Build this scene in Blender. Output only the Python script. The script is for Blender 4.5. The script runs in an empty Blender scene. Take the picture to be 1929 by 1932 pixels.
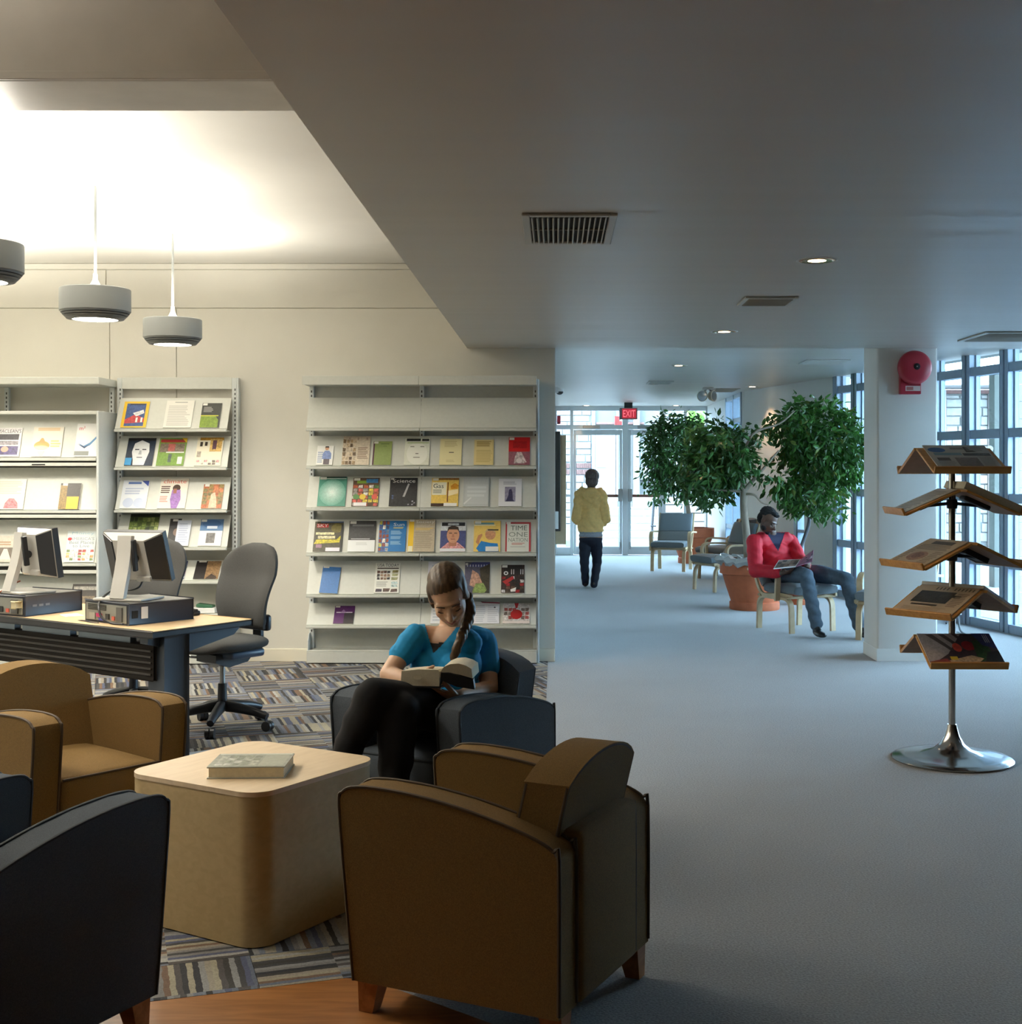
import bpy, bmesh, math, random
from mathutils import Vector, Matrix, Euler, noise
random.seed(7)
sc = bpy.context.scene
COL = sc.collection
PI = math.pi
# ------------------------------------------------------------------ camera
K, CX, CY, CH = 2450.0, 1048.0, 885.0, 1.56
cam_d = bpy.data.cameras.new('camera')
cam = bpy.data.objects.new('camera', cam_d); COL.objects.link(cam)
cam.location = (0, 0, CH); cam.rotation_euler = (PI/2, 0, 0)
cam_d.sensor_fit = 'HORIZONTAL'; cam_d.sensor_width = 36
cam_d.lens = 36*K/1929
cam_d.shift_x = -(CX-964.5)/1929; cam_d.shift_y = -(966-CY)/1929
cam_d.clip_start = 0.05; cam_d.clip_end = 300
sc.camera = cam
# ------------------------------------------------------------------ world, sun, exposure
w = bpy.data.worlds.new('sky'); sc.world = w; w.use_nodes = True
bg = w.node_tree.nodes['Background']
bg.inputs[0].default_value = (0.52, 0.77, 1.0, 1); bg.inputs[1].default_value = 12.0
sd = bpy.data.lights.new('sun', 'SUN'); sd.energy = 3.0; sd.angle = 0.03; sd.color = (1, .95, .86)
so = bpy.data.objects.new('sun', sd); COL.objects.link(so)
so.rotation_euler = Vector((0.40, 0.62, -0.68)).to_track_quat('-Z', 'Y').to_euler()
vs = sc.view_settings
sc.display_settings.display_device = 'sRGB'
vs.view_transform = 'Standard'; vs.look = 'None'; vs.gamma = 1; vs.exposure = 0.9; vs.use_curve_mapping = False
try:
    sc.cycles.use_denoising = True
    sc.cycles.max_bounces = 8; sc.cycles.diffuse_bounces = 5; sc.cycles.glossy_bounces = 3
    sc.cycles.transparent_max_bounces = 12
    sc.cycles.sample_clamp_indirect = 6
    sc.cycles.caustics_reflective = False; sc.cycles.caustics_refractive = False
except Exception: pass

# ------------------------------------------------------------------ helpers
def P(x, y, Y): return Vector(((x-CX)*Y/K, Y, CH-(y-CY)*Y/K))
def G(x, y, z=0.0):
    Y = K*(CH-z)/(y-CY); return Vector(((x-CX)*Y/K, Y, z))
def lin(c): return tuple((v/255/12.92 if v/255 <= .04045 else ((v/255+.055)/1.055)**2.4) for v in c)
def RZ(a): return Matrix.Rotation(a, 3, 'Z')

def link(name, me, mat, parent=None):
    o = bpy.data.objects.new(name, me); COL.objects.link(o)
    if mat is not None and not me.materials:
        for m in (mat if isinstance(mat, (list, tuple)) else [mat]): me.materials.append(m)
    if parent is not None: o.parent = parent
    return o
def root_loc(p):
    v = Vector((0, 0, 0))
    while p is not None: v += p.location; p = p.parent
    return v
def obj(name, bm, mat, parent=None, smooth=None, ws=False):
    if ws and parent is not None: bmesh.ops.translate(bm, verts=bm.verts, vec=-root_loc(parent))
    bmesh.ops.recalc_face_normals(bm, faces=bm.faces)
    me = bpy.data.meshes.new(name); bm.to_mesh(me); bm.free()
    if smooth is not None:
        me.shade_smooth()
        if smooth > 0: me.set_sharp_from_angle(angle=math.radians(smooth))
    return link(name, me, mat, parent)
def thing(name, label, cat, loc=(0, 0, 0), rz=0, group=None):
    o = bpy.data.objects.new(name, None); COL.objects.link(o); o.empty_display_size = .1
    o.location = loc; o.rotation_euler = (0, 0, rz); tag(o, label, cat, group); return o
def tag(o, label=None, cat=None, group=None, kind=None):
    if label: o['label'] = label
    if cat: o['category'] = cat
    if group: o['group'] = group
    if kind: o['kind'] = kind
    return o
def struct(name, bm, mat, **k):
    o = obj(name, bm, mat, **k); o['kind'] = 'structure'; return o
def dup(root, loc, rz, label=None, group=None):
    r = root.copy(); COL.objects.link(r); r.location = loc; r.rotation_euler = (0, 0, rz)
    if label: r['label'] = label
    if group: r['group'] = group
    for ch in list(root.children):
        c = ch.copy(); COL.objects.link(c); c.parent = r
        for g in ch.children:
            d = g.copy(); COL.objects.link(d); d.parent = c
    return r
def NB(): return bmesh.new()
def box(bm, c, s, R=None, bev=0, seg=2):
    vs_ = bmesh.ops.create_cube(bm, size=1)['verts']
    for v in vs_:
        p = Vector((v.co.x*s[0], v.co.y*s[1], v.co.z*s[2]))
        if R is not None: p = R @ p
        v.co = p + Vector(c)
    if bev > 0:
        es = list({e for v in vs_ for e in v.link_edges})
        bmesh.ops.bevel(bm, geom=es, offset=bev, segments=seg, affect='EDGES', profile=.5)
    return bm
def bx(x0, x1, y0, y1, z0, z1, bev=0, seg=2, bm=None):
    bm = bm or NB()
    return box(bm, ((x0+x1)/2, (y0+y1)/2, (z0+z1)/2), (abs(x1-x0), abs(y1-y0), abs(z1-z0)), None, bev, seg)
def frame_of(d):
    d = d.normalized(); u = d.orthogonal().normalized()
    if abs(d.z) < .95: u = d.cross(Vector((0, 0, 1))).normalized()
    return u, d.cross(u).normalized()
def cyl(bm, a, b, ra, rb=None, n=12, caps=True):
    a, b = Vector(a), Vector(b); rb = ra if rb is None else rb
    u, v = frame_of(b-a)
    A = [bm.verts.new(a+(u*math.cos(t)+v*math.sin(t))*ra) for t in [2*PI*i/n for i in range(n)]]
    B = [bm.verts.new(b+(u*math.cos(t)+v*math.sin(t))*rb) for t in [2*PI*i/n for i in range(n)]]
    for i in range(n): bm.faces.new((A[i], A[(i+1) % n], B[(i+1) % n], B[i]))
    if caps: bm.faces.new(A[::-1]); bm.faces.new(B)
    return bm
def tube(bm, pts, r, n=8, closed=False, up=None):
    pts = [Vector(p) for p in pts]; m = len(pts); rings = []
    prev = None
    for i, p in enumerate(pts):
        a = pts[(i-1) % m] if (closed or i > 0) else p
        b = pts[(i+1) % m] if (closed or i < m-1) else p
        d = (b-a).normalized()
        if prev is None: u, v = frame_of(d)
        else:
            u = (prev - d*prev.dot(d))
            u = u.normalized() if u.length > 1e-6 else frame_of(d)[0]
            v = d.cross(u)
        prev = u
        rr = r[i] if isinstance(r, (list, tuple)) else r
        rings.append([bm.verts.new(p+(u*math.cos(2*PI*k/n)+v*math.sin(2*PI*k/n))*rr) for k in range(n)])
    for i in range(m if closed else m-1):
        A, B = rings[i], rings[(i+1) % m]
        for k in range(n): bm.faces.new((A[k], A[(k+1) % n], B[(k+1) % n], B[k]))
    if not closed: bm.faces.new(rings[0][::-1]); bm.faces.new(rings[-1])
    return bm
def strip(bm, pts, side, w_, t_):
    """flat bent strip: path pts, width w_ along side, thickness t_ in the plane"""
    pts = [Vector(p) for p in pts]; side = Vector(side).normalized(); R = []
    for i, p in enumerate(pts):
        d = (pts[min(i+1, len(pts)-1)]-pts[max(i-1, 0)]).normalized(); nrm = d.cross(side).normalized()
        R.append([bm.verts.new(p+side*w_/2*s+nrm*t_/2*q) for s, q in ((-1, -1), (1, -1), (1, 1), (-1, 1))])
    for A, B in zip(R, R[1:]):
        for k in range(4): bm.faces.new((A[k], A[(k+1) % 4], B[(k+1) % 4], B[k]))
    bm.faces.new(R[0][::-1]); bm.faces.new(R[-1]); return bm
def lathe(bm, prof, n=32, c=(0, 0, 0), R=None):
    c = Vector(c); rings = []
    for r, z in prof:
        ring = []
        for k in range(n):
            p = Vector((r*math.cos(2*PI*k/n), r*math.sin(2*PI*k/n), z))
            ring.append(bm.verts.new(c+(R @ p if R is not None else p)))
        rings.append(ring)
    for A, B in zip(rings, rings[1:]):
        for k in range(n): bm.faces.new((A[k], A[(k+1) % n], B[(k+1) % n], B[k]))
    bm.faces.new(rings[0][::-1]); bm.faces.new(rings[-1]); return bm
def prism(bm, poly, ext):
    ext = Vector(ext)
    A = [bm.verts.new(Vector(p)) for p in poly]; B = [bm.verts.new(Vector(p)+ext) for p in poly]
    n = len(A); bm.faces.new(A[::-1]); bm.faces.new(B)
    for i in range(n): bm.faces.new((A[i], A[(i+1) % n], B[(i+1) % n], B[i]))
    return bm
def bevel_all(bm, off, seg=2, ang=30):
    es = [e for e in bm.edges if len(e.link_faces) == 2 and e.calc_face_angle(0) > math.radians(ang)]
    bmesh.ops.bevel(bm, geom=es, offset=off, segments=seg, affect='EDGES', profile=.5, clamp_overlap=True); return bm
def bez(p0, p1, p2, n=8):
    p0, p1, p2 = Vector(p0), Vector(p1), Vector(p2)
    return [(1-t)**2*p0+2*t*(1-t)*p1+t*t*p2 for t in [i/n for i in range(n+1)]]
def smooth_path(pts, n=6):
    pts = [Vector(p) for p in pts]; out = []
    for i in range(len(pts)-1):
        p0, p1, p2, p3 = pts[max(i-1, 0)], pts[i], pts[i+1], pts[min(i+2, len(pts)-1)]
        for k in range(n):
            t = k/n
            out.append(.5*((2*p1)+(p2-p0)*t+(2*p0-5*p1+4*p2-p3)*t*t+(3*p1-p0-3*p2+p3)*t**3))
    return out+[pts[-1]]

# ------------------------------------------------------------------ materials
def newmat(name):
    m = bpy.data.materials.new(name); m.use_nodes = True
    return m, m.node_tree.nodes, m.node_tree.links, m.node_tree.nodes['Principled BSDF']
def mat(name, c, rough=.6, metal=0, ns=0, na=.15, bump=0, bs=None, coat=0, sheen=0, stretch=None, spec=.5):
    m, N, L, b = newmat(name)
    c = tuple(c)+(1,) if len(c) == 3 else c
    b.inputs['Base Color'].default_value = c; b.inputs['Roughness'].default_value = rough
    b.inputs['Metallic'].default_value = metal; b.inputs['Specular IOR Level'].default_value = spec
    b.inputs['Coat Weight'].default_value = coat; b.inputs['Sheen Weight'].default_value = sheen
    if ns or bump:
        tc = N.new('ShaderNodeTexCoord'); mp = N.new('ShaderNodeMapping')
        L.new(tc.outputs['Object'], mp.inputs[0])
        if stretch: mp.inputs['Scale'].default_value = stretch
    if ns:
        t = N.new('ShaderNodeTexNoise'); t.inputs['Scale'].default_value = ns; t.inputs['Detail'].default_value = 6
        L.new(mp.outputs[0], t.inputs['Vector'])
        r = N.new('ShaderNodeMapRange'); r.inputs[1].default_value = .25; r.inputs[2].default_value = .75
        r.inputs[3].default_value = 1-na; r.inputs[4].default_value = 1+na
        L.new(t.outputs[0], r.inputs[0])
        mx = N.new('ShaderNodeVectorMath'); mx.operation = 'SCALE'; mx.inputs[0].default_value = c[:3]
        L.new(r.outputs[0], mx.inputs['Scale']); L.new(mx.outputs[0], b.inputs['Base Color'])
    if bump:
        t2 = N.new('ShaderNodeTexNoise'); t2.inputs['Scale'].default_value = bs or ns*4; t2.inputs['Detail'].default_value = 3
        L.new(mp.outputs[0], t2.inputs['Vector'])
        bp = N.new('ShaderNodeBump'); bp.inputs['Strength'].default_value = bump; bp.inputs['Distance'].default_value = .004
        L.new(t2.outputs[0], bp.inputs['Height']); L.new(bp.outputs[0], b.inputs['Normal'])
    return m
def wood(name, c1, c2, scale=6, rough=.45, stretch=(1, 8, 8), coat=0):
    m, N, L, b = newmat(name)
    tc = N.new('ShaderNodeTexCoord'); mp = N.new('ShaderNodeMapping'); mp.inputs['Scale'].default_value = stretch
    t = N.new('ShaderNodeTexNoise'); t.inputs['Scale'].default_value = scale; t.inputs['Detail'].default_value = 8; t.inputs['Distortion'].default_value = .6
    r = N.new('ShaderNodeValToRGB'); r.color_ramp.elements[0].position = .35; r.color_ramp.elements[1].position = .65
    r.color_ramp.elements[0].color = tuple(c1)+(1,); r.color_ramp.elements[1].color = tuple(c2)+(1,)
    L.new(tc.outputs['Object'], mp.inputs[0]); L.new(mp.outputs[0], t.inputs[0]); L.new(t.outputs[0], r.inputs[0]); L.new(r.outputs[0], b.inputs['Base Color'])
    b.inputs['Roughness'].default_value = rough; b.inputs['Coat Weight'].default_value = coat
    return m
def emit(name, c, s):
    m, N, L, b = newmat(name); b.inputs['Base Color'].default_value = (0, 0, 0, 1)
    b.inputs['Emission Color'].default_value = tuple(c)+(1,); b.inputs['Emission Strength'].default_value = s; return m
def glassmat():
    m, N, L, b = newmat('window_glass'); N.remove(b)
    tr = N.new('ShaderNodeBsdfTransparent'); tr.inputs[0].default_value = (.93, .97, .98, 1)
    gl = N.new('ShaderNodeBsdfGlossy'); gl.inputs['Roughness'].default_value = .02
    lw = N.new('ShaderNodeLayerWeight'); lw.inputs[0].default_value = .5
    pw = N.new('ShaderNodeMath'); pw.operation = 'POWER'; pw.inputs[1].default_value = 5; L.new(lw.outputs['Facing'], pw.inputs[0])
    fr = N.new('ShaderNodeMath'); fr.operation = 'MULTIPLY_ADD'; fr.inputs[1].default_value = .5; fr.inputs[2].default_value = .025; L.new(pw.outputs[0], fr.inputs[0])
    mx = N.new('ShaderNodeMixShader'); L.new(fr.outputs[0], mx.inputs[0]); L.new(tr.outputs[0], mx.inputs[1]); L.new(gl.outputs[0], mx.inputs[2])
    L.new(mx.outputs[0], N['Material Output'].inputs[0]); return m
def colattr(name, rough=.5, ns=60, bump=0, coat=0, trans=0):
    """flat print or leaf colour kept per face in the attribute Col (alpha = amount of photographic grain)"""
    m, N, L, b = newmat(name)
    a = N.new('ShaderNodeAttribute'); a.attribute_name = 'Col'
    tc = N.new('ShaderNodeTexCoord'); t = N.new('ShaderNodeTexNoise'); t.inputs['Scale'].default_value = ns; t.inputs['Detail'].default_value = 5
    L.new(tc.outputs['Object'], t.inputs['Vector'])
    r = N.new('ShaderNodeMapRange'); r.inputs[1].default_value = .3; r.inputs[2].default_value = .7; r.inputs[3].default_value = -1; r.inputs[4].default_value = 1
    L.new(t.outputs[0], r.inputs[0])
    q = N.new('ShaderNodeMath'); q.operation = 'MULTIPLY_ADD'; q.inputs[2].default_value = 1
    L.new(r.outputs[0], q.inputs[0]); L.new(a.outputs['Alpha'], q.inputs[1])
    s = N.new('ShaderNodeVectorMath'); s.operation = 'SCALE'; L.new(a.outputs['Color'], s.inputs[0]); L.new(q.outputs[0], s.inputs['Scale'])
    L.new(s.outputs[0], b.inputs['Base Color']); b.inputs['Roughness'].default_value = rough; b.inputs['Coat Weight'].default_value = coat
    if trans:
        b.inputs['Subsurface Weight'].default_value = 0
        tl = N.new('ShaderNodeBsdfTranslucent'); L.new(s.outputs[0], tl.inputs[0])
        mx = N.new('ShaderNodeMixShader'); mx.inputs[0].default_value = trans
        L.new(b.outputs[0], mx.inputs[1]); L.new(tl.outputs[0], mx.inputs[2]); L.new(mx.outputs[0], N['Material Output'].inputs[0])
    return m

M = {}
M['wall'] = mat('painted_wall', (.66, .64, .57), .62, ns=3, na=.03, bump=.12, bs=240)
M['wallw'] = mat('hall_wall', (.72, .71, .67), .6, ns=3, na=.03, bump=.1, bs=240)
M['ceil'] = mat('white_ceiling', (.74, .72, .67), .7, ns=2, na=.03, bump=.1, bs=200)
M['unseen_wall_dark'] = mat('low_bounce_dark', (.10, .075, .05), .6, ns=4, na=.1)  # dark tone made up for unseen walls, to cut light bouncing into the foreground
M['beam'] = mat('beam_paint', (.60, .57, .53), .42, ns=4, na=.08, bump=.35, bs=14)
M['base'] = mat('baseboard_cream', (.74, .70, .58), .5)
M['steel'] = mat('shelf_enamel', (.60, .61, .56), .42, ns=40, na=.03)
M['steelb'] = mat('shelf_end_enamel', (.60, .63, .62), .42, ns=40, na=.03)
M['slot'] = mat('slot_dark', (.06, .06, .055), .7)
M['winframe'] = mat('window_frame_paint', (.33, .42, .53), .38, ns=20, na=.05)
M['doorframe'] = mat('door_frame_aluminium', (.66, .71, .74), .42)
M['glass'] = glassmat()
M['chrome'] = mat('chrome', (.72, .72, .72), .14, metal=1)
M['gray_metal'] = mat('gray_metal', (.40, .41, .41), .42, metal=.5)
M['vent'] = mat('vent_paint', (.52, .52, .47), .5)
M['black'] = mat('black_plastic', (.018, .019, .022), .42)
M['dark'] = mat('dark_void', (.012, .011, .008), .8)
M['red'] = mat('alarm_red', (.42, .028, .05), .38)
M['white'] = mat('white_plastic', (.78, .78, .76), .45)
M['print'] = colattr('magazine_print', .38, 70, coat=.15)
M['tan_fabric'] = mat('mustard_brown_fabric', (.210, .124, .040), .9, ns=380, na=.28, bump=.5, bs=700, spec=.25)
M['tan_pipe'] = mat('brown_piping', (.06, .035, .014), .7)
M['blue_fabric'] = mat('slate_blue_fabric', (.078, .092, .110), .9, ns=380, na=.28, bump=.5, bs=700, spec=.25)
M['blue_pipe'] = mat('dark_blue_piping', (.018, .024, .032), .7)
M['leg_wood'] = wood('orange_leg_wood', (.34, .13, .04), (.48, .20, .07), 5)
M['birch'] = wood('birch_bentwood', (.60, .42, .24), (.72, .54, .34), 5, .42)
M['maple'] = wood('maple_laminate', (.70, .53, .34), (.76, .59, .39), 3, .40, (14, 2, 2))
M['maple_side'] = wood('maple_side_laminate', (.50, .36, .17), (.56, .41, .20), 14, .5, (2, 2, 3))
M['oak'] = wood('rack_oak', (.56, .26, .06), (.68, .35, .10), 6, .4)
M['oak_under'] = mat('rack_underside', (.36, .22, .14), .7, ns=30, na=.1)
M['terra'] = mat('terracotta', (.54, .14, .055), .75, ns=14, na=.1, bump=.1)
M['soil'] = mat('soil', (.035, .025, .018), .95, ns=60, na=.5, bump=.8, bs=80)
M['bark'] = mat('ficus_bark', (.36, .29, .22), .8, ns=25, na=.25, bump=.3, stretch=(1, 1, .3))
M['leaf'] = colattr('ficus_leaf', .32, 30, trans=.28)
M['paper'] = mat('paper_edges', (.72, .66, .50), .8, ns=90, na=.08)

def carpet_mat():
    m, N, L, b = newmat('gray_carpet')
    tc = N.new('ShaderNodeTexCoord')
    t = N.new('ShaderNodeTexNoise'); t.inputs['Scale'].default_value = 130; t.inputs['Detail'].default_value = 4
    t2 = N.new('ShaderNodeTexNoise'); t2.inputs['Scale'].default_value = 1.3; t2.inputs['Detail'].default_value = 3
    L.new(tc.outputs['Object'], t.inputs[0]); L.new(tc.outputs['Object'], t2.inputs[0])
    r = N.new('ShaderNodeValToRGB'); e = r.color_ramp.elements
    e[0].position = .33; e[0].color = (.135, .142, .150, 1); e[1].position = .68; e[1].color = (.30, .305, .31, 1)
    L.new(t.outputs[0], r.inputs[0])
    mr = N.new('ShaderNodeMapRange'); mr.inputs[3].default_value = .85; mr.inputs[4].default_value = 1.13; L.new(t2.outputs[0], mr.inputs[0])
    s = N.new('ShaderNodeVectorMath'); s.operation = 'SCALE'; L.new(r.outputs[0], s.inputs[0]); L.new(mr.outputs[0], s.inputs['Scale'])
    L.new(s.outputs[0], b.inputs['Base Color']); b.inputs['Roughness'].default_value = .72; b.inputs['Sheen Weight'].default_value = .3
    bp = N.new('ShaderNodeBump'); bp.inputs['Strength'].default_value = .6; bp.inputs['Distance'].default_value = .004
    L.new(t.outputs[0], bp.inputs['Height']); L.new(bp.outputs[0], b.inputs['Normal']); return m
M['carpet'] = carpet_mat()
def tile_mat():
    m, N, L, b = newmat('striped_carpet_tile')
    uv = N.new('ShaderNodeUVMap'); sp = N.new('ShaderNodeSeparateXYZ'); L.new(uv.outputs[0], sp.inputs[0])
    oi = N.new('ShaderNodeObjectInfo')
    def mth(op, a, bb=None, c=None):
        n = N.new('ShaderNodeMath'); n.operation = op
        for i, x in enumerate((a, bb, c)):
            if x is None: continue
            if isinstance(x, (int, float)): n.inputs[i].default_value = x
            else: L.new(x, n.inputs[i])
        return n.outputs[0]
    half = mth('FLOOR', mth('MULTIPLY', sp.outputs[1], 2.0))
    u = mth('MULTIPLY_ADD', half, .37, mth('MULTIPLY', sp.outputs[0], 27.0))
    wob = N.new('ShaderNodeTexNoise'); wob.inputs['Scale'].default_value = 9; L.new(uv.outputs[0], wob.inputs[0])
    u = mth('MULTIPLY_ADD', wob.outputs[0], .7, u)
    cell = mth('FLOOR', u)
    key = mth('ADD', mth('MULTIPLY_ADD', half, 31.7, cell), mth('MULTIPLY', oi.outputs['Random'], 517.0))
    wn = N.new('ShaderNodeTexWhiteNoise'); wn.noise_dimensions = '1D'; L.new(key, wn.inputs['W'])
    r = N.new('ShaderNodeValToRGB'); r.color_ramp.interpolation = 'CONSTANT'
    pal = [(.30, .30, .29), (.20, .22, .27), (.36, .32, .25), (.06, .06, .06), (.42, .41, .38), (.10, .115, .19), (.24, .23, .22), (.20, .12, .075), (.40, .36, .26), (.05, .045, .04), (.15, .17, .22), (.03, .03, .035), (.09, .08, .075)]
    e = r.color_ramp.elements
    while len(e) < len(pal): e.new(.5)
    for i, c in enumerate(pal): e[i].position = i/len(pal); e[i].color = c+(1,)
    L.new(wn.outputs['Value'], r.inputs[0])
    tn = N.new('ShaderNodeTexNoise'); tn.inputs['Scale'].default_value = 160; tc = N.new('ShaderNodeTexCoord'); L.new(tc.outputs['Object'], tn.inputs[0])
    mr = N.new('ShaderNodeMapRange'); mr.inputs[3].default_value = .45; mr.inputs[4].default_value = 1.2; L.new(tn.outputs[0], mr.inputs[0])
    s = N.new('ShaderNodeVectorMath'); s.operation = 'SCALE'; L.new(r.outputs[0], s.inputs[0]); L.new(mr.outputs[0], s.inputs['Scale'])
    L.new(s.outputs[0], b.inputs['Base Color']); b.inputs['Roughness'].default_value = .85
    bp = N.new('ShaderNodeBump'); bp.inputs['Strength'].default_value = .5; bp.inputs['Distance'].default_value = .003
    L.new(tn.outputs[0], bp.inputs['Height']); L.new(bp.outputs[0], b.inputs['Normal']); return m
M['tile'] = tile_mat()
M['wood_floor'] = wood('orange_wood_floor', (.30, .115, .028), (.42, .175, .05), 4, .38, (1.2, 10, 10))
def ceil_low_mat():
    m, N, L, b = newmat('low_ceiling_gloss')
    tc = N.new('ShaderNodeTexCoord'); mp = N.new('ShaderNodeMapping'); mp.inputs['Scale'].default_value = (.12, 3.2, 1)
    t = N.new('ShaderNodeTexNoise'); t.inputs['Scale'].default_value = 2.2; t.inputs['Detail'].default_value = 5
    L.new(tc.outputs['Object'], mp.inputs[0]); L.new(mp.outputs[0], t.inputs[0])
    b.inputs['Base Color'].default_value = (.57, .54, .48, 1); b.inputs['Specular IOR Level'].default_value = .5
    mr = N.new('ShaderNodeMapRange'); mr.inputs[3].default_value = .30; mr.inputs[4].default_value = .52; L.new(t.outputs[0], mr.inputs[0]); L.new(mr.outputs[0], b.inputs['Roughness'])
    bp = N.new('ShaderNodeBump'); bp.inputs['Strength'].default_value = .06; bp.inputs['Distance'].default_value = .006
    L.new(t.outputs[0], bp.inputs['Height']); L.new(bp.outputs[0], b.inputs['Normal']); return m
M['ceil_low'] = ceil_low_mat()
# ------------------------------------------------------------------ structure
YW, YF, ZL, ZH, ZF = 10.54, 23.6, 2.54, 3.23, 2.70
XS = -0.714                                   # left edge of the low ceiling
def WX(Y): return 4.3-.2353*(Y-12.47)         # the oblique window wall
struct('floor', bx(-5.6, 8, -3.2, 24.2, -.12, 0), M['carpet'])
FLOOR = bpy.data.objects['floor']
# orange wood floor region
wl = [Vector((-5.5, 2.404, 0)), Vector((-.64, 3.972, 0)), Vector((-.57, 3.965, 0)), Vector((-.06, 3.55, 0)), Vector((-.06, -3, 0)), Vector((-5.5, -3, 0))]
o = obj('wood_flooring', prism(NB(), wl, (0, 0, .003)), M['wood_floor'], FLOOR); o['label'] = 'orange-brown wood flooring at the front'
# carpet tiles: every tile its own piece
def clip(poly, a, b):
    """keep the part left of a->b"""
    out = []; n = len(poly); d = (b-a)
    side = lambda p: d.x*(p.y-a.y)-d.y*(p.x-a.x)
    for i in range(n):
        p, q = poly[i], poly[(i+1) % n]; sp, sq = side(p), side(q)
        if sp >= 0: out.append(p)
        if (sp > 0) != (sq > 0) and abs(sp-sq) > 1e-9: out.append(p+(q-p)*(sp/(sp-sq)))
    return out
TA, TS = math.radians(19.2), .50
e1, e2 = Vector((math.cos(TA), math.sin(TA))), Vector((-math.sin(TA), math.cos(TA)))
O0 = Vector((-1.985, 8.569))
lims = [(Vector((-4.7, 2.5)), Vector((-.06, 2.5))), (Vector((-.06, 0)), Vector((-.06, 12))), (Vector((0, YW)), Vector((-9, YW))), (Vector((-4.7, 12)), Vector((-4.7, 0))),
        (Vector((-5.5, 2.404)), Vector((-.60, 3.985)))]
tile_cache = {}
for i in range(-16, 16):
    for j in range(-18, 12):
        c = O0+e1*i*TS+e2*j*TS; g = .001
        poly = [c+e1*(a*TS+(g if a == 0 else -g))+e2*(b_*TS+(g if b_ == 0 else -g)) for a, b_ in ((0, 0), (1, 0), (1, 1), (0, 1))]
        full = True
        ctr = sum(poly, Vector((0, 0)))/4
        if ctr.x < -4.4-.2 or ctr.x > .6 or ctr.y < 2 or ctr.y > 11.2: continue
        if 1048+ctr.x*K/max(ctr.y, .1) < -140: continue
        for a, b_ in lims:
            n0 = [tuple(p) for p in poly]; poly = clip(poly, a, b_) if poly else poly
            if [tuple(p) for p in poly] != n0: full = False
            if len(poly) < 3: break
        if len(poly) < 3: continue
        ar = abs(sum(p.x*q.y-p.y*q.x for p, q in zip(poly, poly[1:]+poly[:1])))/2
        if ar < .002: continue
        orient = (i+j) % 2
        key = orient if full else None
        if key is not None and key in tile_cache: me = tile_cache[key]
        else:
            bm = NB(); bm.loops.layers.uv.new('UVMap')
            prism(bm, [Vector((p.x-c.x, p.y-c.y, 0)) for p in poly], (0, 0, .004))
            uvl = bm.loops.layers.uv.active
            for f in bm.faces:
                for l in f.loops:
                    v2 = Vector((l.vert.co.x, l.vert.co.y)); a_, b2 = v2.dot(e1)/TS, v2.dot(e2)/TS
                    l[uvl].uv = (a_, b2) if orient == 0 else (b2, a_)
            bmesh.ops.recalc_face_normals(bm, faces=bm.faces)
            me = bpy.data.meshes.new('carpet_tile'); bm.to_mesh(me); bm.free(); me.materials.append(M['tile'])
            if key is not None: tile_cache[key] = me
        t = bpy.data.objects.new('carpet_tile', me); COL.objects.link(t); t.parent = FLOOR; t.location = (c.x, c.y, 0)
# walls
struct('wall_back', bx(-5.6, 0, YW, YW+.2, 0, 3.5), M['wall']); WB = bpy.data.objects['wall_back']
def panel(x0, x1, z0, z1):
    o = obj('wall_panel', bx(x0+.003, x1-.003, YW-.012, YW+.01, z0+.003, z1-.003, .002, 1), M['wall'], WB); return o
def wx(px): return (px-CX)*YW/K
def wz(py): return CH-(py-CY)*YW/K
z1, z2 = wz(582), wz(509)
for a, b_, zz0, zz1 in ((-5.5, wx(208), .0, z1), (wx(208), wx(334), .0, z1), (wx(334), -.0, .0, z1), (-5.5, wx(201), z1, z2), (wx(201), -.0, z1, z2), (-5.5, -.0, z2, ZH-.002)):
    panel(a, b_, zz0, zz1)
struct('baseboard_back', bx(-5.5, -.004, YW-.024, YW-.010, 0, wz(1223.5), .003, 1), M['base'])
struct('wall_left', bx(-5.6, -5.5, -3.2, YW+.2, 0, 3.7), M['wall'])
struct('wall_front', bx(-5.6, 8, -3.3, -3.2, 0, 3.7), M['unseen_wall_dark'])
struct('wall_hall', bx(-.12, 0, YW+.2, YF+.1, 0, 3.0), M['wallw'])
struct('ceiling', bx(-5.6, XS, 5.23, YW+.2, ZH, ZH+.3), M['ceil'])
struct('ceiling.001', bx(-5.6, XS, -3.2, 4.81, 3.45, 3.7), M['ceil'])
struct('ceiling.002', prism(NB(), [(XS, -3.2, ZL), (8, -3.2, ZL), (8, 5, ZL), (WX(7.5)+.15, 7.5, ZL), (WX(YW)+.15, YW, ZL), (XS, YW, ZL)], (0, 0, 1.1)), M['ceil_low'])
struct('ceiling.003', prism(NB(), [(-.12, YW, ZF), (WX(YW)+.15, YW, ZF), (WX(19.05)+.2, 19.05, ZF), (2.95, YF+.15, ZF), (-.12, YF+.15, ZF)], (0, 0, .5)), M['ceil_low'])
# ceiling beam across the left bay
struct('trim_1', bx(-5.6, XS, 4.81, 5.23, 3.0, 3.75, .012, 2), M['beam'])
obj('beam_edge_strip', bx(-5.5, XS-.002, 4.795, 4.81, 3.0, 3.032, .003, 1), M['beam'], bpy.data.objects['trim_1'])
# round white column with chamfered corners
bm = NB(); bx(2.612, 3.105, YW, YW+.46, 0, ZF+.1, bm=bm); bevel_all(bm, .02, 3, 60)
struct('column', bm, M['wallw'], smooth=40)
struct('baseboard_column', bx(2.610, 3.107, YW-.002, YW+.462, 0, .10, .001, 1), M['wallw'])
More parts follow.
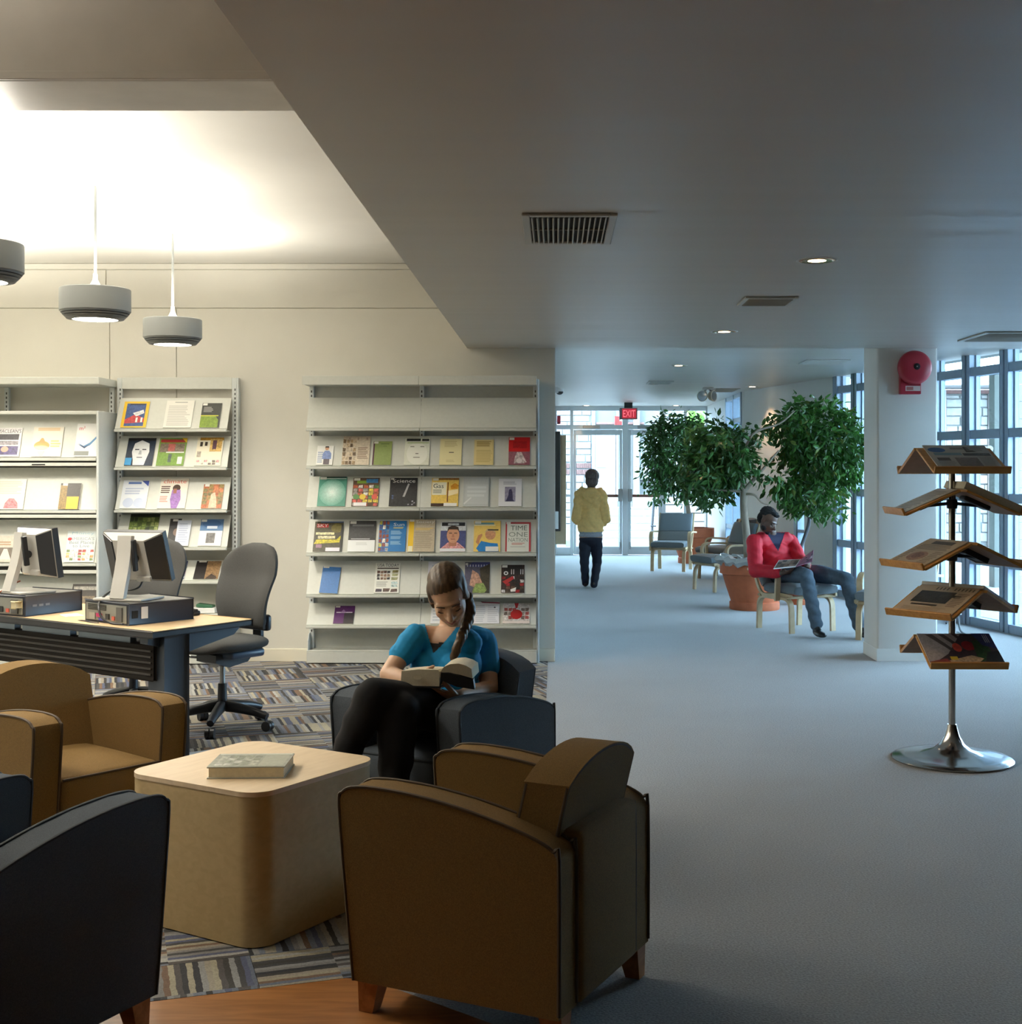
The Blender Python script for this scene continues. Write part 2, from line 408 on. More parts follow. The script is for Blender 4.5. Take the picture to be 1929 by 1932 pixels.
# right wall near the camera (outside the frame) and window wall
yn = 8.4
struct('wall_right', prism(NB(), [(WX(yn), yn, 0), (WX(yn)+.15, yn, 0), (8, 5.0, 0), (8, -3.2, 0), (7.85, -3.2, 0), (7.85, 4.9, 0)], (0, 0, 2.6)), M['unseen_wall_dark'])
TDIR = Vector((-.2353, 1, 0)).normalized(); NIN = Vector((-TDIR.y, TDIR.x, 0))
RW = Matrix((TDIR, NIN, Vector((0, 0, 1)))).transposed()
def wbox(y0, y1, z0, z1, n0, n1, bev=0, bm=None):
    a, b_ = Vector((WX(y0), y0, 0)), Vector((WX(y1), y1, 0)); c = (a+b_)/2+NIN*(n0+n1)/2
    return box(bm or NB(), (c.x, c.y, (z0+z1)/2), ((b_-a).length, abs(n1-n0), z1-z0), RW, bev, 1)
def window_wall(name, ys, jambs):
    wn = bpy.data.objects.new(name, None); COL.objects.link(wn); wn['kind'] = 'structure'; wn.location = (WX(ys[0]), ys[0], 0)
    zs = [.04, .655, 1.28, 1.905, 2.53]; ZT = ZF if ys[0] > YW else ZF
    for k, y in enumerate(ys):
        bm = NB(); h = .068 if k not in jambs else .05
        if k in jambs: wbox(y-h, y+h, 0, ZT, -.09, .03, .004, bm)
        else:
            wbox(y-h, y-.014, 0, ZT, -.09, .03, .004, bm); wbox(y+.014, y+h, 0, ZT, -.09, .03, .004, bm); wbox(y-.014, y+.014, 0, ZT, -.08, .005, 0, bm)
        obj('mullion', bm, M['winframe'], wn, ws=True)
    for k in range(len(ys)-1):
        a, b_ = ys[k]+.066, ys[k+1]-.066
        for zz in zs: 
            bm = wbox(a, b_, max(0, zz-.04), zz+.04, -.085, .02, .004); obj('rail', bm, M['winframe'], wn, ws=True)
        for z0_, z1_ in zip(zs, zs[1:]+[ZT]):
            bm = NB()      # slim glazing stop around each pane
            for q in ((a, a+.022), (b_-.022, b_)): wbox(q[0], q[1], z0_+.04, z1_-.04+(.04 if z1_ == ZT else 0), -.075, -.035, 0, bm)
            obj('glazing_bead', bm, M['winframe'], wn, ws=True)
            obj('pane', wbox(a, b_, z0_+.03, z1_-.03+(.03 if z1_ == ZT else 0), -.058, -.052), M['glass'], wn, ws=True)
    return wn
window_wall('window_1', [8.5, 9.15, 9.8, 10.45, 11.1, 11.75, 12.41, 13.07, 13.73, 14.39, 14.95, 15.49, 15.99], (0, 12))
# solid oblique wall with a slim window slot
bm = NB(); wbox(16.04, 16.94, 0, ZF, -.2, 0, 0, bm); wbox(17.27, 19.06, 0, ZF, -.2, 0, 0, bm); wbox(16.94, 17.27, 1.6, ZF, -.2, 0, 0, bm); wbox(16.94, 17.27, 0, .05, -.2, 0, 0, bm)
struct('wall_oblique', bm, M['wallw'])
wn = bpy.data.objects.new('window_2', None); COL.objects.link(wn); wn['kind'] = 'structure'; wn.location = (WX(17), 17, 0)
obj('pane', wbox(16.94, 17.27, .05, 1.6, -.12, -.11), M['glass'], wn, ws=True)
bm = NB(); wbox(16.94, 16.98, .05, 1.6, -.14, -.04, 0, bm); wbox(17.23, 17.27, .05, 1.6, -.14, -.04, 0, bm); wbox(16.98, 17.23, .05, .09, -.14, -.04, 0, bm); wbox(16.98, 17.23, .72, .76, -.14, -.04, 0, bm)
obj('window_frame', bm, M['winframe'], wn, ws=True)
# side wall of the vestibule with tall window
XV = 2.76
bm = NB(); bx(XV, XV+.2, 20.95, YF+.1, 0, ZF, bm=bm); bx(XV, XV+.2, 19.0, 19.2, 0, ZF, bm=bm); struct('wall_vestibule', bm, M['wallw'])
wn = bpy.data.objects.new('window_3', None); COL.objects.link(wn); wn['kind'] = 'structure'; wn.location = (XV, 20, 0)
for y0_, y1_ in ((19.2, 19.28), (20.02, 20.10), (20.87, 20.95)): obj('mullion', bx(XV-.02, XV+.1, y0_, y1_, 0, ZF, .004, 1), M['winframe'], wn, ws=True)
for zz in (.04, .655, 1.28, 1.905, 2.3, ZF-.03):
    for y0_, y1_ in ((19.28, 20.02), (20.10, 20.87)): obj('rail', bx(XV-.01, XV+.09, y0_, y1_, zz-.035, zz+.035, .004, 1), M['winframe'], wn, ws=True)
for y0_, y1_ in ((19.27, 20.03), (20.09, 20.88)): obj('pane', bx(XV+.04, XV+.046, y0_, y1_, .05, ZF-.04), M['glass'], wn, ws=True)
# entrance: storefront with a pair of glass doors
def fx(px): return (px-CX)*YF/K
def fz(py): return CH-(py-CY)*YF/K
DF = M['doorframe']
wn = bpy.data.objects.new('window_4', None); COL.objects.link(wn); wn['kind'] = 'structure'; wn.location = (1, YF, 0)
for a, b_ in ((1048, 1051), (1076, 1082), (1174.5, 1185), (1248, 1256), (1290, 1296), (1331, 1337)):
    obj('mullion', bx(fx(a), fx(b_), YF-.05, YF+.08, 0, ZF, .004, 1), DF, wn, ws=True)
obj('head_rail', bx(fx(1048), fx(1337), YF-.045, YF+.075, fz(775), ZF, .004, 1), DF, wn, ws=True)
obj('transom_rail', bx(fx(1048), fx(1337), YF-.045, YF+.075, fz(810), fz(802), .004, 1), DF, wn, ws=True)
for a, b_ in ((1051, 1076), (1082, 1174.5), (1185, 1248), (1256, 1290), (1296, 1331)):
    obj('pane', bx(fx(a), fx(b_), YF+.01, YF+.016, fz(802), fz(775)), M['glass'], wn, ws=True)
for a, b_ in ((1051, 1076), (1256, 1290), (1296, 1331)):
    obj('pane', bx(fx(a), fx(b_), YF+.01, YF+.016, .12, fz(810)), M['glass'], wn, ws=True)
    obj('sill_rail', bx(fx(a), fx(b_), YF-.04, YF+.07, 0, .14, .004, 1), DF, wn, ws=True)
    obj('mid_rail', bx(fx(a), fx(b_), YF-.03, YF+.05, fz(937.5), fz(932.5), .003, 1), DF, wn, ws=True)
M['bar'] = mat('panic_bar_brown', (.22, .10, .075), .4, metal=.3)
for nm, a, b_, hx in (('door_1', 1082, 1174.5, 1170), ('door_2', 1185, 1248, 1189)):
    d = bpy.data.objects.new(nm, None); COL.objects.link(d); d['kind'] = 'structure'; d.location = ((fx(a)+fx(b_))/2, YF, 0)
    st = 5.5
    for p0, p1 in ((a+.4, a+st), (b_-st, b_-.4)): obj('stile', bx(fx(p0), fx(p1), YF-.03, YF+.03, .01, fz(811), .004, 1), DF, d, ws=True)
    for q0, q1 in ((1046, 1031), (821, 811)): obj('door_rail', bx(fx(a+st), fx(b_-st), YF-.03, YF+.03, fz(q0), fz(q1), .004, 1), DF, d, ws=True)
    obj('pane', bx(fx(a+st)-.01, fx(b_-st)+.01, YF-.004, YF+.004, fz(1031)-.01, fz(821)+.01), M['glass'], d, ws=True)
    pb = obj('panic_bar', bx(fx(a+3), fx(b_-3), YF-.10, YF-.06, fz(938), fz(932.5), .008, 2), M['bar'], d, ws=True)
    obj('bar_housing', bx(fx(hx-4), fx(hx+4), YF-.11, YF-.03, fz(946), fz(922), .008, 2), M['gray_metal'], d, ws=True)
    s = -1 if nm == 'door_1' else 1
    tb = [P(hx+s*2-s*1, 940, YF+.09), P(hx-s*1, 946, YF+.13), P(hx-s*1, 955, YF+.13), P(hx+s*3, 960, YF+.05)]
    obj('pull_handle', tube(NB(), smooth_path([P(hx+s*1, 935, YF+.03), P(hx+s*3.4, 937, YF+.12), P(hx+s*3.4, 956, YF+.12), P(hx+s*1, 959, YF+.03)], 5), .012, 8), M['gray_metal'], d, smooth=60, ws=True)
    cb = obj('door_closer', bx(fx(a+18), fx(a+50), YF-.10, YF-.03, fz(809), fz(802.5), .006, 1), M['gray_metal'], d, ws=True)
    obj('foot_bolt', bx(fx(hx-1.5), fx(hx+1.5), YF-.07, YF-.03, fz(1036), fz(1022), .005, 1), M['gray_metal'], d, ws=True)

# ------------------------------------------------------------------ outdoors
M['pave'] = mat('pink_brick_paving', (.20, .165, .158), .85, ns=6, na=.15)
M['stone'] = mat('pale_limestone', (.26, .255, .24), .85, ns=5, na=.2, bump=.4, bs=20)
M['mortar'] = mat('stone_mortar', (.15, .15, .145), .9, ns=30, na=.1)
M['brick'] = mat('red_brick', (.16, .085, .075), .85, ns=15, na=.25)
M['wpaint'] = mat('white_exterior_paint', (.36, .37, .38), .6)
M['conc'] = mat('gray_green_concrete', (.17, .185, .165), .8, ns=8, na=.08)
M['grass'] = mat('lawn_green', (.05, .11, .03), .9, ns=40, na=.4, bump=.5, bs=120)
struct('ground', bx(-30, 70, YF+.2, 110, -.35, -.06), M['pave'])
struct('ground.001', prism(NB(), [(WX(7.5)+.2, 7.5, -.06), (60, -10, -.06), (60, YF+.2, -.06), (3.0, YF+.2, -.06), (3.0, 19.2, -.06)], (0, 0, -.3)), M['pave'])
struct('roof', bx(-6, 7.2, -3.6, 25.2, 3.78, 3.95), M['conc'])  # unseen slab added to stop sky light leaking in past the ceilings
struct('roof.001', prism(NB(), [(WX(7)-.1, 7, 2.86), (WX(7)+1.3, 7, 2.86), (WX(YF)+1.5, YF, 2.86), (WX(YF)+.3, YF, 2.86)], (0, 0, .25)), M['conc'])
def facade(name, label, Y, spec): pass
YB = 36.0
bld = thing('building', 'pale stone building with white entrance beyond the glass doors', 'building', ((1130-CX)*YB/K, YB, -.06))
def ox(px): return (px-CX)*YB/K
def oz(py): return CH-(py-CY)*YB/K
obj('wall', bx(ox(900), ox(1500), YB, YB+.4, -.06, 6), M['mortar'], bld, ws=True)
random.seed(3); mesh_pool = {}
def stones(parent, x0, x1, z0, z1, yf, hrow, wmean, nmax=200):
    z = z0; r = 0
    while z < z1-.03:
        h = hrow*random.uniform(.85, 1.15); h = min(h, z1-z); x = x0-(random.random()*wmean*.5)
        while x < x1-.02:
            ww = wmean*random.uniform(.6, 1.35); xa, xb = max(x, x0), min(x+ww, x1)
            if xb-xa > .05:
                d = random.uniform(.02, .05)
                obj('stone_block', bx(xa+.012, xb-.012, yf-d, yf+.02, z+.012, z+h-.012, .01, 1), M['stone'], parent, ws=True)
            x += ww
        z += h; r += 1
stones(bld, ox(1050), ox(1116), oz(1000), oz(896), YB, .19, .42)
stones(bld, ox(1050), ox(1116), oz(872), oz(770), YB, .19, .42)
for row, (q0, q1) in enumerate(((884, 873), (896, 885))):
    x = 1050.0
    while x < 1115:
        obj('brick', bx(ox(x+.25), ox(x+2.4), YB-.05, YB+.02, oz(q0)+.01, oz(q1)-.01, .006, 1), M['brick'], bld, ws=True); x += 2.75
obj('downspout', cyl(NB(), (ox(1120), YB-.12, -.06), (ox(1120), YB-.12, 5.5), .05, n=12), M['winframe'], bld, smooth=40, ws=True)
bm = bx(ox(1123.5), ox(1162), YB-.12, YB, -.06, oz(815), .01, 1); obj('entrance_panel', bm, M['wpaint'], bld, ws=True)
wf = obj('window', bx(ox(1124.5), ox(1144.5), YB-.15, YB-.12, oz(882), oz(840), .006, 1), M['wpaint'], bld, ws=True)
M['paneo'] = mat('dull_pane', (.30, .29, .32), .12)
for c_ in range(2):
    for r_ in range(3):
        xa = 1126+c_*9.2; za = 880-r_*13.3
        obj('pane', bx(ox(xa), ox(xa+7.6), YB-.158, YB-.15, oz(za), oz(za-11.3)), M['paneo'], wf, ws=True)
for xa in (1125, 1137): obj('transom_pane', bx(ox(xa), ox(xa+11), YB-.13, YB-.12, oz(829), oz(824)), M['paneo'], bld, ws=True)
for xa, xb in ((1163, 1176), (1195, 1206)): obj('pilaster', bx(ox(xa), ox(xb), YB-.3, YB, -.06, 5.5, .02, 1), M['wpaint'], bld, ws=True)
wf = obj('window', bx(ox(1208), ox(1228), YB-.1, YB, oz(905), oz(838), .006, 1), M['wpaint'], bld, ws=True)
for c_ in range(2):
    for r_ in range(4): obj('pane', bx(ox(1209.5+c_*9), ox(1217+c_*9), YB-.11, YB-.1, oz(902-r_*16), oz(889-r_*16)), M['paneo'], wf, ws=True)
obj('brick_band', bx(ox(1125), ox(1215), YB-.16, YB, oz(801), oz(797), .005, 1), M['brick'], bld, ws=True)
stones(bld, ox(1236), ox(1330), oz(1000), oz(780), YB, .24, .6)
# stone steps and railing outside the doors
stp = thing('steps', 'pale stone steps rising outside the glass doors', 'steps', ((1185-CX)*31/K, 31, -.06))
for k in range(6):
    y_ = 30.4+k*.42; obj('step', bx((1128-CX)*31/K, (1246-CX)*31/K, y_, y_+.46+(1.6 if k == 5 else 0), -.06+k*.155, -.06+(k+1)*.155, .012, 1), M['stone'], stp, ws=True)
ra = thing('railing', 'dark handrail post with thin wires beside the outdoor steps', 'railing', ((1235-CX)*29/K, 29, -.06))
obj('rail_post', tube(NB(), [P(1231, 992, 29), P(1235, 935, 29)], .03, 8), M['black'], ra, smooth=60, ws=True)
obj('post_foot', box(NB(), P(1233, 992.5, 29), (.12, .1, .03), None, .005, 1), M['black'], ra, ws=True)
obj('post_stand', cyl(NB(), P(1231, 992, 29)-Vector((0, 0, .0)), (P(1231, 992, 29).x, 29, -.06), .03), M['black'], ra, ws=True)
for q in (945, 956, 968, 980): obj('wire', tube(NB(), [P(1214, q-7, 29), P(1256, q+8, 29)], .008, 6), M['gray_metal'], ra, ws=True)
# building seen through the right-hand window wall
YR = 27.0
b2 = thing('stone_building', 'low stone building with white eave beyond the window wall', 'building', (9, YR, -.06))
def rx(px): return (px-CX)*YR/K
def rz_(py): return CH-(py-CY)*YR/K
obj('wall', bx(5.5, 17, YR, YR+.4, -.06, rz_(742)), M['mortar'], b2, ws=True)
stones(b2, rx(1784), rx(1864), -.06+.1, rz_(745), YR, .2, .42)
for xa, xb in ((1776, 1783), (1864, 1870), (1560, 1570), (1600, 1606)): obj('pilaster', bx(rx(xa), rx(xb), YR-.12, YR, -.06, rz_(736), .01, 1), mat('brown_pilaster', (.36, .31, .30), .8), b2, ws=True)
obj('lintel', bx(rx(1775), rx(1872), YR-.1, YR, rz_(743), rz_(736), .01, 1), M['brick'], b2, ws=True)
obj('eave', bx(5.4, 17, YR-.7, YR+.3, rz_(733), rz_(724), .01, 1), M['wpaint'], b2, ws=True)
obj('gutter', bx(5.4, 17, YR-.8, YR-.68, rz_(732), rz_(727), .02, 2), M['gray_metal'], b2, ws=True)
obj('roof', prism(NB(), [(5.4, YR-.7, rz_(724)), (5.4, YR+.3, rz_(724)), (5.4, YR+4, rz_(668))], (12, 0, 0)), M['conc'], b2, ws=True)
pc = thing('concrete_post', 'gray-green concrete post outside between two window mullions', 'post', ((1877-CX)*17.2/K, 17.2, -.06))
obj('shaft', bx((1871-CX)*17.2/K, (1893-CX)*17.2/K, 17.1, 17.3, -.06, 2.9, .01, 1), M['conc'], pc, ws=True)
dsc = lathe(NB(), [(.001, -.01), (.045, -.01), (.045, .01), (.001, .01)], 20, P(1868, 847, 17.05), Matrix.Rotation(PI/2, 3, 'X'))
obj('disc_sign', dsc, M['wpaint'], pc, ws=True)
bm = bx(6.2, 9.5, 15.5, 16.2, -.06, 2.86, bm=None); 
side_w = thing('clapboard_wall', 'pale blue painted board wall outside at the window edge', 'wall', ((1960-CX)*15/K, 15, -.06))
z = -.06
while z < 2.8:
    obj('board', bx((1917-CX)*15/K, (2100-CX)*15/K, 15-.01, 15.02, z+.004, z+.196, .004, 1), M['wpaint'], side_w, ws=True); z += .2
# ------------------------------------------------------------------ upholstered lounge chairs
def arm_profile():
    # (y, z) side outline: front is -y; arched top falling to the back
    top = [(-.335, .600), (-.325, .632), (-.295, .650), (-.22, .655), (-.10, .648), (.02, .630), (.14, .602), (.24, .570), (.285, .545), (.30, .52)]
    return [(-.290, .10), (-.315, .36)]+top+[(.30, .10)]
def make_armchair(label, fab, pipe, loc, rz, group):
    t = thing('lounge_armchair', label, 'armchair', loc, rz, group)
    prof = arm_profile()
    for s in (-1, 1):
        bm = prism(NB(), [(s*.325, y, z) for y, z in prof], (-s*.115, 0, 0)); bevel_all(bm, .012, 3, 25)
        a = obj('arm', bm, fab, t, smooth=35)
        for xx in (s*.322, s*.213):
            obj('piping', tube(NB(), smooth_path([(xx, y, z) for y, z in prof[:-1]]+[(xx, .30, .11)], 3), .0055, 6), pipe, a, smooth=60)
        for y_ in (-.255, .265):
            bm = NB(); p0, p1 = Vector((s*.27, y_, .112)), Vector((s*.278, y_+(-.012 if y_ < 0 else .012), 0))
            for zc, w_ in ((0, .021), (1, .034)): pass
            q = [bm.verts.new((p1.x+dx*.021, p1.y+dy*.021, .004)) for dx, dy in ((-1, -1), (1, -1), (1, 1), (-1, 1))]
            r = [bm.verts.new((p0.x+dx*.034, p0.y+dy*.034, .115)) for dx, dy in ((-1, -1), (1, -1), (1, 1), (-1, 1))]
            bm.faces.new(q[::-1]); bm.faces.new(r)
            for k in range(4): bm.faces.new((q[k], q[(k+1) % 4], r[(k+1) % 4], r[k]))
            bevel_all(bm, .004, 1, 30); obj('leg', bm, M['leg_wood'], t)
    # seat: cushion with front panel
    bm = bx(-.208, .208, -.335, .20, .30, .425, .028, 3)
    for v in bm.verts:
        if v.co.z > .40: v.co.z += .022*max(0, 1-(v.co.x/.21)**2)*max(0, 1-((v.co.y+.06)/.28)**2)
    bmesh.ops.subdivide_edges(bm, edges=[e for e in bm.edges if e.calc_length() > .2], cuts=3, use_grid_fill=True)
    for v in bm.verts:
        if v.co.z > .415: v.co.z += .02*max(0, 1-(v.co.x/.21)**2)*max(0, 1-((v.co.y+.06)/.28)**2)
    c = obj('seat_cushion', bm, fab, t, smooth=50)
    obj('piping', tube(NB(), [(-.203, -.328, .418), (.203, -.328, .418)], .005, 6), pipe, c, smooth=60)
    obj('seat_base', bx(-.212, .212, -.31, .28, .10, .31, .014, 2), fab, t, smooth=40)
    # lower back box between the arms, then the leaning back cushion with an arched top
    obj('back_panel', bx(-.205, .205, .16, .312, .10, .572, .018, 3), fab, t, smooth=40)
    bm = NB(); n = 12
    def arch(x): return .640+.130*math.sqrt(max(0, 1-(x/.265)**2)) - .0
    outl = [(-.235, .40)]+[(-.235+.47*i/n, arch(-.235+.47*i/n)) for i in range(n+1)]+[(.235, .40)]
    def lean(z): return .100+(z-.40)*.22
    F = [(x, lean(z), z) for x, z in outl]
    prism(bm, F, (0, .125, 0)); bevel_all(bm, .026, 3, 25)
    b = obj('back_cushion', bm, fab, t, smooth=45)
    pp = [(x*.985, lean(z)+.006, z-.006) for x, z in outl]
    obj('piping', tube(NB(), pp, .0055, 6), pipe, b, smooth=60)
    pp = [(x*.985, lean(z)+.119, z-.006) for x, z in outl]
    obj('piping', tube(NB(), pp, .0055, 6), pipe, b, smooth=60)
    return t
def rot_to(dx, dy): return math.atan2(dx, -dy)
gA = 'lounge armchairs around the cube table'
chA = make_armchair('mustard-brown lounge armchair seen from behind beside the gray carpet', M['tan_fabric'], M['tan_pipe'], (-.150, 3.865, 0), rot_to(-.903, .43), gA)
def deepen(t):
    for c in t.children_recursive: c.data.transform(Matrix.Scale(1.10, 4, (0, 1, 0)))
deepen(chA)
chC = make_armchair('slate-blue lounge armchair in which the woman sits reading', M['blue_fabric'], M['blue_pipe'], (-.45, 5.46, 0), rot_to(-.52, -.854), gA); deepen(chC)
chB = dup(chA, (-1.955, 5.14, 0), rot_to(.776, -.63), 'mustard-brown lounge armchair facing the viewer in front of the desk', gA)
chD = dup(chC, (-1.54, 3.465, 0), rot_to(.44, .90), 'slate-blue lounge armchair seen from its side, nearest the lens', gA)
chE = None and dup(chC, (-2.015, 4.235, 0), rot_to(.995, .10), 'slate-blue lounge armchair of which only one arm shows, between brown and blue armchairs', gA)

# ------------------------------------------------------------------ cube table and book
tb = thing('cube_table', 'maple laminate cube table with rounded corners between the armchairs', 'table', (-1.066, 4.605, 0), math.radians(-31))
def rsq(h, r, n=8):
    out = []
    for cx, cy, a0 in ((h-r, h-r, 0), (-h+r, h-r, PI/2), (-h+r, -h+r, PI), (h-r, -h+r, 1.5*PI)):
        out += [(cx+r*math.cos(a0+PI/2*i/n), cy+r*math.sin(a0+PI/2*i/n)) for i in range(n+1)]
    return out
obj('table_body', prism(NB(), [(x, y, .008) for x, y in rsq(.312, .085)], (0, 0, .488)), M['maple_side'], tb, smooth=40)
bm = prism(NB(), [(x, y, .496) for x, y in rsq(.314, .087)], (0, 0, .016)); bevel_all(bm, .003, 1, 50)
obj('tabletop', bm, M['maple'], tb, smooth=40)
obj('plinth', prism(NB(), [(x, y, 0) for x, y in rsq(.302, .08)], (0, 0, .01)), M['black'], tb)

def printed(name, w_, h_, base, prims, parent, th=.001, origin=Vector((0, 0, 0)), seed=0):
    """flat print: rectangles, ellipses and lettering laid on the plane z=0 (x right, y up), colour kept per face"""
    bm = NB(); lay = bm.loops.layers.float_color.new('Col'); rnd = random.Random(seed)
    lev = [0]
    def addface(pts, c):
        c = tuple(c)+((0,) if len(c) == 3 else ())
        col = lin(c[:3])+(c[3],)
        vs_ = [bm.verts.new((p[0]*w_, p[1]*h_, lev[0]*.00022)) for p in pts]
        f = bm.faces.new(vs_)
        for l in f.loops: l[lay] = col
    addface([(0, 0), (1, 0), (1, 1), (0, 1)], base)
    for pr in prims:
        lev[0] += 1
        k = pr[0]
        if k == 'r': _, a, b, c_, d, col = pr; addface([(a, b), (c_, b), (c_, d), (a, d)], col)
        elif k == 'e': _, a, b, ra, rb, col = pr; addface([(a+ra*math.cos(2*PI*i/18), b+rb*math.sin(2*PI*i/18)) for i in range(18)], col)
        elif k == 'p': addface(pr[1], pr[2])
        elif k == 'l':     # lines of small type: x0,y0,x1,y1,n,col
            _, a, b, c_, d, n, col = pr
            for i in range(n):
                yy = d-(d-b)*(i+.5)/n; hh = (d-b)/n*.28; e = c_-(c_-a)*rnd.random()*.25
                addface([(a, yy-hh), (e, yy-hh), (e, yy+hh), (a, yy+hh)], col)
        elif k == 'm':     # mosaic: x0,y0,x1,y1,nx,ny,palette
            _, a, b, c_, d, nx, ny, pal = pr
            for i in range(nx):
                for j in range(ny):
                    x0, x1, y0, y1 = a+(c_-a)*i/nx, a+(c_-a)*(i+1)/nx, b+(d-b)*j/ny, b+(d-b)*(j+1)/ny
                    col = rnd.choice(pal); jx, jy = (x1-x0)*.18, (y1-y0)*.18
                    addface([(x0+rnd.uniform(0, jx), y0+rnd.uniform(0, jy)), (x1-rnd.uniform(0, jx), y0+rnd.uniform(0, jy)), (x1-rnd.uniform(0, jx), y1-rnd.uniform(0, jy)), (x0+rnd.uniform(0, jx), y1-rnd.uniform(0, jy))], tuple(col[:3])+(.5,))
        elif k == 'g':     # gradient of concentric ellipses
            _, a, b, ra, rb, n, c0, c1 = pr
            for i in range(n):
                t = i/(n-1); lev[0] += 1
                addface([(min(1, max(0, a+ra*(1-t*.95)*math.cos(2*PI*q/22))), min(1, max(0, b+rb*(1-t*.95)*math.sin(2*PI*q/22)))) for q in range(22)], tuple(c0[z]+(c1[z]-c0[z])*t for z in range(3))+(.1,))
        elif k == 't':     # lettering: x0,y0,x1,y1 box, string, colour
            _, a, b, c_, d, s, col = pr
            cu = bpy.data.curves.new('lettering', 'FONT'); cu.body = s; cu.resolution_u = 2
            to = bpy.data.objects.new('lettering', cu); COL.objects.link(to)
            bpy.context.view_layer.update()
            me = to.to_mesh(); 
            xs = [v.co.x for v in me.vertices]; ys = [v.co.y for v in me.vertices]
            x0, x1, y0, y1 = min(xs), max(xs), min(ys), max(ys)
            vv = [bm.verts.new(((a+(v.co.x-x0)/(x1-x0)*(c_-a))*w_, (b+(v.co.y-y0)/(y1-y0)*(d-b))*h_, lev[0]*.00022)) for v in me.vertices]
            cc = lin(col[:3])+(0,)
            for p in me.polygons:
                try: f = bm.faces.new([vv[i] for i in p.vertices])
                except ValueError: continue
                for l in f.loops: l[lay] = cc
            to.to_mesh_clear(); bpy.data.objects.remove(to); bpy.data.curves.remove(cu)
    bmesh.ops.translate(bm, verts=bm.verts, vec=origin)
    for f in bm.faces:
        f.normal_update()
        if f.normal.z < 0: f.normal_flip()
    me = bpy.data.meshes.new(name); bm.to_mesh(me); bm.free()
    return link(name, me, M['print'], parent)

bk = thing('book', 'hardcover book in clear jacket lying on the maple cube table', 'book', G(390, 1470, .512), math.radians(2))
bw, bd = .262, .205
obj('pages', bx(.006, bw-.004, .004, bd-.004, .004, .036), M['paper'], bk)
obj('cover', bx(0, bw, 0, bd, 0, .004, .001, 1), mat('silver_jacket', (.50, .51, .46), .25, coat=.6), bk)
obj('cover', bx(0, bw, 0, bd, .036, .040, .001, 1), mat('silver_jacket_top', (.50, .51, .46), .2, coat=.6), bk)
pr = printed('cover_print', bw, bd, (150, 152, 138, .3), [('m', .06, .1, .62, .85, 5, 4, [(135, 140, 120), (168, 170, 155), (120, 125, 105), (185, 186, 176)]), ('r', .64, .06, .96, .95, (166, 168, 150, .1)), ('r', .02, .92, .98, .97, (226, 226, 216))], bk, origin=Vector((0, 0, .0405)))
bm = NB(); strip(bm, [(-.001, 0, .0), (-.006, 0, .012), (-.006, 0, .028), (-.001, 0, .040)], (0, 1, 0), .01, .002); bm.free()

# ------------------------------------------------------------------ desk
cR = G(287, 1192.5, .74); fdir = Vector((-1.07*1.1136*0-.0, 0, 0))
pL = G(0, 1162, .74); bR = G(470, 1167.7, .74)
ex = (Vector((pL.x, pL.y, 0))-Vector((cR.x, cR.y, 0))).normalized()      # along the front edge, to the left and away
ey = Vector((-ex.y, ex.x, 0)); 
if ey.dot(bR-cR) < 0: ey = -ey
DL, DD = 2.1, (bR-cR).dot(ey)
dk = thing('computer_desk', 'long maple-topped computer desk with black edge and slatted modesty panel', 'desk', (cR.x, cR.y, 0), 0)
RD = Matrix((ex, ey, Vector((0, 0, 1)))).transposed()
def D(a, b_, z): return ex*a+ey*b_+Vector((0, 0, z))
def dbox(a0, a1, b0, b1, z0, z1, bev=0, bm=None): 
    c = D((a0+a1)/2, (b0+b1)/2, (z0+z1)/2); return box(bm or NB(), c, (a1-a0, b1-b0, z1-z0), RD, bev, 2)
M['desk_steel'] = mat('desk_dark_steel', (.045, .055, .07), .38, metal=.3)
obj('edge_band', dbox(0, DL, 0, DD, .708, .738, .006), M['black'], dk)
obj('desktop', dbox(.006, DL-.006, .006, DD-.006, .7305, .7405, .003), wood('desk_maple', (.64, .45, .25), (.70, .51, .30), 3, .38, (2, 2, 2)), dk)
mp = obj('modesty_panel', dbox(.10, DL-.1, .085, .105, .475, .655, .006), mat('modesty_dark_brown', (.016, .012, .009), .7, spec=.2), dk)
for k in range(5): obj('groove_rib', dbox(.11, DL-.11, .078, .088, .500+k*.030, .508+k*.030, .002), mat('modesty_rib', (.035, .028, .022), .5), mp)
for a in (.25, .75, 1.25): obj('panel_bracket', dbox(a, a+.42, .06, .10, .665, .70, .004), mat('bracket_steel', (.16, .2, .24), .3, metal=.5), dk)
for a in (.10, DL-.2):
    obj('leg', dbox(a-.045, a+.045, DD*.16, DD*.40, .05, .705, .018), M['desk_steel'], dk, smooth=40)
    bm = NB(); prism(bm, [D(a-.03, .03, .70), D(a-.03, .03, .668), D(a-.03, DD*.42, .60), D(a-.03, DD*.9, .66), D(a-.03, DD*.97, .70)], ex*.06); bevel_all(bm, .008, 2, 30)
    obj('support_arm', bm, M['desk_steel'], dk)
    bm = NB(); prism(bm, [D(a-.035, -.02, 0), D(a-.035, .0, .035), D(a-.035, DD*.3, .065), D(a-.035, DD*.93, .035), D(a-.035, DD*.97, 0)], ex*.07); bevel_all(bm, .010, 2, 30)
    obj('foot', bm, mat('foot_alu', (.42, .52, .64), .3, metal=.6), dk, smooth=40)
obj('gas_strut', tube(NB(), [D(.13, DD*.80, .655), D(.10, DD*.93, .69)], .012, 8), M['chrome'], dk)

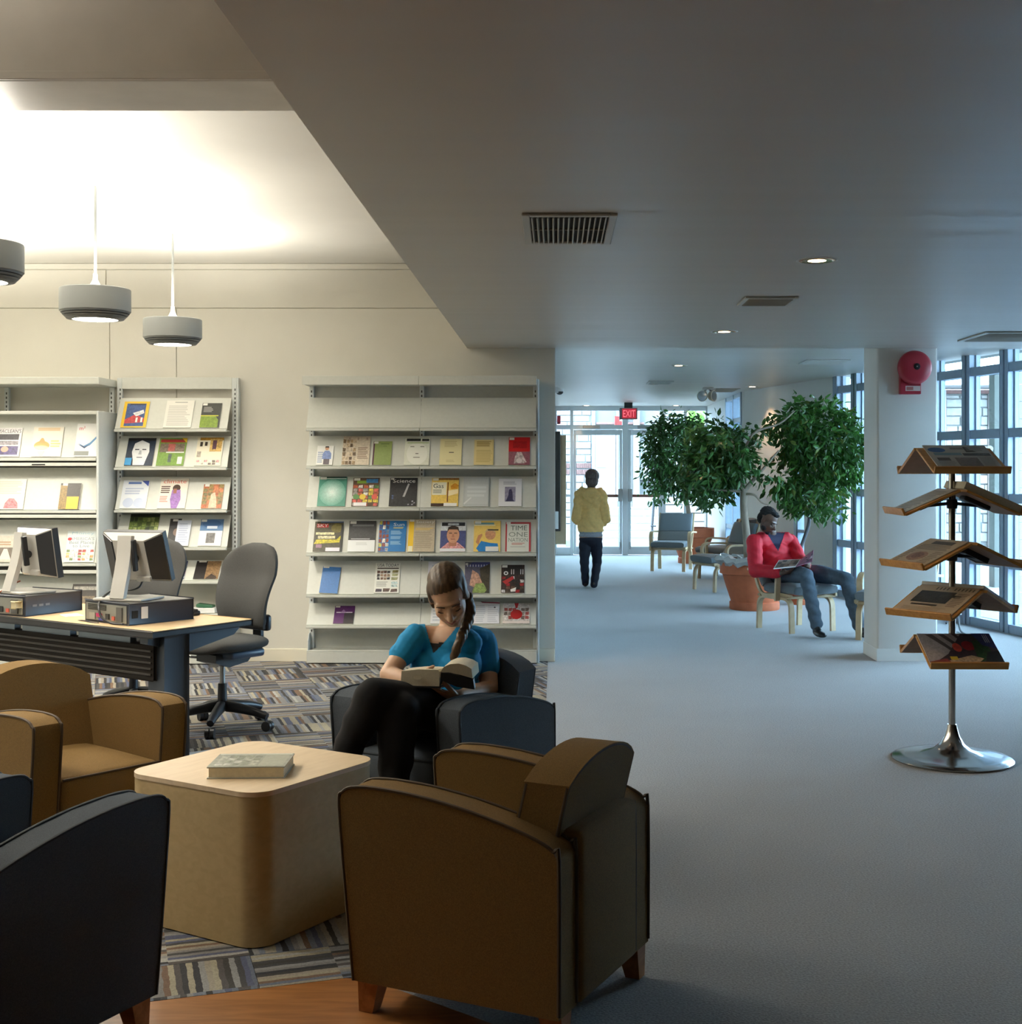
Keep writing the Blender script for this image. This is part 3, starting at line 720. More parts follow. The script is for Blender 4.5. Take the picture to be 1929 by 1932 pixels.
# ------------------------------------------------------------------ PCs, monitors, cables
M['pc'] = mat('computer_blue_black', (.018, .024, .042), .35, ns=300, na=.1)
M['pc_top'] = mat('computer_top_gray', (.16, .155, .14), .45)
M['silver'] = mat('monitor_silver', (.47, .455, .42), .42)
M['port'] = mat('port_metal', (.24, .24, .21), .4, metal=.4)
def make_pc(front, left, right, label):
    """desktop case lying flat, rear port panel towards front-left"""
    u = (left-front); v = (right-front); v.z = u.z = 0
    un = u.normalized(); vn = v.normalized()
    vn = (vn-un*vn.dot(un)).normalized(); W_, D_ = u.length, .40
    t = thing('desktop_computer', label, 'computer', (front.x, front.y, .7412), 0, 'desktop computers on the desk')
    Rm = Matrix((un, vn, Vector((0, 0, 1)))).transposed()
    def q(a0, a1, b0, b1, z0, z1, bev=0, bm=None): return box(bm or NB(), un*(a0+a1)/2+vn*(b0+b1)/2+Vector((0, 0, (z0+z1)/2)), (a1-a0, b1-b0, z1-z0), Rm, bev, 2)
    W_ = min(W_, .40)
    obj('case', q(0, W_, 0, D_, 0, .112, .006), M['pc'], t, smooth=40)
    obj('top_cover', q(.008, W_-.008, .008, D_-.008, .1105, .1135), M['pc_top'], t)
    bpn = obj('rear_panel', q(.015, W_-.01, -.004, .002, .01, .100), M['port'], t)
    rnd = random.Random(5)
    for k in range(4): obj('vent_slot', q(.20, W_-.03, -.007, -.003, .066+k*.008, .070+k*.008), M['dark'], bpn)
    for a0, a1, z0, z1, c in ((.24, .285, .030, .048, (.45, .02, .12)), (.22, .262, .012, .024, (.06, .07, .30)), (.17, .20, .02, .05, (.02, .02, .02)), (.30, .35, .015, .05, (.3, .29, .25)), (.12, .14, .02, .04, (.55, .1, .06)), (.05, .10, .015, .09, (.09, .09, .085))):
        obj('socket', q(a0, a1, -.010, -.003, z0, z1, .001), mat('socket_colour', c, .5), bpn)
    return t, un, vn, q
f2, l2, r2 = G(243, 1181, .7405), G(150, 1169, .7405), G(333, 1167, .7405)
pc2, un2, vn2, q2 = make_pc(f2, l2, r2, 'blue-black desktop computer lying flat with white sticker on its side')
obj('sticker', q2(-.002, .0, .075, .115, .030, .092), M['white'], pc2)
obj('logo_slot', q2(-.002, .0, .02, .055, .035, .075), M['dark'], pc2)
f1, l1, r1 = G(47, 1164, .7405), G(-60, 1156, .7405), G(141, 1153, .7405)
pc1, un1, vn1, q1 = make_pc(f1, l1, r1, 'blue-black desktop computer lying flat at the picture edge, pale marks on its side')
for k in range(3): obj('label_mark', q1(-.002, 0, .05+k*.045, .08+k*.045, .05, .062), mat('pale_mark', (.16, .17, .2), .5), pc1)
obj('yellow_plug', q1(.02, .045, -.05, -.004, .05, .085, .006), mat('plug_cream', (.55, .46, .27), .5), pc1)
def make_monitor(base, face, tilt, label, sw=.37, sh=.285):
    """base on the case; face = direction the screen looks; seen from behind"""
    t = thing('computer_monitor', label, 'monitor', base, math.atan2(face.x, -face.y), 'monitors on the desktop computers')
    T = Matrix.Rotation(tilt, 3, 'X'); O = Vector((0, -.02, .225))
    def fr(p): return O+T @ Vector(p)
    def frustum(bm, z0, w0, h0, z1, w1, h1, dz=0):
        A = [bm.verts.new(fr((sx*w0/2, z0, sz*h0/2))) for sx, sz in ((-1, -1), (1, -1), (1, 1), (-1, 1))]
        B = [bm.verts.new(fr((sx*w1/2, z1, sz*h1/2+dz))) for sx, sz in ((-1, -1), (1, -1), (1, 1), (-1, 1))]
        bm.faces.new(A[::-1]); bm.faces.new(B)
        for k in range(4): bm.faces.new((A[k], A[(k+1) % 4], B[(k+1) % 4], B[k]))
    bm = NB(); frustum(bm, -.045, sw, sh, -.010, sw, sh); bevel_all(bm, .005, 2, 30); obj('bezel', bm, M['black'], t)
    bm = NB(); frustum(bm, -.010, sw-.004, sh-.004, .045, sw*.52, sh*.80); bevel_all(bm, .006, 2, 25); obj('rear_housing', bm, M['silver'], t)
    for s in (-1, 1):
        A = [fr((s*(sw/2-.006), -.006, -sh/2+.01)), fr((s*(sw/2-.006), -.006, sh/2-.01)), fr((s*sw*.265, .046, sh*.38)), fr((s*sw*.265, .046, -sh*.38))]
        bm = NB(); prism(bm, A, (s*.006, .003, 0)); obj('side_grille', bm, M['black'], t)
    obj('screen', box(NB(), fr((0, -.0465, 0)), (sw-.04, .002, sh-.04), T), mat('dark_screen', (.01, .012, .016), .1), t)
    bm = NB(); strip(bm, smooth_path([(0, .15, .012), (0, .13, .08), (0, .105, .16), (0, .085, .25), (0, .075, .345)], 4), (1, 0, 0), .085, .028); bevel_all(bm, .007, 2, 40)
    st = obj('stand', bm, M['silver'], t, smooth=40)
    obj('stand_slot', box(NB(), (-.052, .075, .24), (.02, .03, .17), Matrix.Rotation(-.12, 3, 'X'), .004, 1), M['black'], st)
    obj('tilt_hinge', cyl(NB(), (-.05, .055, .22), (.05, .055, .22), .022, n=14), M['black'], t, smooth=40)
    obj('base_plate', box(NB(), (0, .05, .008), (.30, .22, .014), None, .006, 2), M['silver'], t, smooth=40)
    obj('port_box', box(NB(), fr((-.06, .05, -sh*.36)), (.09, .03, .03), T, .004, 1), M['silver'], t)
    return t
m2b = f2+un2*.22+vn2*.18+Vector((0, 0, .1150))
face2 = Vector((.33, .94, 0))
mon2 = make_monitor(m2b, Vector((.28, .96, 0)), math.radians(-19), 'silver-backed monitor on the stickered desktop computer, seen from behind')
m1b = f1+un1*.17+vn1*.20+Vector((0, 0, .1150))
mon1 = make_monitor(m1b, Vector((.62, .78, 0)), math.radians(-8), 'silver-backed monitor on the desktop computer at the picture edge, turned aside')
def cable(pts, r, label, m=None):
    o = obj('cable', tube(NB(), smooth_path(pts, 6), r, 7), m or M['black'], smooth=60); tag(o, label, 'cable', 'computer cables on the desk'); return o
cable([P(222, 1106, m2b.y), P(205, 1118, m2b.y-.1), P(190, 1132, f2.y+.2), P(186, 1145, f2.y+.02), P(192, 1165, f2.y-.02), P(210, 1176, f2.y-.03), P(232, 1178, f2.y-.04)], .006, 'black cable curling down from the stickered computer case')
cable([P(234, 1112, m2b.y+.05), P(247, 1113, m2b.y+.0), P(262, 1108, m2b.y), P(268, 1098, m2b.y+.05)], .006, 'black cable looped behind the monitor above the stickered case')
cable([P(136, 1178, 7.05), P(145, 1172, 7.04), P(158, 1171, 6.98), P(172, 1174, 6.93), P(186, 1176, 6.9)], .004, 'thin dark cable coiled on the desk beside the stickered case')
cable([P(0, 1117, m1b.y-.1), P(20, 1104, m1b.y), P(38, 1096, m1b.y+.05)], .005, 'orange-brown cable rising to the turned-aside monitor', mat('rust_cable', (.30, .10, .05), .5))
kb = thing('keyboard', 'black keyboard on the desk behind the stickered computer', 'keyboard', G(350, 1160, .7405), math.radians(40))
obj('body', box(NB(), (0, 0, .014), (.11, .16, .026), None, .008, 2), M['black'], kb, smooth=40)
for i in range(3):
    for j in range(5): obj('key', box(NB(), (-.035+i*.033, -.06+j*.03, .030), (.026, .024, .010), None, .003, 1), M['black'], kb)
pd = thing('paper_sheet', 'small white paper lying on the desk between the computers', 'paper', G(135, 1161, .7405), .6)
obj('sheet', box(NB(), (0, 0, .001), (.10, .14, .0015)), M['white'], pd)

# ------------------------------------------------------------------ office chairs
M['ofab'] = mat('office_gray_fabric', (.060, .060, .058), .9, ns=420, na=.35, bump=.4, bs=800)
M['oblk'] = mat('office_black_plastic', (.022, .026, .034), .38)
def make_office_chair(label, loc, rz):
    t = thing('office_chair', label, 'office chair', loc, rz, 'office chairs by the computer desk')
    # local: front is -y
    for k in range(5):
        a = 2*PI*k/5+.35; d = Vector((math.cos(a), math.sin(a), 0))
        bm = NB(); pts = [d*.03+Vector((0, 0, .135)), d*.12+Vector((0, 0, .125)), d*.22+Vector((0, 0, .108)), d*.30+Vector((0, 0, .085))]
        tube(bm, smooth_path(pts, 3), [.036-.0016*i for i in range(10)], 8); arm = obj('base_arm', bm, M['oblk'], t, smooth=50)
        c = d*.305; s = Vector((-d.y, d.x, 0)).normalized()
        bm = NB(); cyl(bm, c+Vector((0, 0, .030))-s*.026, c+Vector((0, 0, .030))-s*.004, .030, n=14); cyl(bm, c+Vector((0, 0, .030))+s*.004, c+Vector((0, 0, .030))+s*.026, .030, n=14)
        obj('caster', bm, M['black'], arm, smooth=40)
    obj('lift_sleeve', cyl(NB(), (0, 0, .12), (0, 0, .27), .030, .026, 16), M['oblk'], t, smooth=40)
    obj('gas_lift', cyl(NB(), (0, 0, .26), (0, 0, .43), .016, n=14), M['gray_metal'], t, smooth=40)
    bm = NB(); prism(bm, [(-.09, -.12, .455), (-.09, .18, .455), (-.09, .12, .395), (-.09, -.02, .375), (-.09, -.12, .41)], (.18, 0, 0)); bevel_all(bm, .014, 2, 30)
    mech = obj('tilt_mechanism', bm, M['oblk'], t, smooth=40)
    obj('side_cover', box(NB(), (.0, .06, .452), (.34, .26, .05), None, .02, 3), mat('mech_blue_gray', (.07, .10, .15), .35), t, smooth=40)
    obj('height_lever', tube(NB(), [(-.08, -.05, .42), (-.22, -.06, .415), (-.26, -.06, .425)], .008, 8), M['chrome'], mech)
    bm = NB(); bmesh.ops.create_uvsphere(bm, u_segments=28, v_segments=14, radius=1)
    for v in bm.verts:
        x, y, z = v.co; f = lambda q, e: math.copysign(abs(q)**e, q)
        n_ = max(abs(x), abs(y)); 
        v.co = Vector((f(x, .62)*.255, f(y, .62)*.24-.01, .515+f(z, .8)*.045-(.03*max(0, -y-.6)/.4)))
    obj('seat', bm, M['ofab'], t, smooth=60)
    # backrest: broad rounded pad, curved round the sitter
    bm = NB(); NX, NZ = 18, 22; grid = {}
    for side in (0, 1):
        for i in range(NX+1):
            for j in range(NZ+1):
                u, v = -1+2*i/NX, j/NZ
                hw = .200+.052*math.sin(v*PI*.62)+.0*v
                if v > .62: hw *= math.sqrt(max(0, 1-((v-.62)/.385)**2.6))**.9
                if v < .06: hw *= .93
                x = u*hw; z = .59+v*.51
                y = .215+.05*(v-.35)+.045*(1-math.cos(PI*v))*.4 - .055*(u*u)*(hw/.24)**2 - .05*math.sin(PI*min(1, v*1.6))*(.6)
                edge = max(abs(u)**6, (1-v)**14, v**20)
                y += (1 if side else -1)*.036*(1-edge*.75)
                grid[side, i, j] = bm.verts.new((x, y, z))
        for i in range(NX):
            for j in range(NZ): bm.faces.new((grid[side, i, j], grid[side, i+1, j], grid[side, i+1, j+1], grid[side, i, j+1]))
    for j in range(NZ):
        for i in (0, NX): bm.faces.new((grid[0, i, j], grid[0, i, j+1], grid[1, i, j+1], grid[1, i, j]))
    for i in range(NX):
        for j in (0, NZ): bm.faces.new((grid[0, i, j], grid[0, i+1, j], grid[1, i+1, j], grid[1, i, j]))
    bmesh.ops.remove_doubles(bm, verts=bm.verts, dist=.0008)
    obj('backrest', bm, M['ofab'], t, smooth=60)
    bm = NB(); strip(bm, smooth_path([(0, .05, .435), (0, .20, .425), (0, .265, .46), (0, .275, .56), (0, .262, .72), (0, .268, .86)], 5), (1, 0, 0), .075, .022); bevel_all(bm, .006, 2, 40)
    obj('back_bar', bm, M['oblk'], t, smooth=40)
    obj('lower_shell', box(NB(), (0, .235, .62), (.30, .05, .10), None, .02, 3), M['oblk'], t, smooth=40)
    return t
oc = make_office_chair('gray fabric office chair pushed to the near end of the desk', (-2.00, 7.80, .004), rot_to(-.60, -.80))
oc2 = dup(oc, (-2.68, 8.25, .004), rot_to(-.35, -.94), 'gray fabric office chair half hidden behind the stickered computer\'s monitor', 'office chairs by the computer desk')
# ------------------------------------------------------------------ pendant lamps, downlights, vents, signs
M['lamp_shell'] = mat('pendant_gray_shell', (.27, .285, .28), .5)
M['lamp_rib'] = mat('pendant_rib_gray', (.15, .16, .16), .5)
M['lamp_glow'] = emit('pendant_diffuser_glow', (1, .93, .78), 14)
M['lamp_top'] = emit('pendant_neck_glow', (1, .93, .80), 2.2)
def make_pendant(label, loc, group):
    t = thing('pendant_lamp', label, 'lamp', loc, 0, group)     # origin at the ceiling
    obj('ceiling_cap', lathe(NB(), [(.045, 0), (.045, -.008), (.012, -.018)], 24), M['white'], t, smooth=40)
    obj('rod', cyl(NB(), (0, 0, 0), (0, 0, -.55), .008, n=10), M['lamp_shell'], t, smooth=40)
    obj('neck', lathe(NB(), [(.012, -.53), (.014, -.565), (.026, -.59), (.036, -.608), (.042, -.62)], 20), M['lamp_top'], t, smooth=40)
    sh = obj('drum_shade', lathe(NB(), [(.05, -.617), (.192, -.618), (.198, -.621), (.200, -.626), (.200, -.750), (.197, -.753)], 48), M['lamp_shell'], t, smooth=30)
    r = [.195, .187, .176, .163]
    for k in range(3):
        z = -.752-.013*k
        obj('rib', lathe(NB(), [(r[k]-.012, z), (r[k], z-.001), (r[k+1]+.004, z-.010), (r[k+1]-.010, z-.011)], 48), M['lamp_rib'], sh, smooth=50)
    obj('lower_rim', lathe(NB(), [(.166, -.789), (.160, -.796), (.128, -.800), (.126, -.792)], 48), M['lamp_rib'], t, smooth=50)
    obj('diffuser', lathe(NB(), [(.0005, -.797), (.128, -.797), (.128, -.793), (.0005, -.793)], 40), M['lamp_glow'], t, smooth=50)
    return t
def spot(name, loc, aim, power, color, ang, blend=.5, rad=.05):
    d = bpy.data.lights.new(name, 'SPOT'); d.energy = power; d.color = color; d.spot_size = math.radians(ang); d.spot_blend = blend; d.shadow_soft_size = rad
    o = bpy.data.objects.new(name, d); COL.objects.link(o); o.location = loc; o.rotation_euler = Vector(aim).to_track_quat('-Z', 'Y').to_euler(); return o
pl = None
for k, (y, lab) in enumerate(((9.11, 'gray drum pendant lamp hanging highest above the office chair, nearest the shelf wall'), (7.577, 'gray drum pendant lamp hanging second from the shelf wall'), (6.04, 'gray drum pendant lamp cut by the picture edge'))):
    loc = (-2.685, y, ZH)
    if pl is None: pl = make_pendant(lab, loc, 'pendant lamps in a row')
    else: dup(pl, loc, 0, lab, 'pendant lamps in a row')
    spot('pendant_or_added_uplight', (loc[0], loc[1], ZH-.56), (0, 0, 1), 60, (1, .945, .83), 164, .35, .07)
    spot('pendant_or_added_downlight', (loc[0], loc[1], ZH-.81), (0, 0, -1), 55, (1, .945, .83), 150, .6, .12)
# the lamp rows go on outside the picture, over the same room
for x, y in ((-4.5, 9.11), (-4.5, 7.577), (-4.5, 6.04)):
    spot('pendant_or_added_uplight', (x, y, ZH-.56), (0, 0, 1), 55, (1, .945, .83), 164, .35, .07)
    spot('pendant_or_added_downlight', (x, y, ZH-.81), (0, 0, -1), 34, (1, .945, .83), 150, .6, .12)
for x, y in ((-3.3, 3.4),):  # unseen lights off the rows, added to brighten the beam and near bay
    spot('pendant_or_added_uplight', (x, y, 2.75), (0, 0, 1), 66, (1, .93, .78), 165, .35, .1)
    spot('pendant_or_added_downlight', (x, y, 2.5), (0, 0, -1), 9, (1, .93, .78), 140, .6, .12)

spot('pendant_or_added_downlight', (-2.685, 4.505, ZH-.78), (0, 0, -1), 48, (1, .945, .83), 135, .6, .12)
M['can'] = mat('downlight_reflector', (.80, .52, .26), .16, metal=1)
M['bulb'] = emit('downlight_bulb', (1, .72, .42), 10)
def make_down(label, x, y, zc, group):
    t = thing('recessed_downlight', label, 'ceiling light', (x, y, zc), 0, group)
    obj('trim_ring', lathe(NB(), [(.086, .0), (.092, -.004), (.098, -.002), (.098, .0)], 32), M['white'], t, smooth=40)
    obj('reflector', lathe(NB(), [(.084, -.003), (.083, -.0035), (.03, -.0015), (.028, -.001)], 32), M['can'], t, smooth=60)
    obj('bulb', lathe(NB(), [(.001, -.0042), (.040, -.0038), (.046, -.002), (.001, -.0015)], 24), M['bulb'], t, smooth=60)
    return t
g = 'recessed downlights in the low ceiling'
dl = [((1542, 491), ZL, 'round amber downlight in the low ceiling, nearest the viewer'), ((1367, 625.5), ZL, 'round amber downlight in the low ceiling, second from the viewer'),
      ((1281, 689.5), ZF, 'amber downlight in the hall ceiling, above the ficus crowns'), ((1234, 724.5), ZF, 'amber downlight in the hall ceiling before the exit sign'),
      ((1420, 729.5), ZF, 'amber downlight in the hall ceiling washing the oblique wall'), ((1107, 765.0), ZF, 'amber downlight in the ceiling just before the glass doors, over the walker'),
      ((1276, 765.0), ZF, 'amber downlight in the ceiling beside the exit sign')]
first = None
for (px, py), zc, lab in dl:
    Y = K*(zc-CH)/(CY-py); X = (px-CX)*Y/K
    if first is None: first = make_down(lab, X, Y, zc, g)
    else: dup(first, (X, Y, zc), 0, lab, g)
    spot('downlight_beam', (X, Y, zc-.02), (0, 0, -1), 9 if px != 1420 else 30, (1, .66, .36), 95, .7, .04)
def vent(label, c4, zc, nsl, along):
    """c4 = x0,x1,y0,y1 on the ceiling"""
    x0, x1, y0, y1 = c4
    t = thing('ceiling_vent', label, 'vent', ((x0+x1)/2, (y0+y1)/2, zc), 0, 'ceiling vents')
    hx, hy = (x1-x0)/2, (y1-y0)/2; fw = min(.04, hx*.17)
    obj('backing', bx(-hx+.01, hx-.01, -hy+.01, hy-.01, -.002, 0), M['dark'], t)
    bm = NB()
    for a in ((-hx, -hx+fw, -hy, hy), (hx-fw, hx, -hy, hy)): obj('frame_side', bx(*a, -.012, -.0005, .003, 1), M['vent'], t)
    for a in ((-hx+fw, hx-fw, -hy, -hy+.03), (-hx+fw, hx-fw, hy-.03, hy)): obj('frame_side', bx(*a, -.012, -.0005, .003, 1), M['vent'], t)
    for k in range(nsl):
        q = (k+.5)/nsl
        if along == 'y': xx = -hx+fw+q*(2*hx-2*fw); b = box(NB(), (xx, 0, -.009), (.004, 2*hy-.06, .015), Matrix.Rotation(.35, 3, 'Y'))
        else: yy = -hy+.03+q*(2*hy-.06); b = box(NB(), (0, yy, -.009), (2*hx-2*fw, .004, .015), Matrix.Rotation(.5, 3, 'X'))
        obj('slat', b, M['vent'], t)
    if along == 'y': obj('cross_bar', bx(-hx+fw, hx-fw, -.008, .008, -.008, -.002), mat('vent_bar', (.2, .17, .11), .6), t)
    return t
vent('white slatted vent in the dark low ceiling, largest and nearest', (-.130, .239, 4.965, 5.60), ZL, 15, 'y')
vent('small vent in the low ceiling between the two amber downlights', (1.08, 1.385, 7.37, 7.72), ZL, 9, 'x')
vent('vent in the low ceiling above the window wall at the picture edge', (3.06, 3.60, 9.24, 9.88), ZL, 12, 'x')
vent('vent in the hall ceiling beside the white column', (2.62, 3.08, 13.5, 14.0), ZF, 9, 'x')
vent('vent in the hall ceiling behind the twin emergency lamp', (2.26, 2.62, 18.35, 19.05), ZF, 8, 'x')
vent('faint vent in the middle of the hall ceiling', (1.21, 1.54, 16.8, 17.3), ZF, 8, 'x')

# twin emergency lamp
e0 = P(1336, 745, 18.2); em = thing('emergency_lamp', 'twin-headed emergency lamp under the hall ceiling by the ficus', 'lamp', (e0.x, e0.y, ZF))
obj('mount_plate', box(NB(), (0, 0, -.015), (.16, .09, .03), None, .008, 2), M['white'], em, smooth=40)
for s, yaw in ((-1, -.5), (1, .9)):
    c = Vector((s*.07, 0, -.115)); Rm = Matrix.Rotation(yaw, 3, 'Z') @ Matrix.Rotation(PI/2, 3, 'X')
    h = obj('lamp_head', lathe(NB(), [(.02, -.06), (.06, -.045), (.078, .0), (.08, .02), (.07, .022)], 24, c, Rm), mat('lamp_cream', (.62, .58, .48), .45), em, smooth=40)
    obj('lens', lathe(NB(), [(.001, .0235), (.04, .024), (.069, .022), (.001, .02)], 24, c, Rm), mat('lamp_lens', (.5, .56, .62), .12, metal=.8), h, smooth=40)
    obj('arm', tube(NB(), [(s*.02, 0, -.025), c+Vector((0, 0, .05))], .012, 8), M['gray_metal'], em, smooth=40)
# exit sign
x0, x1, y0, y1 = 1169, 1203, 769.5, 791.5; YE = 22.3
ex_c = P((x0+x1)/2, (y0+y1)/2, YE); es = thing('exit_sign', 'red illuminated EXIT sign hanging before the glass doors', 'sign', (ex_c.x, YE, ex_c.z))
hw, hh = (x1-x0)/2*YE/K, (y1-y0)/2*YE/K
obj('housing', bx(-hw, hw, -.03, .03, -hh, hh, .006, 2), mat('exit_housing', (.25, .22, .22), .5), es)
obj('face', bx(-hw+.045, hw-.022, -.034, -.029, -hh+.02, hh-.016), emit('exit_face_red', (.50, .035, .06), .5), es)
obj('hanger', bx(-.07, .07, -.02, .02, hh-.002, ZF-ex_c.z+.002, .004, 1), M['black'], es)
def text3d(name, s, w_, h_, mat_, parent, loc, rot=(PI/2, 0, 0), ext=.001):
    cu = bpy.data.curves.new('lettering', 'FONT'); cu.body = s; cu.resolution_u = 3; cu.extrude = .02
    to = bpy.data.objects.new('lettering', cu); COL.objects.link(to); bpy.context.view_layer.update()
    me = bpy.data.meshes.new_from_object(to); bpy.data.objects.remove(to); bpy.data.curves.remove(cu)
    xs = [v.co.x for v in me.vertices]; ys = [v.co.y for v in me.vertices]
    for v in me.vertices: v.co = Vector(((v.co.x-min(xs))/(max(xs)-min(xs))*w_-w_/2, (v.co.y-min(ys))/(max(ys)-min(ys))*h_-h_/2, v.co.z/.02*ext))
    me.name = name; o = link(name, me, mat_, parent); o.location = loc; o.rotation_euler = rot; return o
text3d('letters', 'EXIT', (hw*2-.10), hh*1.15, emit('exit_letter_red', (1, .16, .2), .75), es, (.012, -.0355, 0))
# EXIT sign's reflection in the transom, built as red boards, and a red strobe
s2 = thing('sign_reflection', 'red boards standing in for the EXIT sign reflection in the transom glass', 'sign', P(1169, 794, 25.5))
def q2f(a, b_, c_, d): A, B = P(a, c_, 25.5), P(b_, d, 25.5); return A-s2.location, B-s2.location
for n_, (a, b_, c_, d) in (('board', (1160, 1169, 785, 802)), ('board', (1169, 1183.5, 794.5, 802))):
    A, B = q2f(a, b_, c_, d); obj(n_, bx(A.x, B.x, -.02, .02, B.z, A.z, .004, 1), mat('reflection_red', (.62, .10, .09), .5), s2)
A = P(1166, 802, 25.5); obj('post', bx(-.02, .02, .02, .05, -s2.location.z-.06, .05), M['gray_metal'], s2)  # made-up support under the reflection boards
st = thing('fire_strobe', 'red strobe box beside the entrance sidelight, half behind the wall corner', 'alarm', P(1055, 794, YF-.12))
obj('body', bx(-.035, .03, -.05, .05, -.06, .09, .006, 1), M['red'], st); obj('lens', bx(-.03, -.01, -.06, -.049, -.06, -.02, .004, 1), M['black'], st)
obj('bracket', bx(-.01, .02, .05, .08, -.02, .02), M['gray_metal'], st)
# security camera on the wall end
sc0 = P(1053.5, 738, 10.9); scam = thing('security_camera', 'small white dome camera with black lens on the wall end', 'camera', sc0)
obj('bracket', box(NB(), (-.012, 0, .008), (.03, .07, .05), None, .006, 2), M['white'], scam)
obj('housing', lathe(NB(), [(.02, .03), (.034, .02), (.036, 0), (.034, -.004)], 20, (.012, 0, 0)), M['white'], scam, smooth=40)
obj('dome', lathe(NB(), [(.032, -.003), (.028, -.018), (.016, -.028), (.002, -.031)], 20, (.012, 0, 0)), M['black'], scam, smooth=60)
# display case on the hall wall
dc = thing('notice_case', 'tall wooden notice case on the hall wall by the sidelight', 'notice board', (0, 20.6, 0))
def cz(py, Y): return CH-(py-CY)*Y/K
obj('case', bx(.001, .168, 20.0, 21.9, cz(1027, 20), cz(821, 20), .006, 1), mat('case_tan', (.48, .36, .22), .6, ns=8, na=.1), dc, ws=True)
obj('dark_edge', bx(.001, .078, 19.94, 20.0, cz(1002, 20), cz(814, 20), .004, 1), mat('case_dark', (.03, .025, .018), .6), dc, ws=True)
obj('paper', bx(.001, .05, 19.93, 19.939, cz(998, 19.93), cz(965, 19.93)), M['white'], dc, ws=True)
# fire bell on the column
bc = P(1721, 695, YW); fb = thing('fire_bell', 'round red fire alarm bell on the white column', 'alarm', (bc.x, YW, bc.z))
RB = Matrix.Rotation(PI/2, 3, 'X')
obj('gong', lathe(NB(), [(.135, .065), (.138, .075), (.134, .105), (.112, .125), (.06, .133), (.022, .134)], 48, (0, 0, 0), RB), M['red'], fb, smooth=50)
hb = obj('hub', lathe(NB(), [(.026, .130), (.026, .137), (.018, .139), (.001, .139)], 24, (.005, 0, .005), RB), mat('bell_hub', (.02, .02, .025), .3), fb, smooth=40)
obj('screw', lathe(NB(), [(.008, .138), (.006, .142), (.001, .142)], 12, (.005, 0, .005), RB), M['chrome'], hb)
bb = obj('back_box', bx(-.108, .06, -.062, 0, -.212, .04, .006, 2), M['red'], fb)
obj('label_plate', bx(-.068, .052, -.064, -.061, -.187, -.146), mat('bell_label', (.66, .55, .52), .5), bb)
obj('label_print', bx(-.060, -.006, -.0652, -.0635, -.18, -.153), mat('bell_label_print', (.45, .16, .14), .5), bb)
# wall outlet-free, cable loop behind the rack
# ------------------------------------------------------------------ library shelving
def S(x, y, Y): return P(x, y, Y)
YB_, YFt = 10.44, 10.30           # back and front of the sloping display plates
def slope_shelf(t, xl, xr, ytop, ybot, lip=5.0):
    """sloping display plate with lip; xl,xr metres; ytop,ybot pixel rows"""
    zt = CH-(ytop-CY)*YB_/K; zb = CH-(ybot-CY)*YFt/K
    sh = obj('shelf', prism(NB(), [(xl, YB_, zt), (xl, YFt, zb), (xl, YFt+.004, zb-.004), (xl, YB_+.004, zt-.002)], (xr-xl, 0, 0)), M['steel'], t, ws=True)
    obj('lip', bx(xl, xr, YFt-.026, YFt+.008, zb-.026, zb-.005, .003, 1), M['steel'], sh, ws=True)
    obj('underside', bx(xl+.004, xr-.004, YFt+.008, YB_+.01, zb-.018, zb-.014), M['steel'], sh, ws=True)
    return sh, (xl, xr, zt, zb)
def slots(t, up, x, z0, z1, y):
    n = int((z1-z0)/.035)
    bm = NB()
    for k in range(n): bx(x-.005, x+.005, y-.0015, y, z0+k*.035, z0+k*.035+.018, 0, 1, bm)
    o = obj('slots', bm, M['slot'], up, ws=True); o['kind'] = 'stuff'
# ---- unit A: double magazine display
xl, xr, xm = -1.975, -.148, -1.055
ua = thing('magazine_shelf', 'two-bay pale metal magazine display shelving beside the hall opening', 'shelf', ((xl+xr)/2, 10.45, .004))
ztop = CH-(711-CY)*10.3/K
for x in (xl+.012, xm-.02, xr-.012):
    up = obj('upright', bx(x-.018, x+.018, 10.455, 10.495, .004, ztop-.02, .003, 1), M['steelb'], ua, ws=True); slots(ua, up, x, .25, ztop-.06, 10.4555)
obj('end_panel', bx(xr-.002, xr+.018, 10.40, 10.52, .004, ztop-.01, .004, 1), M['steelb'], ua, ws=True)
obj('back_sheet', bx(xl+.02, xr-.02, 10.498, 10.510, .1, ztop-.03), M['steel'], ua, ws=True)
for a, b_ in ((xl-.02, xm-.021), (xm-.019, xr-.0)):
    cp = obj('canopy', bx(a, b_, 10.23, 10.50, CH-(725-CY)*10.23/K, CH-(712-CY)*10.23/K, .004, 1), M['steel'], ua, ws=True)
    obj('canopy_lip', bx(a, b_, 10.222, 10.23, CH-(726-CY)*10.23/K, CH-(709-CY)*10.23/K, .002, 1), M['steel'], cp, ws=True)
rowsA = [(750.5, 807), (822.6, 879), (899, 957.5), (980, 1043), (1058, 1121), (1137.7, 1179)]
plA = []
for yt, yb in rowsA:
    for a, b_ in ((xl, xm-.021), (xm-.019, xr-.004)):
        sh, pl_ = slope_shelf(ua, a, b_, yt, yb)
        plA.append(pl_)
z0 = .004
for a, b_ in ((xl-.01, xm-.021), (xm-.019, xr)):
    bsh = obj('base_shelf', bx(a, b_, 10.36, 10.50, .175-.075, .115, .003, 1), M['steel'], ua, ws=True)
    obj('kick_plate', bx(a, b_, 10.36, 10.38, .012, .1, .003, 1), M['steel'], bsh, ws=True)
obj('base_bracket', prism(NB(), [(xl-.002, 10.36, .115), (xl-.002, 10.46, .115), (xl-.002, 10.46, .25), (xl-.002, 10.40, .24), (xl-.002, 10.36, .19)], (.006, 0, 0)), M['steelb'], ua, ws=True)
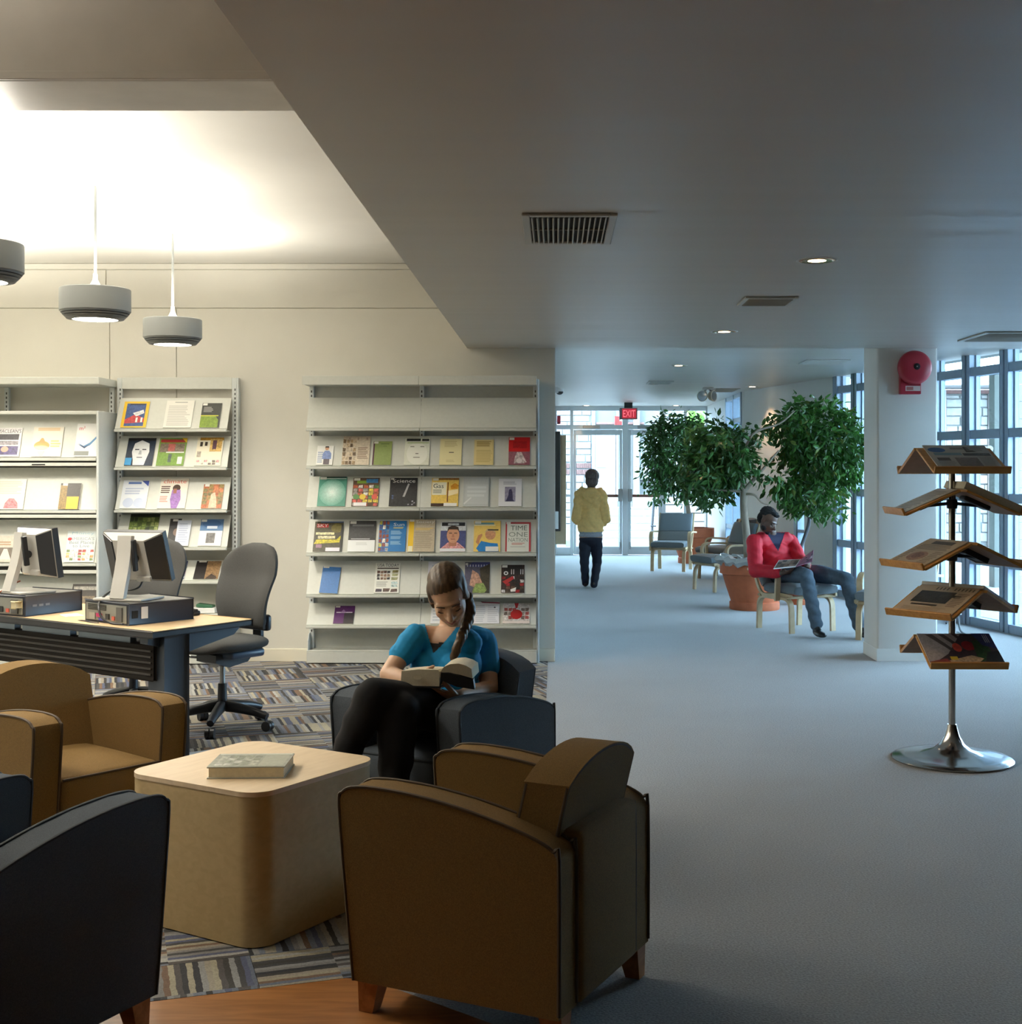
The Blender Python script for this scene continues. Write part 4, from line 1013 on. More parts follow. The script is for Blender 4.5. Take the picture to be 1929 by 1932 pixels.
obj('base_void', bx(xl, xr, 10.375, 10.5, .004, .012), M['dark'], ua, ws=True)
# ---- unit B: single bay
xl2, xr2 = -3.53, -2.585
ub = thing('magazine_shelf', 'single-bay pale metal magazine display shelving behind the office chair', 'shelf', ((xl2+xr2)/2, 10.45, .004))
zt2 = CH-(712-CY)*10.4/K
for x in (xl2+.02, xr2+.0):
    up = obj('upright', bx(x-.02, x+.02, 10.455, 10.495, .004, zt2, .003, 1), M['steelb'], ub, ws=True); slots(ub, up, x+.006, .3, zt2-.05, 10.4555)
obj('end_panel', prism(NB(), [(xr2+.022, 10.45, zt2), (xr2+.022, 10.52, zt2), (xr2+.022, 10.52, .004), (xr2+.022, 10.38, .004)], (.012, 0, 0)), M['steelb'], ub, ws=True)
obj('head_plate', bx(xl2+.04, xr2-.02, 10.455, 10.462, CH-(734-CY)*10.455/K, CH-(712-CY)*10.455/K, .002, 1), M['steel'], ub, ws=True)
rowsB = [(751, 808.7), (822.8, 880.8), (900, 961), (971.6, 1031.8), (1057, 1095)]
for yt, yb in rowsB: slope_shelf(ub, xl2+.035, xr2-.02, yt, yb)
obj('base_shelf', bx(xl2, xr2, 10.30, 10.50, .10, .13, .003, 1), M['steel'], ub, ws=True)
obj('kick_plate', bx(xl2, xr2, 10.32, 10.34, .012, .1, .003, 1), M['steel'], ub, ws=True)
obj('lower_shelf', bx(xl2+.02, xr2-.02, 10.28, 10.49, .395, .41, .003, 1), M['steel'], ub, ws=True)
# ---- unit C: deeper display cupboards at the picture edge
xl3, xr3 = -5.35, -3.545
uc = thing('display_cabinet', 'deep pale metal magazine cabinet with flap doors behind the monitors', 'shelf', ((xl3+xr3)/2, 10.3, .004))
yc = 10.08
obj('end_panel', bx(xr3-.02, xr3, yc, 10.52, .004, CH-(775-CY)*yc/K, .004, 1), M['steelb'], uc, ws=True)
obj('canopy', bx(xl3, xr3, yc, 10.50, CH-(725-CY)*yc/K, CH-(711-CY)*yc/K, .004, 1), M['steel'], uc, ws=True)
for x in (-4.42, xr3-.03):
    up = obj('upright', bx(x-.018, x+.018, 10.455, 10.495, .004, CH-(725-CY)*yc/K, .003, 1), M['steelb'], uc, ws=True); slots(uc, up, x, 1.95, 2.2, 10.4555)
rowsC = [(783, 863, 775), (882, 962, 873), (980, 1062, 971), (1086, 1165, 1076)]
YC0, YC1 = yc+.035, yc+.15
for yt, yb, yl in rowsC:
    zt, zb = CH-(yt-CY)*YC1/K, CH-(yb-CY)*YC0/K
    fl = obj('flap', prism(NB(), [(xl3+.005, YC1, zt), (xl3+.005, YC0, zb), (xl3+.005, YC0+.006, zb), (xl3+.005, YC1+.006, zt)], (xr3-.03-xl3, 0, 0)), M['steel'], uc, ws=True)
    obj('lip', bx(xl3+.005, xr3-.025, yc+.002, YC0+.008, CH-(yb+6.5-CY)*yc/K, zb-.003, .003, 1), M['steel'], fl, ws=True)
    obj('top_edge', bx(xl3+.002, xr3-.018, yc+.001, 10.45, CH-(yl+6.5-CY)*yc/K, CH-(yl-CY)*yc/K, .003, 1), M['steel'], uc, ws=True)
obj('label_slot', bx(-3.545-(186-70)*.0, -3.5, 10, 10, 0, 0), M['dark'], uc, ws=True) if False else None
obj('hinge_slot', bx((60-CX)*yc/K, (85-CX)*yc/K, yc-.002, yc+.004, CH-(877.5-CY)*yc/K, CH-(875.5-CY)*yc/K), M['dark'], uc, ws=True)
for yb in (862, 961, 1062): obj('gap_shade_strip', bx(xl3+.01, xr3-.024, yc+.02, yc+.03, CH-(yb+14-CY)*yc/K, CH-(yb+6-CY)*yc/K), M['dark'], uc, ws=True)  # dark strips that paint the shade into the gaps below the flap lips
obj('back_sheet', bx(xl3, xr3-.02, 10.42, 10.43, .1, CH-(781-CY)*yc/K), M['steel'], uc, ws=True)
obj('base', bx(xl3, xr3, yc+.01, 10.5, .004, .11, .003, 1), M['steel'], uc, ws=True)

# ------------------------------------------------------------------ magazines: each one a thing with its cover
def plane_hit(px, py, A, B):
    """A,B = (y,z) of plate bottom / top; ray through pixel meets the plate"""
    dy, dz = B[0]-A[0], B[1]-A[1]
    d = Vector(((px-CX)/K, 1, -(py-CY)/K))
    # point = cam + d*Y ; (Y-A0)*dz - (z-A1)*dy = 0
    Y = (A[0]*dz-A[1]*dy+CH*dy)/(dz-d.z*dy)
    return Vector((d.x*Y, Y, CH+d.z*Y))
def magazine(label, row, x0, x1, y0, y1, base, prims, group, Y0=YFt, Y1=YB_, th=.006, name='magazine', cat='magazine', roll=0, off=0.0):
    yt, yb = row[0], row[1]
    A = (Y0-.002-off, CH-(yb-CY)*Y0/K); B = (Y1-.002-off, CH-(yt-CY)*Y1/K)
    bl = plane_hit(x0, y1, A, B); br = plane_hit(x1, y1, A, B); tl = plane_hit(x0, y0, A, B)
    W_ = (br-bl).length; H_ = math.hypot(tl.y-bl.y, tl.z-bl.z)
    t = bpy.data.objects.new(name, None); COL.objects.link(t); t.empty_display_size = .05
    up = Vector((0, B[0]-A[0], B[1]-A[1])).normalized(); nr = Vector((1, 0, 0)).cross(up)
    R = Matrix((Vector((1, 0, 0)), up, nr)).transposed()
    t.location = bl + up*.003 + nr*.001; t.rotation_euler = (R @ Matrix.Rotation(roll, 3, 'Z')).to_euler(); tag(t, label, cat, group)
    obj('pages', bx(0, W_, 0, H_, .001, th-.0008), M['paperw'], t)
    printed('cover', W_, H_, base, prims, t, origin=Vector((0, 0, th)), seed=int(x0*7+y0))
    return t
M['paperw'] = mat('page_edges', (.66, .64, .58), .7)
W, Kk = (238, 238, 232), (28, 28, 30)
STK = ('r', .03, .90, .26, .985, (232, 230, 222))     # library sticker
gA_ = 'magazines on the two-bay shelving'
R2, R3, R4, R5, R6 = rowsA[1:]
skin, hair = (205, 160, 130, .15), (40, 32, 28)
magazine('small white booklet with a man in a blue shirt, beside sepia magazine', R2, 596, 627, 842.5, 878.5, (232, 232, 228), [('l', .06, .1, .4, .7, 6, (150, 165, 190)), ('e', .6, .86, .12, .10, skin), ('p', [(.47, .9), (.73, .9), (.7, .97), (.5, .97)], hair), ('p', [(.35, .3), (.9, .3), (.88, .6), (.74, .74), (.48, .74), (.36, .58)], (120, 140, 190, .2)), ('r', .44, .02, .8, .3, (96, 86, 92, .2))], gA_)
magazine('sepia magazine with brown figures on its cover', R2, 644, 696, 824.5, 878.5, (206, 192, 172, .15), [('m', .0, .0, .5, .9, 4, 6, [(120, 98, 72), (160, 136, 104), (186, 166, 138), (98, 80, 60), (196, 180, 158)]), ('l', .56, .2, .95, .62, 7, (150, 130, 110)), ('t', .2, .86, .9, .95, 'I I I', (176, 156, 140))], gA_)
magazine('plain green book with purple spine and white sticker', R2, 702, 737.5, 834, 878.5, (140, 156, 92, .06), [('r', 0, 0, .08, 1, (84, 40, 62)), STK, ('r', .4, .87, .85, .9, (96, 116, 62)), ('r', .55, .78, .72, .80, (100, 120, 66))], gA_)
magazine('pale magazine with a drawn white face and black title bar', R2, 762, 809.5, 828, 878.5, (222, 224, 208, .05), [('e', .5, .42, .42, .42, (234, 234, 222)), ('r', .06, .88, .62, .98, (48, 48, 46, .4)), ('r', .68, .88, .96, .97, (60, 60, 58, .4)), ('r', .1, .80, .95, .84, (178, 192, 140)), ('r', .22, .66, .38, .69, (128, 132, 118)), ('r', .62, .66, .78, .69, (128, 132, 118)), ('r', .44, .40, .56, .43, (120, 116, 104)), ('r', .36, .26, .62, .285, (130, 122, 110))], gA_)
magazine('cream journal with one short dark line in mid cover', R2, 829, 870.5, 829.5, 878.5, (232, 220, 170), [('l', .2, .68, .8, .92, 5, (206, 190, 138)), ('r', .42, .46, .64, .49, (70, 60, 40)), ('l', .3, .1, .7, .2, 2, (212, 198, 148))], gA_)
magazine('buff journal with dense brown lines of type', R2, 894, 931, 831, 878.5, (224, 204, 146), [('l', .12, .72, .95, .94, 5, (158, 130, 70)), ('l', .12, .1, .95, .6, 8, (202, 180, 120)), ('r', .93, 0, 1, 1, (214, 192, 130))], gA_)
magazine('red-topped magazine with a grey-pink picture below', R2, 959.5, 1000, 826.5, 878.5, (205, 28, 30), [('r', 0, 0, 1, .48, (150, 92, 104, .2)), ('p', [(.25, .05), (.75, .05), (.7, .3), (.6, .46), (.4, .46), (.3, .3)], (206, 190, 192, .5)), ('p', [(.6, .46), (.85, .1), (.78, .08), (.55, .38)], (220, 205, 206, .4)), ('e', .5, .15, .14, .09, (235, 225, 226)), STK, ('r', .2, .6, .85, .85, (176, 18, 24, .25))], gA_)
magazine('teal magazine with a pale burst of light', R3, 598, 651, 901, 956.5, (74, 142, 122, .05), [('g', .5, .47, .47, .44, 9, (112, 168, 150), (224, 236, 228)), ('r', .03, .96, .97, 1, (40, 60, 54)), ('r', .03, .92, .97, .945, (206, 226, 216)), STK], gA_)
magazine('magazine covered in a mosaic of fruit and food pictures', R3, 663, 713, 903, 956.5, (96, 70, 52, .3), [('m', 0, 0, 1, .75, 5, 6, [(178, 90, 60), (220, 214, 206), (84, 60, 44), (212, 188, 70), (90, 130, 74), (202, 96, 84), (150, 146, 140)]), ('r', .15, .8, .55, .9, (122, 156, 50)), ('r', .5, .82, .95, .96, (58, 122, 176, .3)), ('e', .4, .33, .12, .1, (226, 192, 66)), ('e', .85, .33, .11, .1, (214, 92, 76)), ('e', .15, .33, .12, .09, (90, 136, 76)), ('r', .08, .01, .56, .13, (236, 232, 232)), STK], gA_)
magazine('black magazine with a white title and a slanting grey streak', R3, 733.5, 785.5, 903, 956.5, (44, 44, 46, .25), [('t', .1, .83, .92, .955, 'Science', (232, 232, 228)), ('p', [(.48, .33), (.56, .33), (.72, .78), (.66, .80)], (172, 172, 174, .15)), ('m', .08, .1, .3, .4, 3, 4, [(44, 44, 46), (44, 44, 46), (70, 90, 130), (52, 52, 56)]), ('m', .6, .03, .95, .2, 5, 3, [(44, 44, 46), (150, 150, 160), (46, 46, 50), (50, 50, 60)]), ('r', .02, .93, .14, .99, (228, 226, 220))], gA_)
magazine('yellow-orange magazine with a dark headline on a pale box', R3, 813, 864.5, 903.5, 956.5, (232, 196, 96, .12), [('r', .02, .4, .55, .85, (238, 232, 208)), ('t', .06, .64, .44, .80, 'Gas', (40, 62, 58)), ('r', .25, .93, 1, 1, (150, 104, 46, .4)), ('l', .06, .45, .45, .60, 3, (150, 150, 130)), ('p', [(.72, .6), (.95, .62), (1, .75), (.85, .82), (.7, .72)], (206, 140, 30, .2)), ('p', [(.6, .35), (.98, .45), (.98, .6), (.6, .55)], (246, 226, 180)), ('r', .58, .15, .62, .85, (130, 70, 30)), ('r', 0, 0, .48, .1, (60, 40, 28)), ('r', .47, 0, .95, .11, (240, 236, 230)), ('r', .04, .91, .24, .985, (234, 230, 222))], gA_)
magazine('silvery grey magazine with faint white lettering', R3, 873.5, 923, 902, 956.5, (190, 194, 194, .04), [('r', .08, .08, .95, .75, (198, 202, 202)), ('l', .15, .3, .9, .72, 3, (212, 216, 216)), ('p', [(.02, .1), (.3, .32), (.32, .28), (.06, .06)], (222, 224, 224)), ('r', .96, 0, 1, 1, (150, 156, 156))], gA_)
magazine('white journal with a small purple figure picture', R3, 940.5, 984.5, 904.5, 956.5, (230, 230, 234), [('r', .27, .17, .73, .70, (150, 146, 170, .25)), ('p', [(.3, .17), (.7, .17), (.62, .25), (.6, .5), (.55, .62), (.45, .6), (.42, .4), (.36, .25)], (62, 58, 92, .2)), ('l', .2, .78, .85, .9, 3, (180, 180, 190))], gA_)
magazine('dark magazine with a red title box and yellow headlines', R4, 590, 644.5, 985.5, 1042, (72, 66, 44, .4), [('r', .07, .80, .48, .93, (176, 36, 34)), ('t', .09, .82, .46, .92, 'SKY', W), ('e', .78, .78, .2, .16, (110, 100, 40, .3)), ('r', .06, .56, .7, .64, (214, 208, 160, .5)), ('r', .14, .43, .74, .52, (226, 216, 170, .5)), ('p', [(.02, .25), (.9, .3), (.95, .55), (.8, .4), (.1, .4)], (200, 186, 40, .4)), ('r', .1, .12, .3, .24, (150, 110, 130, .3)), ('r', .44, .01, .93, .13, (226, 224, 232)), ('r', .2, .96, 1, 1, (70, 96, 140)), ('r', .93, 0, 1, .9, (30, 28, 26))], gA_)
magazine('grey-black magazine with white lower third', R4, 655.5, 706.5, 984, 1042, (62, 62, 64, .25), [('r', 0, 0, 1, .37, (232, 234, 234)), ('r', .12, .82, .92, .88, (120, 120, 122)), ('r', .1, .40, .8, .42, (210, 210, 210)), ('l', .3, .2, .75, .3, 2, (206, 208, 208)), STK], gA_)
magazine('blue magazine with a band of bright photographs at its edge', R4, 713, 764.5, 984, 1042, (34, 118, 184, .05), [('m', 0, 0, .38, 1, 3, 7, [(90, 96, 140), (206, 196, 90), (196, 190, 190), (150, 80, 60), (110, 130, 160), (60, 70, 100), (226, 220, 206)]), ('t', .52, .83, .92, .93, 'Sun', (236, 236, 236)), ('l', .52, .74, .92, .80, 2, (210, 200, 110)), ('l', .44, .55, .86, .68, 4, (150, 196, 226)), ('l', .44, .40, .86, .5, 3, (150, 196, 226)), ('l', .44, .22, .86, .34, 4, (150, 196, 226))], gA_)
magazine('tan magazine with a white title and a yellow spine', R4, 769, 819, 981.5, 1042, (186, 172, 148, .1), [('r', 0, 0, .2, 1, (232, 190, 44)), ('r', .02, 0, .18, .17, (232, 226, 196)), ('r', .03, .93, .2, 1, (226, 222, 214)), ('t', .27, .86, .97, .97, 'Society', (240, 238, 232)), ('l', .26, .66, .95, .74, 2, (216, 186, 110)), ('l', .26, .1, .95, .62, 9, (168, 154, 132))], gA_, off=.008)
magazine('magazine with a short-haired man\'s face over red-white check collar', R4, 830, 878, 986, 1042, (70, 78, 128, .2), [('r', 0, .7, 1, 1, (206, 210, 214, .2)), ('r', .04, .86, .96, .98, (34, 36, 44, .3)), ('r', .28, .88, .72, .95, (190, 194, 198, .3)), ('p', [(0, .08), (.3, .3), (.7, .3), (1, .1), (1, 0), (0, 0)], (212, 150, 150, .5)), ('p', [(.36, .18), (.64, .18), (.66, .4), (.34, .4)], (180, 120, 92)), ('e', .5, .55, .25, .27, (206, 152, 120, .08)), ('p', [(.26, .66), (.3, .82), (.5, .88), (.7, .82), (.74, .66), (.66, .74), (.34, .74)], (64, 48, 40)), ('r', .34, .60, .46, .63, (84, 58, 46)), ('r', .54, .60, .66, .63, (84, 58, 46)), ('p', [(.47, .58), (.53, .58), (.56, .47), (.44, .47)], (184, 126, 98)), ('r', .41, .40, .59, .425, (150, 84, 76)), ('r', 0, 0, 1, .10, (226, 226, 230))], gA_)
magazine('yellow magazine with a child in a blue shirt', R4, 893.5, 944, 984, 1042, (236, 202, 108, .06), [('r', .02, .88, .75, .94, (100, 150, 160)), ('r', 0, .84, .8, .87, (240, 232, 200)), ('e', .62, .55, .2, .17, (206, 150, 112, .2)), ('p', [(.4, .62), (.5, .74), (.7, .74), (.85, .6), (.7, .66), (.5, .66)], (206, 180, 140)), ('p', [(.08, .3), (.16, .52), (.3, .58), (.32, .52), (.22, .36), (.2, .2)], (200, 140, 100)), ('p', [(.1, .1), (.28, .34), (.6, .28), (.9, .26), (.95, .0), (.2, 0)], (40, 130, 200, .1)), ('r', .52, .68, .92, .72, (64, 52, 40)), ('r', .45, .01, .93, .16, (236, 236, 232)), STK], gA_)
magazine('white magazine with three big grey words inside a red border', R4, 953.5, 1001.5, 986.5, 1042, (184, 60, 66), [('r', .06, .0, .93, .94, (226, 228, 220)), ('t', .2, .72, .85, .88, 'TIME', (104, 116, 108)), ('t', .13, .50, .88, .66, 'ONE', (140, 150, 140)), ('t', .12, .33, .88, .46, 'NATION', (140, 150, 140)), ('l', .25, .22, .8, .30, 2, (206, 140, 134)), ('r', .2, .155, .78, .165, (120, 120, 116)), ('r', .03, .93, .2, 1, (226, 222, 214))], gA_)
magazine('plain blue book leaning on the shelf with white sticker', R5, 602.5, 637, 1070.5, 1120, (36, 108, 178, .1), [('r', .03, .95, .35, 1, (214, 212, 204))], gA_, th=.012, name='book', cat='book', roll=-.06)
magazine('white newspaper front page with a grid of small pictures', R5, 705.5, 752.5, 1063, 1120, (230, 230, 222), [('t', .08, .86, .95, .97, 'USA TODAY', (52, 58, 70)), ('r', .08, .79, .95, .83, (70, 60, 46, .4)), ('m', .07, .42, .62, .74, 4, 3, [(90, 60, 52), (130, 100, 84), (60, 56, 58), (150, 126, 104)]), ('m', .66, .42, .95, .76, 1, 3, [(190, 160, 90), (160, 160, 120), (140, 130, 80)]), ('m', .66, .18, .95, .38, 1, 2, [(186, 206, 206), (206, 196, 150)]), ('m', .05, .02, .95, .15, 3, 1, [(96, 76, 70), (70, 60, 76), (206, 180, 110)]), ('l', .08, .2, .6, .38, 4, (176, 176, 170))], gA_, name='newspaper', cat='newspaper')
magazine('white pages standing behind the reading woman\'s head', R5, 806, 855, 1061, 1120, (222, 222, 232), [('l', .15, .2, .9, .9, 9, (186, 190, 206))], gA_, name='leaflet', cat='leaflet')
magazine('violet and brown magazine with pink cliffs and green shrubs', R5, 876, 923.5, 1062, 1120, (92, 90, 110, .2), [('p', [(.3, 1), (1, 1), (1, .82), (.12, .86)], (70, 76, 132)), ('t', .08, .85, .9, .92, 'IIIIIIII', (196, 196, 214)), ('p', [(.68, 0), (1, 0), (1, .95), (.6, .8)], (66, 60, 48, .4)), ('p', [(.2, .25), (.3, .75), (.55, .62), (.72, .3), (.6, .1)], (190, 146, 126, .4)), ('p', [(.32, .05), (.45, .3), (.75, .32), (.9, .1), (.8, 0), (.35, 0)], (136, 156, 88, .4)), ('r', .02, .9, .12, .97, (226, 224, 220))], gA_)
magazine('black magazine collaged with red and white race pictures', R5, 945.5, 989.5, 1067, 1120, (60, 46, 42, .4), [('m', 0, 0, 1, .6, 5, 5, [(60, 46, 44), (110, 84, 70), (150, 40, 44), (206, 204, 204), (40, 38, 40), (80, 70, 60)]), ('r', .1, .64, .9, .97, (40, 36, 36, .3)), ('t', .42, .66, .95, .84, 'II  II', (220, 220, 220)), ('e', .2, .7, .1, .07, (226, 226, 226)), ('e', .2, .7, .05, .035, (50, 46, 46)), ('p', [(.05, .4), (.5, .6), (.55, .5), (.2, .3)], (176, 50, 52)), ('p', [(.4, .12), (.65, .2), (.62, .05), (.42, .04)], (236, 232, 232)), STK], gA_)
magazine('small purple and black magazine with a white rule', R6, 628.5, 666.5, 1144.5, 1178, (84, 30, 96, .15), [('r', .5, 0, 1, .62, (34, 24, 34, .3)), ('r', .1, .60, .9, .65, (226, 214, 230)), ('p', [(.3, .62), (.45, .8), (.6, .62)], (150, 110, 160)), STK], gA_)
magazine('white leaflet almost hidden behind the reading woman', R6, 812, 850, 1142, 1178, (228, 228, 230), [('l', .1, .1, .9, .9, 5, (196, 200, 208))], gA_, name='leaflet', cat='leaflet')
magazine('curling white sheet with a red top edge', R6, 893, 942, 1136.5, 1178, (230, 230, 234), [('p', [(.25, 1), (1, .96), (1, .91), (.32, .94)], (150, 40, 60)), ('l', .08, .06, .46, .85, 9, (204, 206, 214)), ('l', .54, .06, .95, .85, 9, (208, 208, 214)), ('r', .78, .7, .84, .76, (80, 80, 84))], gA_, name='leaflet', cat='leaflet')
magazine('grey collage magazine with a red disc and red ribbon', R6, 948.5, 1000, 1139.5, 1178, (206, 200, 196, .3), [('m', .03, .2, .97, .78, 6, 3, [(150, 140, 130), (206, 202, 198), (110, 96, 90), (226, 222, 218), (160, 80, 76)]), ('e', .5, .45, .22, .24, (182, 40, 40)), ('p', [(.42, 1), (.58, 1), (.53, .75), (.47, .75)], (196, 44, 44)), ('r', .02, .02, .98, .12, (226, 214, 208))], gA_)
gB_ = 'magazines on the single-bay shelving'
B1, B2, B3, B4, B5 = rowsB
magazine('yellow-bordered magazine with a blue and red picture', B1, 227, 275, 759, 808, (232, 190, 40), [('r', .12, .05, .88, .92, (60, 86, 140, .25)), ('p', [(.12, .3), (.5, .5), (.88, .35), (.88, .2), (.12, .15)], (190, 60, 64, .3)), ('p', [(.4, .55), (.8, .68), (.85, .55), (.55, .42)], (220, 220, 224, .3)), ('r', .25, .86, .85, .91, (40, 50, 70)), ('t', .55, .2, .82, .38, 'II', W)], gB_)
magazine('white printed page with grey lines of type, beside the yellow-bordered magazine', B1, 307.5, 360, 757, 808, (226, 224, 216), [('l', .1, .06, .92, .82, 12, (196, 194, 188)), ('l', .3, .9, .8, .96, 1, (170, 170, 166))], gB_, name='leaflet', cat='leaflet')
magazine('black and grass-green magazine on the highest sloping shelf', B1, 376, 413, 762, 808, (52, 54, 50, .2), [('p', [(0, 0), (.92, 0), (.92, .3), (.75, .48), (0, .48)], (122, 148, 44, .25)), ('p', [(0, .46), (.9, .46), (.9, .5), (0, .5)], (200, 200, 60)), ('l', .1, .62, .6, .85, 4, (150, 150, 146)), STK], gB_)
magazine('black and blue magazine with a sketched white face', B2, 234, 287, 828, 880, (30, 44, 64, .3), [('r', 0, .9, 1, 1, (24, 24, 30)), ('p', [(.3, .02), (.7, .02), (.74, .2), (.82, .5), (.78, .8), (.5, .92), (.26, .8), (.2, .5), (.28, .2)], (222, 224, 226, .05)), ('r', .3, .56, .45, .6, (60, 64, 74)), ('r', .56, .56, .7, .6, (60, 64, 74)), ('p', [(.47, .55), (.53, .55), (.56, .4), (.44, .4)], (170, 174, 180)), ('r', .4, .28, .6, .31, (90, 94, 104)), ('r', .01, .02, .24, .28, (60, 150, 206))], gB_)
magazine('red-headed magazine showing players on a green field', B2, 294, 346, 828, 880, (112, 146, 60, .2), [('r', .05, .84, .95, .95, (160, 46, 46)), ('p', [(.05, .8), (.95, .8), (.95, .5), (.05, .48)], (120, 106, 92, .4)), ('r', .35, .52, .6, .8, (170, 90, 84, .3)), ('r', .3, .46, .95, .5, (220, 220, 214)), ('r', .4, .12, .52, .42, (80, 96, 86, .3)), ('r', .75, .06, .92, .32, (222, 222, 210)), ('p', [(.8, 1), (1, 1), (1, .82)], (220, 180, 40))], gB_)
magazine('white and yellow collage magazine beside the green-field one', B2, 366, 416, 827, 880, (226, 218, 196), [('r', .1, .9, 1, 1, (190, 140, 40, .3)), ('r', .5, .5, .95, .95, (206, 170, 100, .4)), ('r', .6, .58, .75, .9, (90, 60, 76, .3)), ('r', .12, .68, .22, .84, (60, 50, 44)), ('r', .3, .7, .4, .84, (60, 50, 44)), ('m', .05, .02, .95, .2, 6, 2, [(120, 110, 104), (220, 214, 200), (200, 150, 150), (226, 220, 206)]), ('r', .05, .3, .2, .5, (170, 160, 146, .3))], gB_)
magazine('white journal with blue circles and blue corner', B3, 225, 274.5, 907.5, 960.5, (222, 226, 232), [('r', .2, .86, .7, .94, (96, 120, 176)), ('p', [(.7, .98), (.98, .98), (.98, .78)], (60, 80, 160)), ('e', .3, .2, .2, .17, (190, 200, 222)), ('e', .7, .2, .2, .17, (190, 200, 222)), ('l', .12, .48, .85, .74, 3, (180, 190, 212))], gB_)
magazine('white magazine with red title and a girl in purple', B3, 296, 349, 904.5, 960.5, (226, 218, 206), [('t', .1, .84, .92, .97, 'climate', (214, 92, 74)), ('e', .6, .68, .14, .12, (70, 46, 36)), ('p', [(.45, .62), (.75, .62), (.8, .3), (.7, 0), (.5, 0), (.42, .3)], (150, 110, 176, .25)), ('r', .5, .5, .62, .66, (150, 96, 76)), ('l', .05, .5, .4, .76, 4, (90, 66, 60)), ('l', .05, .2, .36, .42, 4, (206, 140, 130))], gB_)
magazine('orange and green painted cover with a pale figure', B3, 379, 417.5, 915, 960.5, (170, 110, 70, .35), [('m', 0, 0, 1, 1, 4, 6, [(176, 96, 58), (150, 130, 76), (196, 120, 80), (120, 112, 70)]), ('p', [(.35, .02), (.75, .02), (.7, .4), (.6, .66), (.42, .6), (.38, .3)], (206, 186, 160, .2)), ('r', .06, .9, .28, 1, (226, 222, 214))], gB_)
magazine('dark green forest photograph magazine above the monitor', B4, 237, 293, 971, 1031, (74, 92, 40, .35), [('m', 0, .3, 1, .9, 7, 4, [(66, 80, 36), (110, 126, 60), (40, 50, 26), (140, 150, 90)]), ('r', 0, .9, 1, 1, (30, 34, 26))], gB_)
magazine('black book behind a pale blue leaflet', B4, 314, 336, 980, 1031, (44, 42, 44, .2), [('e', .7, .5, .3, .14, (120, 100, 90)), ('r', .25, .9, .7, .98, (220, 218, 212))], gB_, name='book', cat='book')
magazine('pale blue leaflet standing before a black book', B4, 329, 355, 983, 1031, (206, 212, 226), [('l', .15, .12, .85, .9, 9, (176, 184, 206))], gB_, off=.006, name='leaflet', cat='leaflet')
magazine('blue-topped white magazine with a small grey photo', B4, 373, 416.5, 981, 1031, (230, 230, 230), [('r', 0, .56, 1, 1, (84, 122, 166, .1)), ('e', .5, .82, .4, .16, (60, 100, 150)), ('r', .3, .64, .75, .74, (200, 210, 224)), ('r', .32, .1, .7, .48, (110, 108, 108, .4)), STK], gB_)
magazine('blue-violet magazine half behind the gray chair back', B5, 318, 347, 1060, 1094, (60, 64, 110, .4), [('r', 0, .3, 1, .5, (160, 80, 120, .4)), ('r', 0, .05, 1, .15, (206, 204, 214))], gB_)
magazine('black and brown picture magazine above the desk end', B5, 364, 411, 1060, 1094, (34, 28, 26, .2), [('r', .45, 0, 1, 1, (140, 110, 76, .4)), ('p', [(.5, .05), (.7, .3), (.95, .1), (.9, 0), (.5, 0)], (60, 46, 36, .4)), ('r', .1, .92, .4, 1, (214, 210, 200))], gB_)
gC_ = 'magazines on the flap-door cabinet'
def magC(lab, r, *a, **k): return magazine(lab, (rowsC[r][0], rowsC[r][1]), *a, gC_, Y0=YC0, Y1=YC1, **k)
magC("white and black magazine with a violet band, cut by the picture edge", 0, -12, 36, 808.5, 862.5, (214, 210, 210, .1), [('t', .05, .82, .96, .95, "MACLEAN'S", (60, 56, 64)), ('r', .1, .58, .9, .78, (44, 40, 46, .5)), ('r', .0, .06, .92, .36, (72, 60, 110, .5)), ('e', .4, .25, .15, .1, (190, 150, 130)), ('r', .05, .4, .9, .54, (140, 134, 140, .5))])
magC('cream magazine with a glowing orange lamp', 0, 57.5, 114.5, 806.5, 862.5, (218, 212, 198), [('r', .15, .86, .88, .97, (214, 188, 150)), ('e', .33, .36, .26, .16, (226, 146, 40)), ('p', [(.2, .45), (.46, .45), (.36, .62), (.3, .62)], (214, 134, 44)), ('p', [(.2, .18), (.46, .18), (.4, .02), (.28, .02)], (222, 160, 80)), ('l', .62, .3, .95, .56, 3, (226, 190, 120))])
magC('white magazine with a small red title and a blue wave', 0, 139.5, 185, 800.5, 862.5, (228, 228, 226), [('t', .1, .80, .34, .92, 'm²', (206, 60, 66)), ('p', [(.1, .42), (.35, .32), (.6, .42), (.98, .72), (.98, .64), (.62, .34), (.36, .26)], (80, 130, 176)), ('p', [(.1, .38), (.4, .3), (.6, .36), (.4, .24)], (30, 60, 96)), ('r', .0, .03, .6, .16, (130, 134, 130))])
magC('cream printed page with a pink dome diagram', 1, -14, 43.5, 905.5, 962, (226, 222, 204), [('p', [(.35, .03), (.82, .03), (.8, .2), (.66, .36), (.5, .36), (.38, .2)], (206, 130, 136, .4)), ('l', .1, .5, .9, .95, 8, (200, 196, 178))], name='leaflet', cat='leaflet')
magC('black and yellow book with a tan spine', 1, 110.5, 149, 913.5, 962, (58, 52, 46, .2), [('r', 0, 0, .34, .92, (140, 112, 50, .4)), ('r', .36, 0, .95, .48, (226, 176, 40)), ('r', .1, .9, .34, 1, (220, 214, 200))], name='book', cat='book', th=.014)
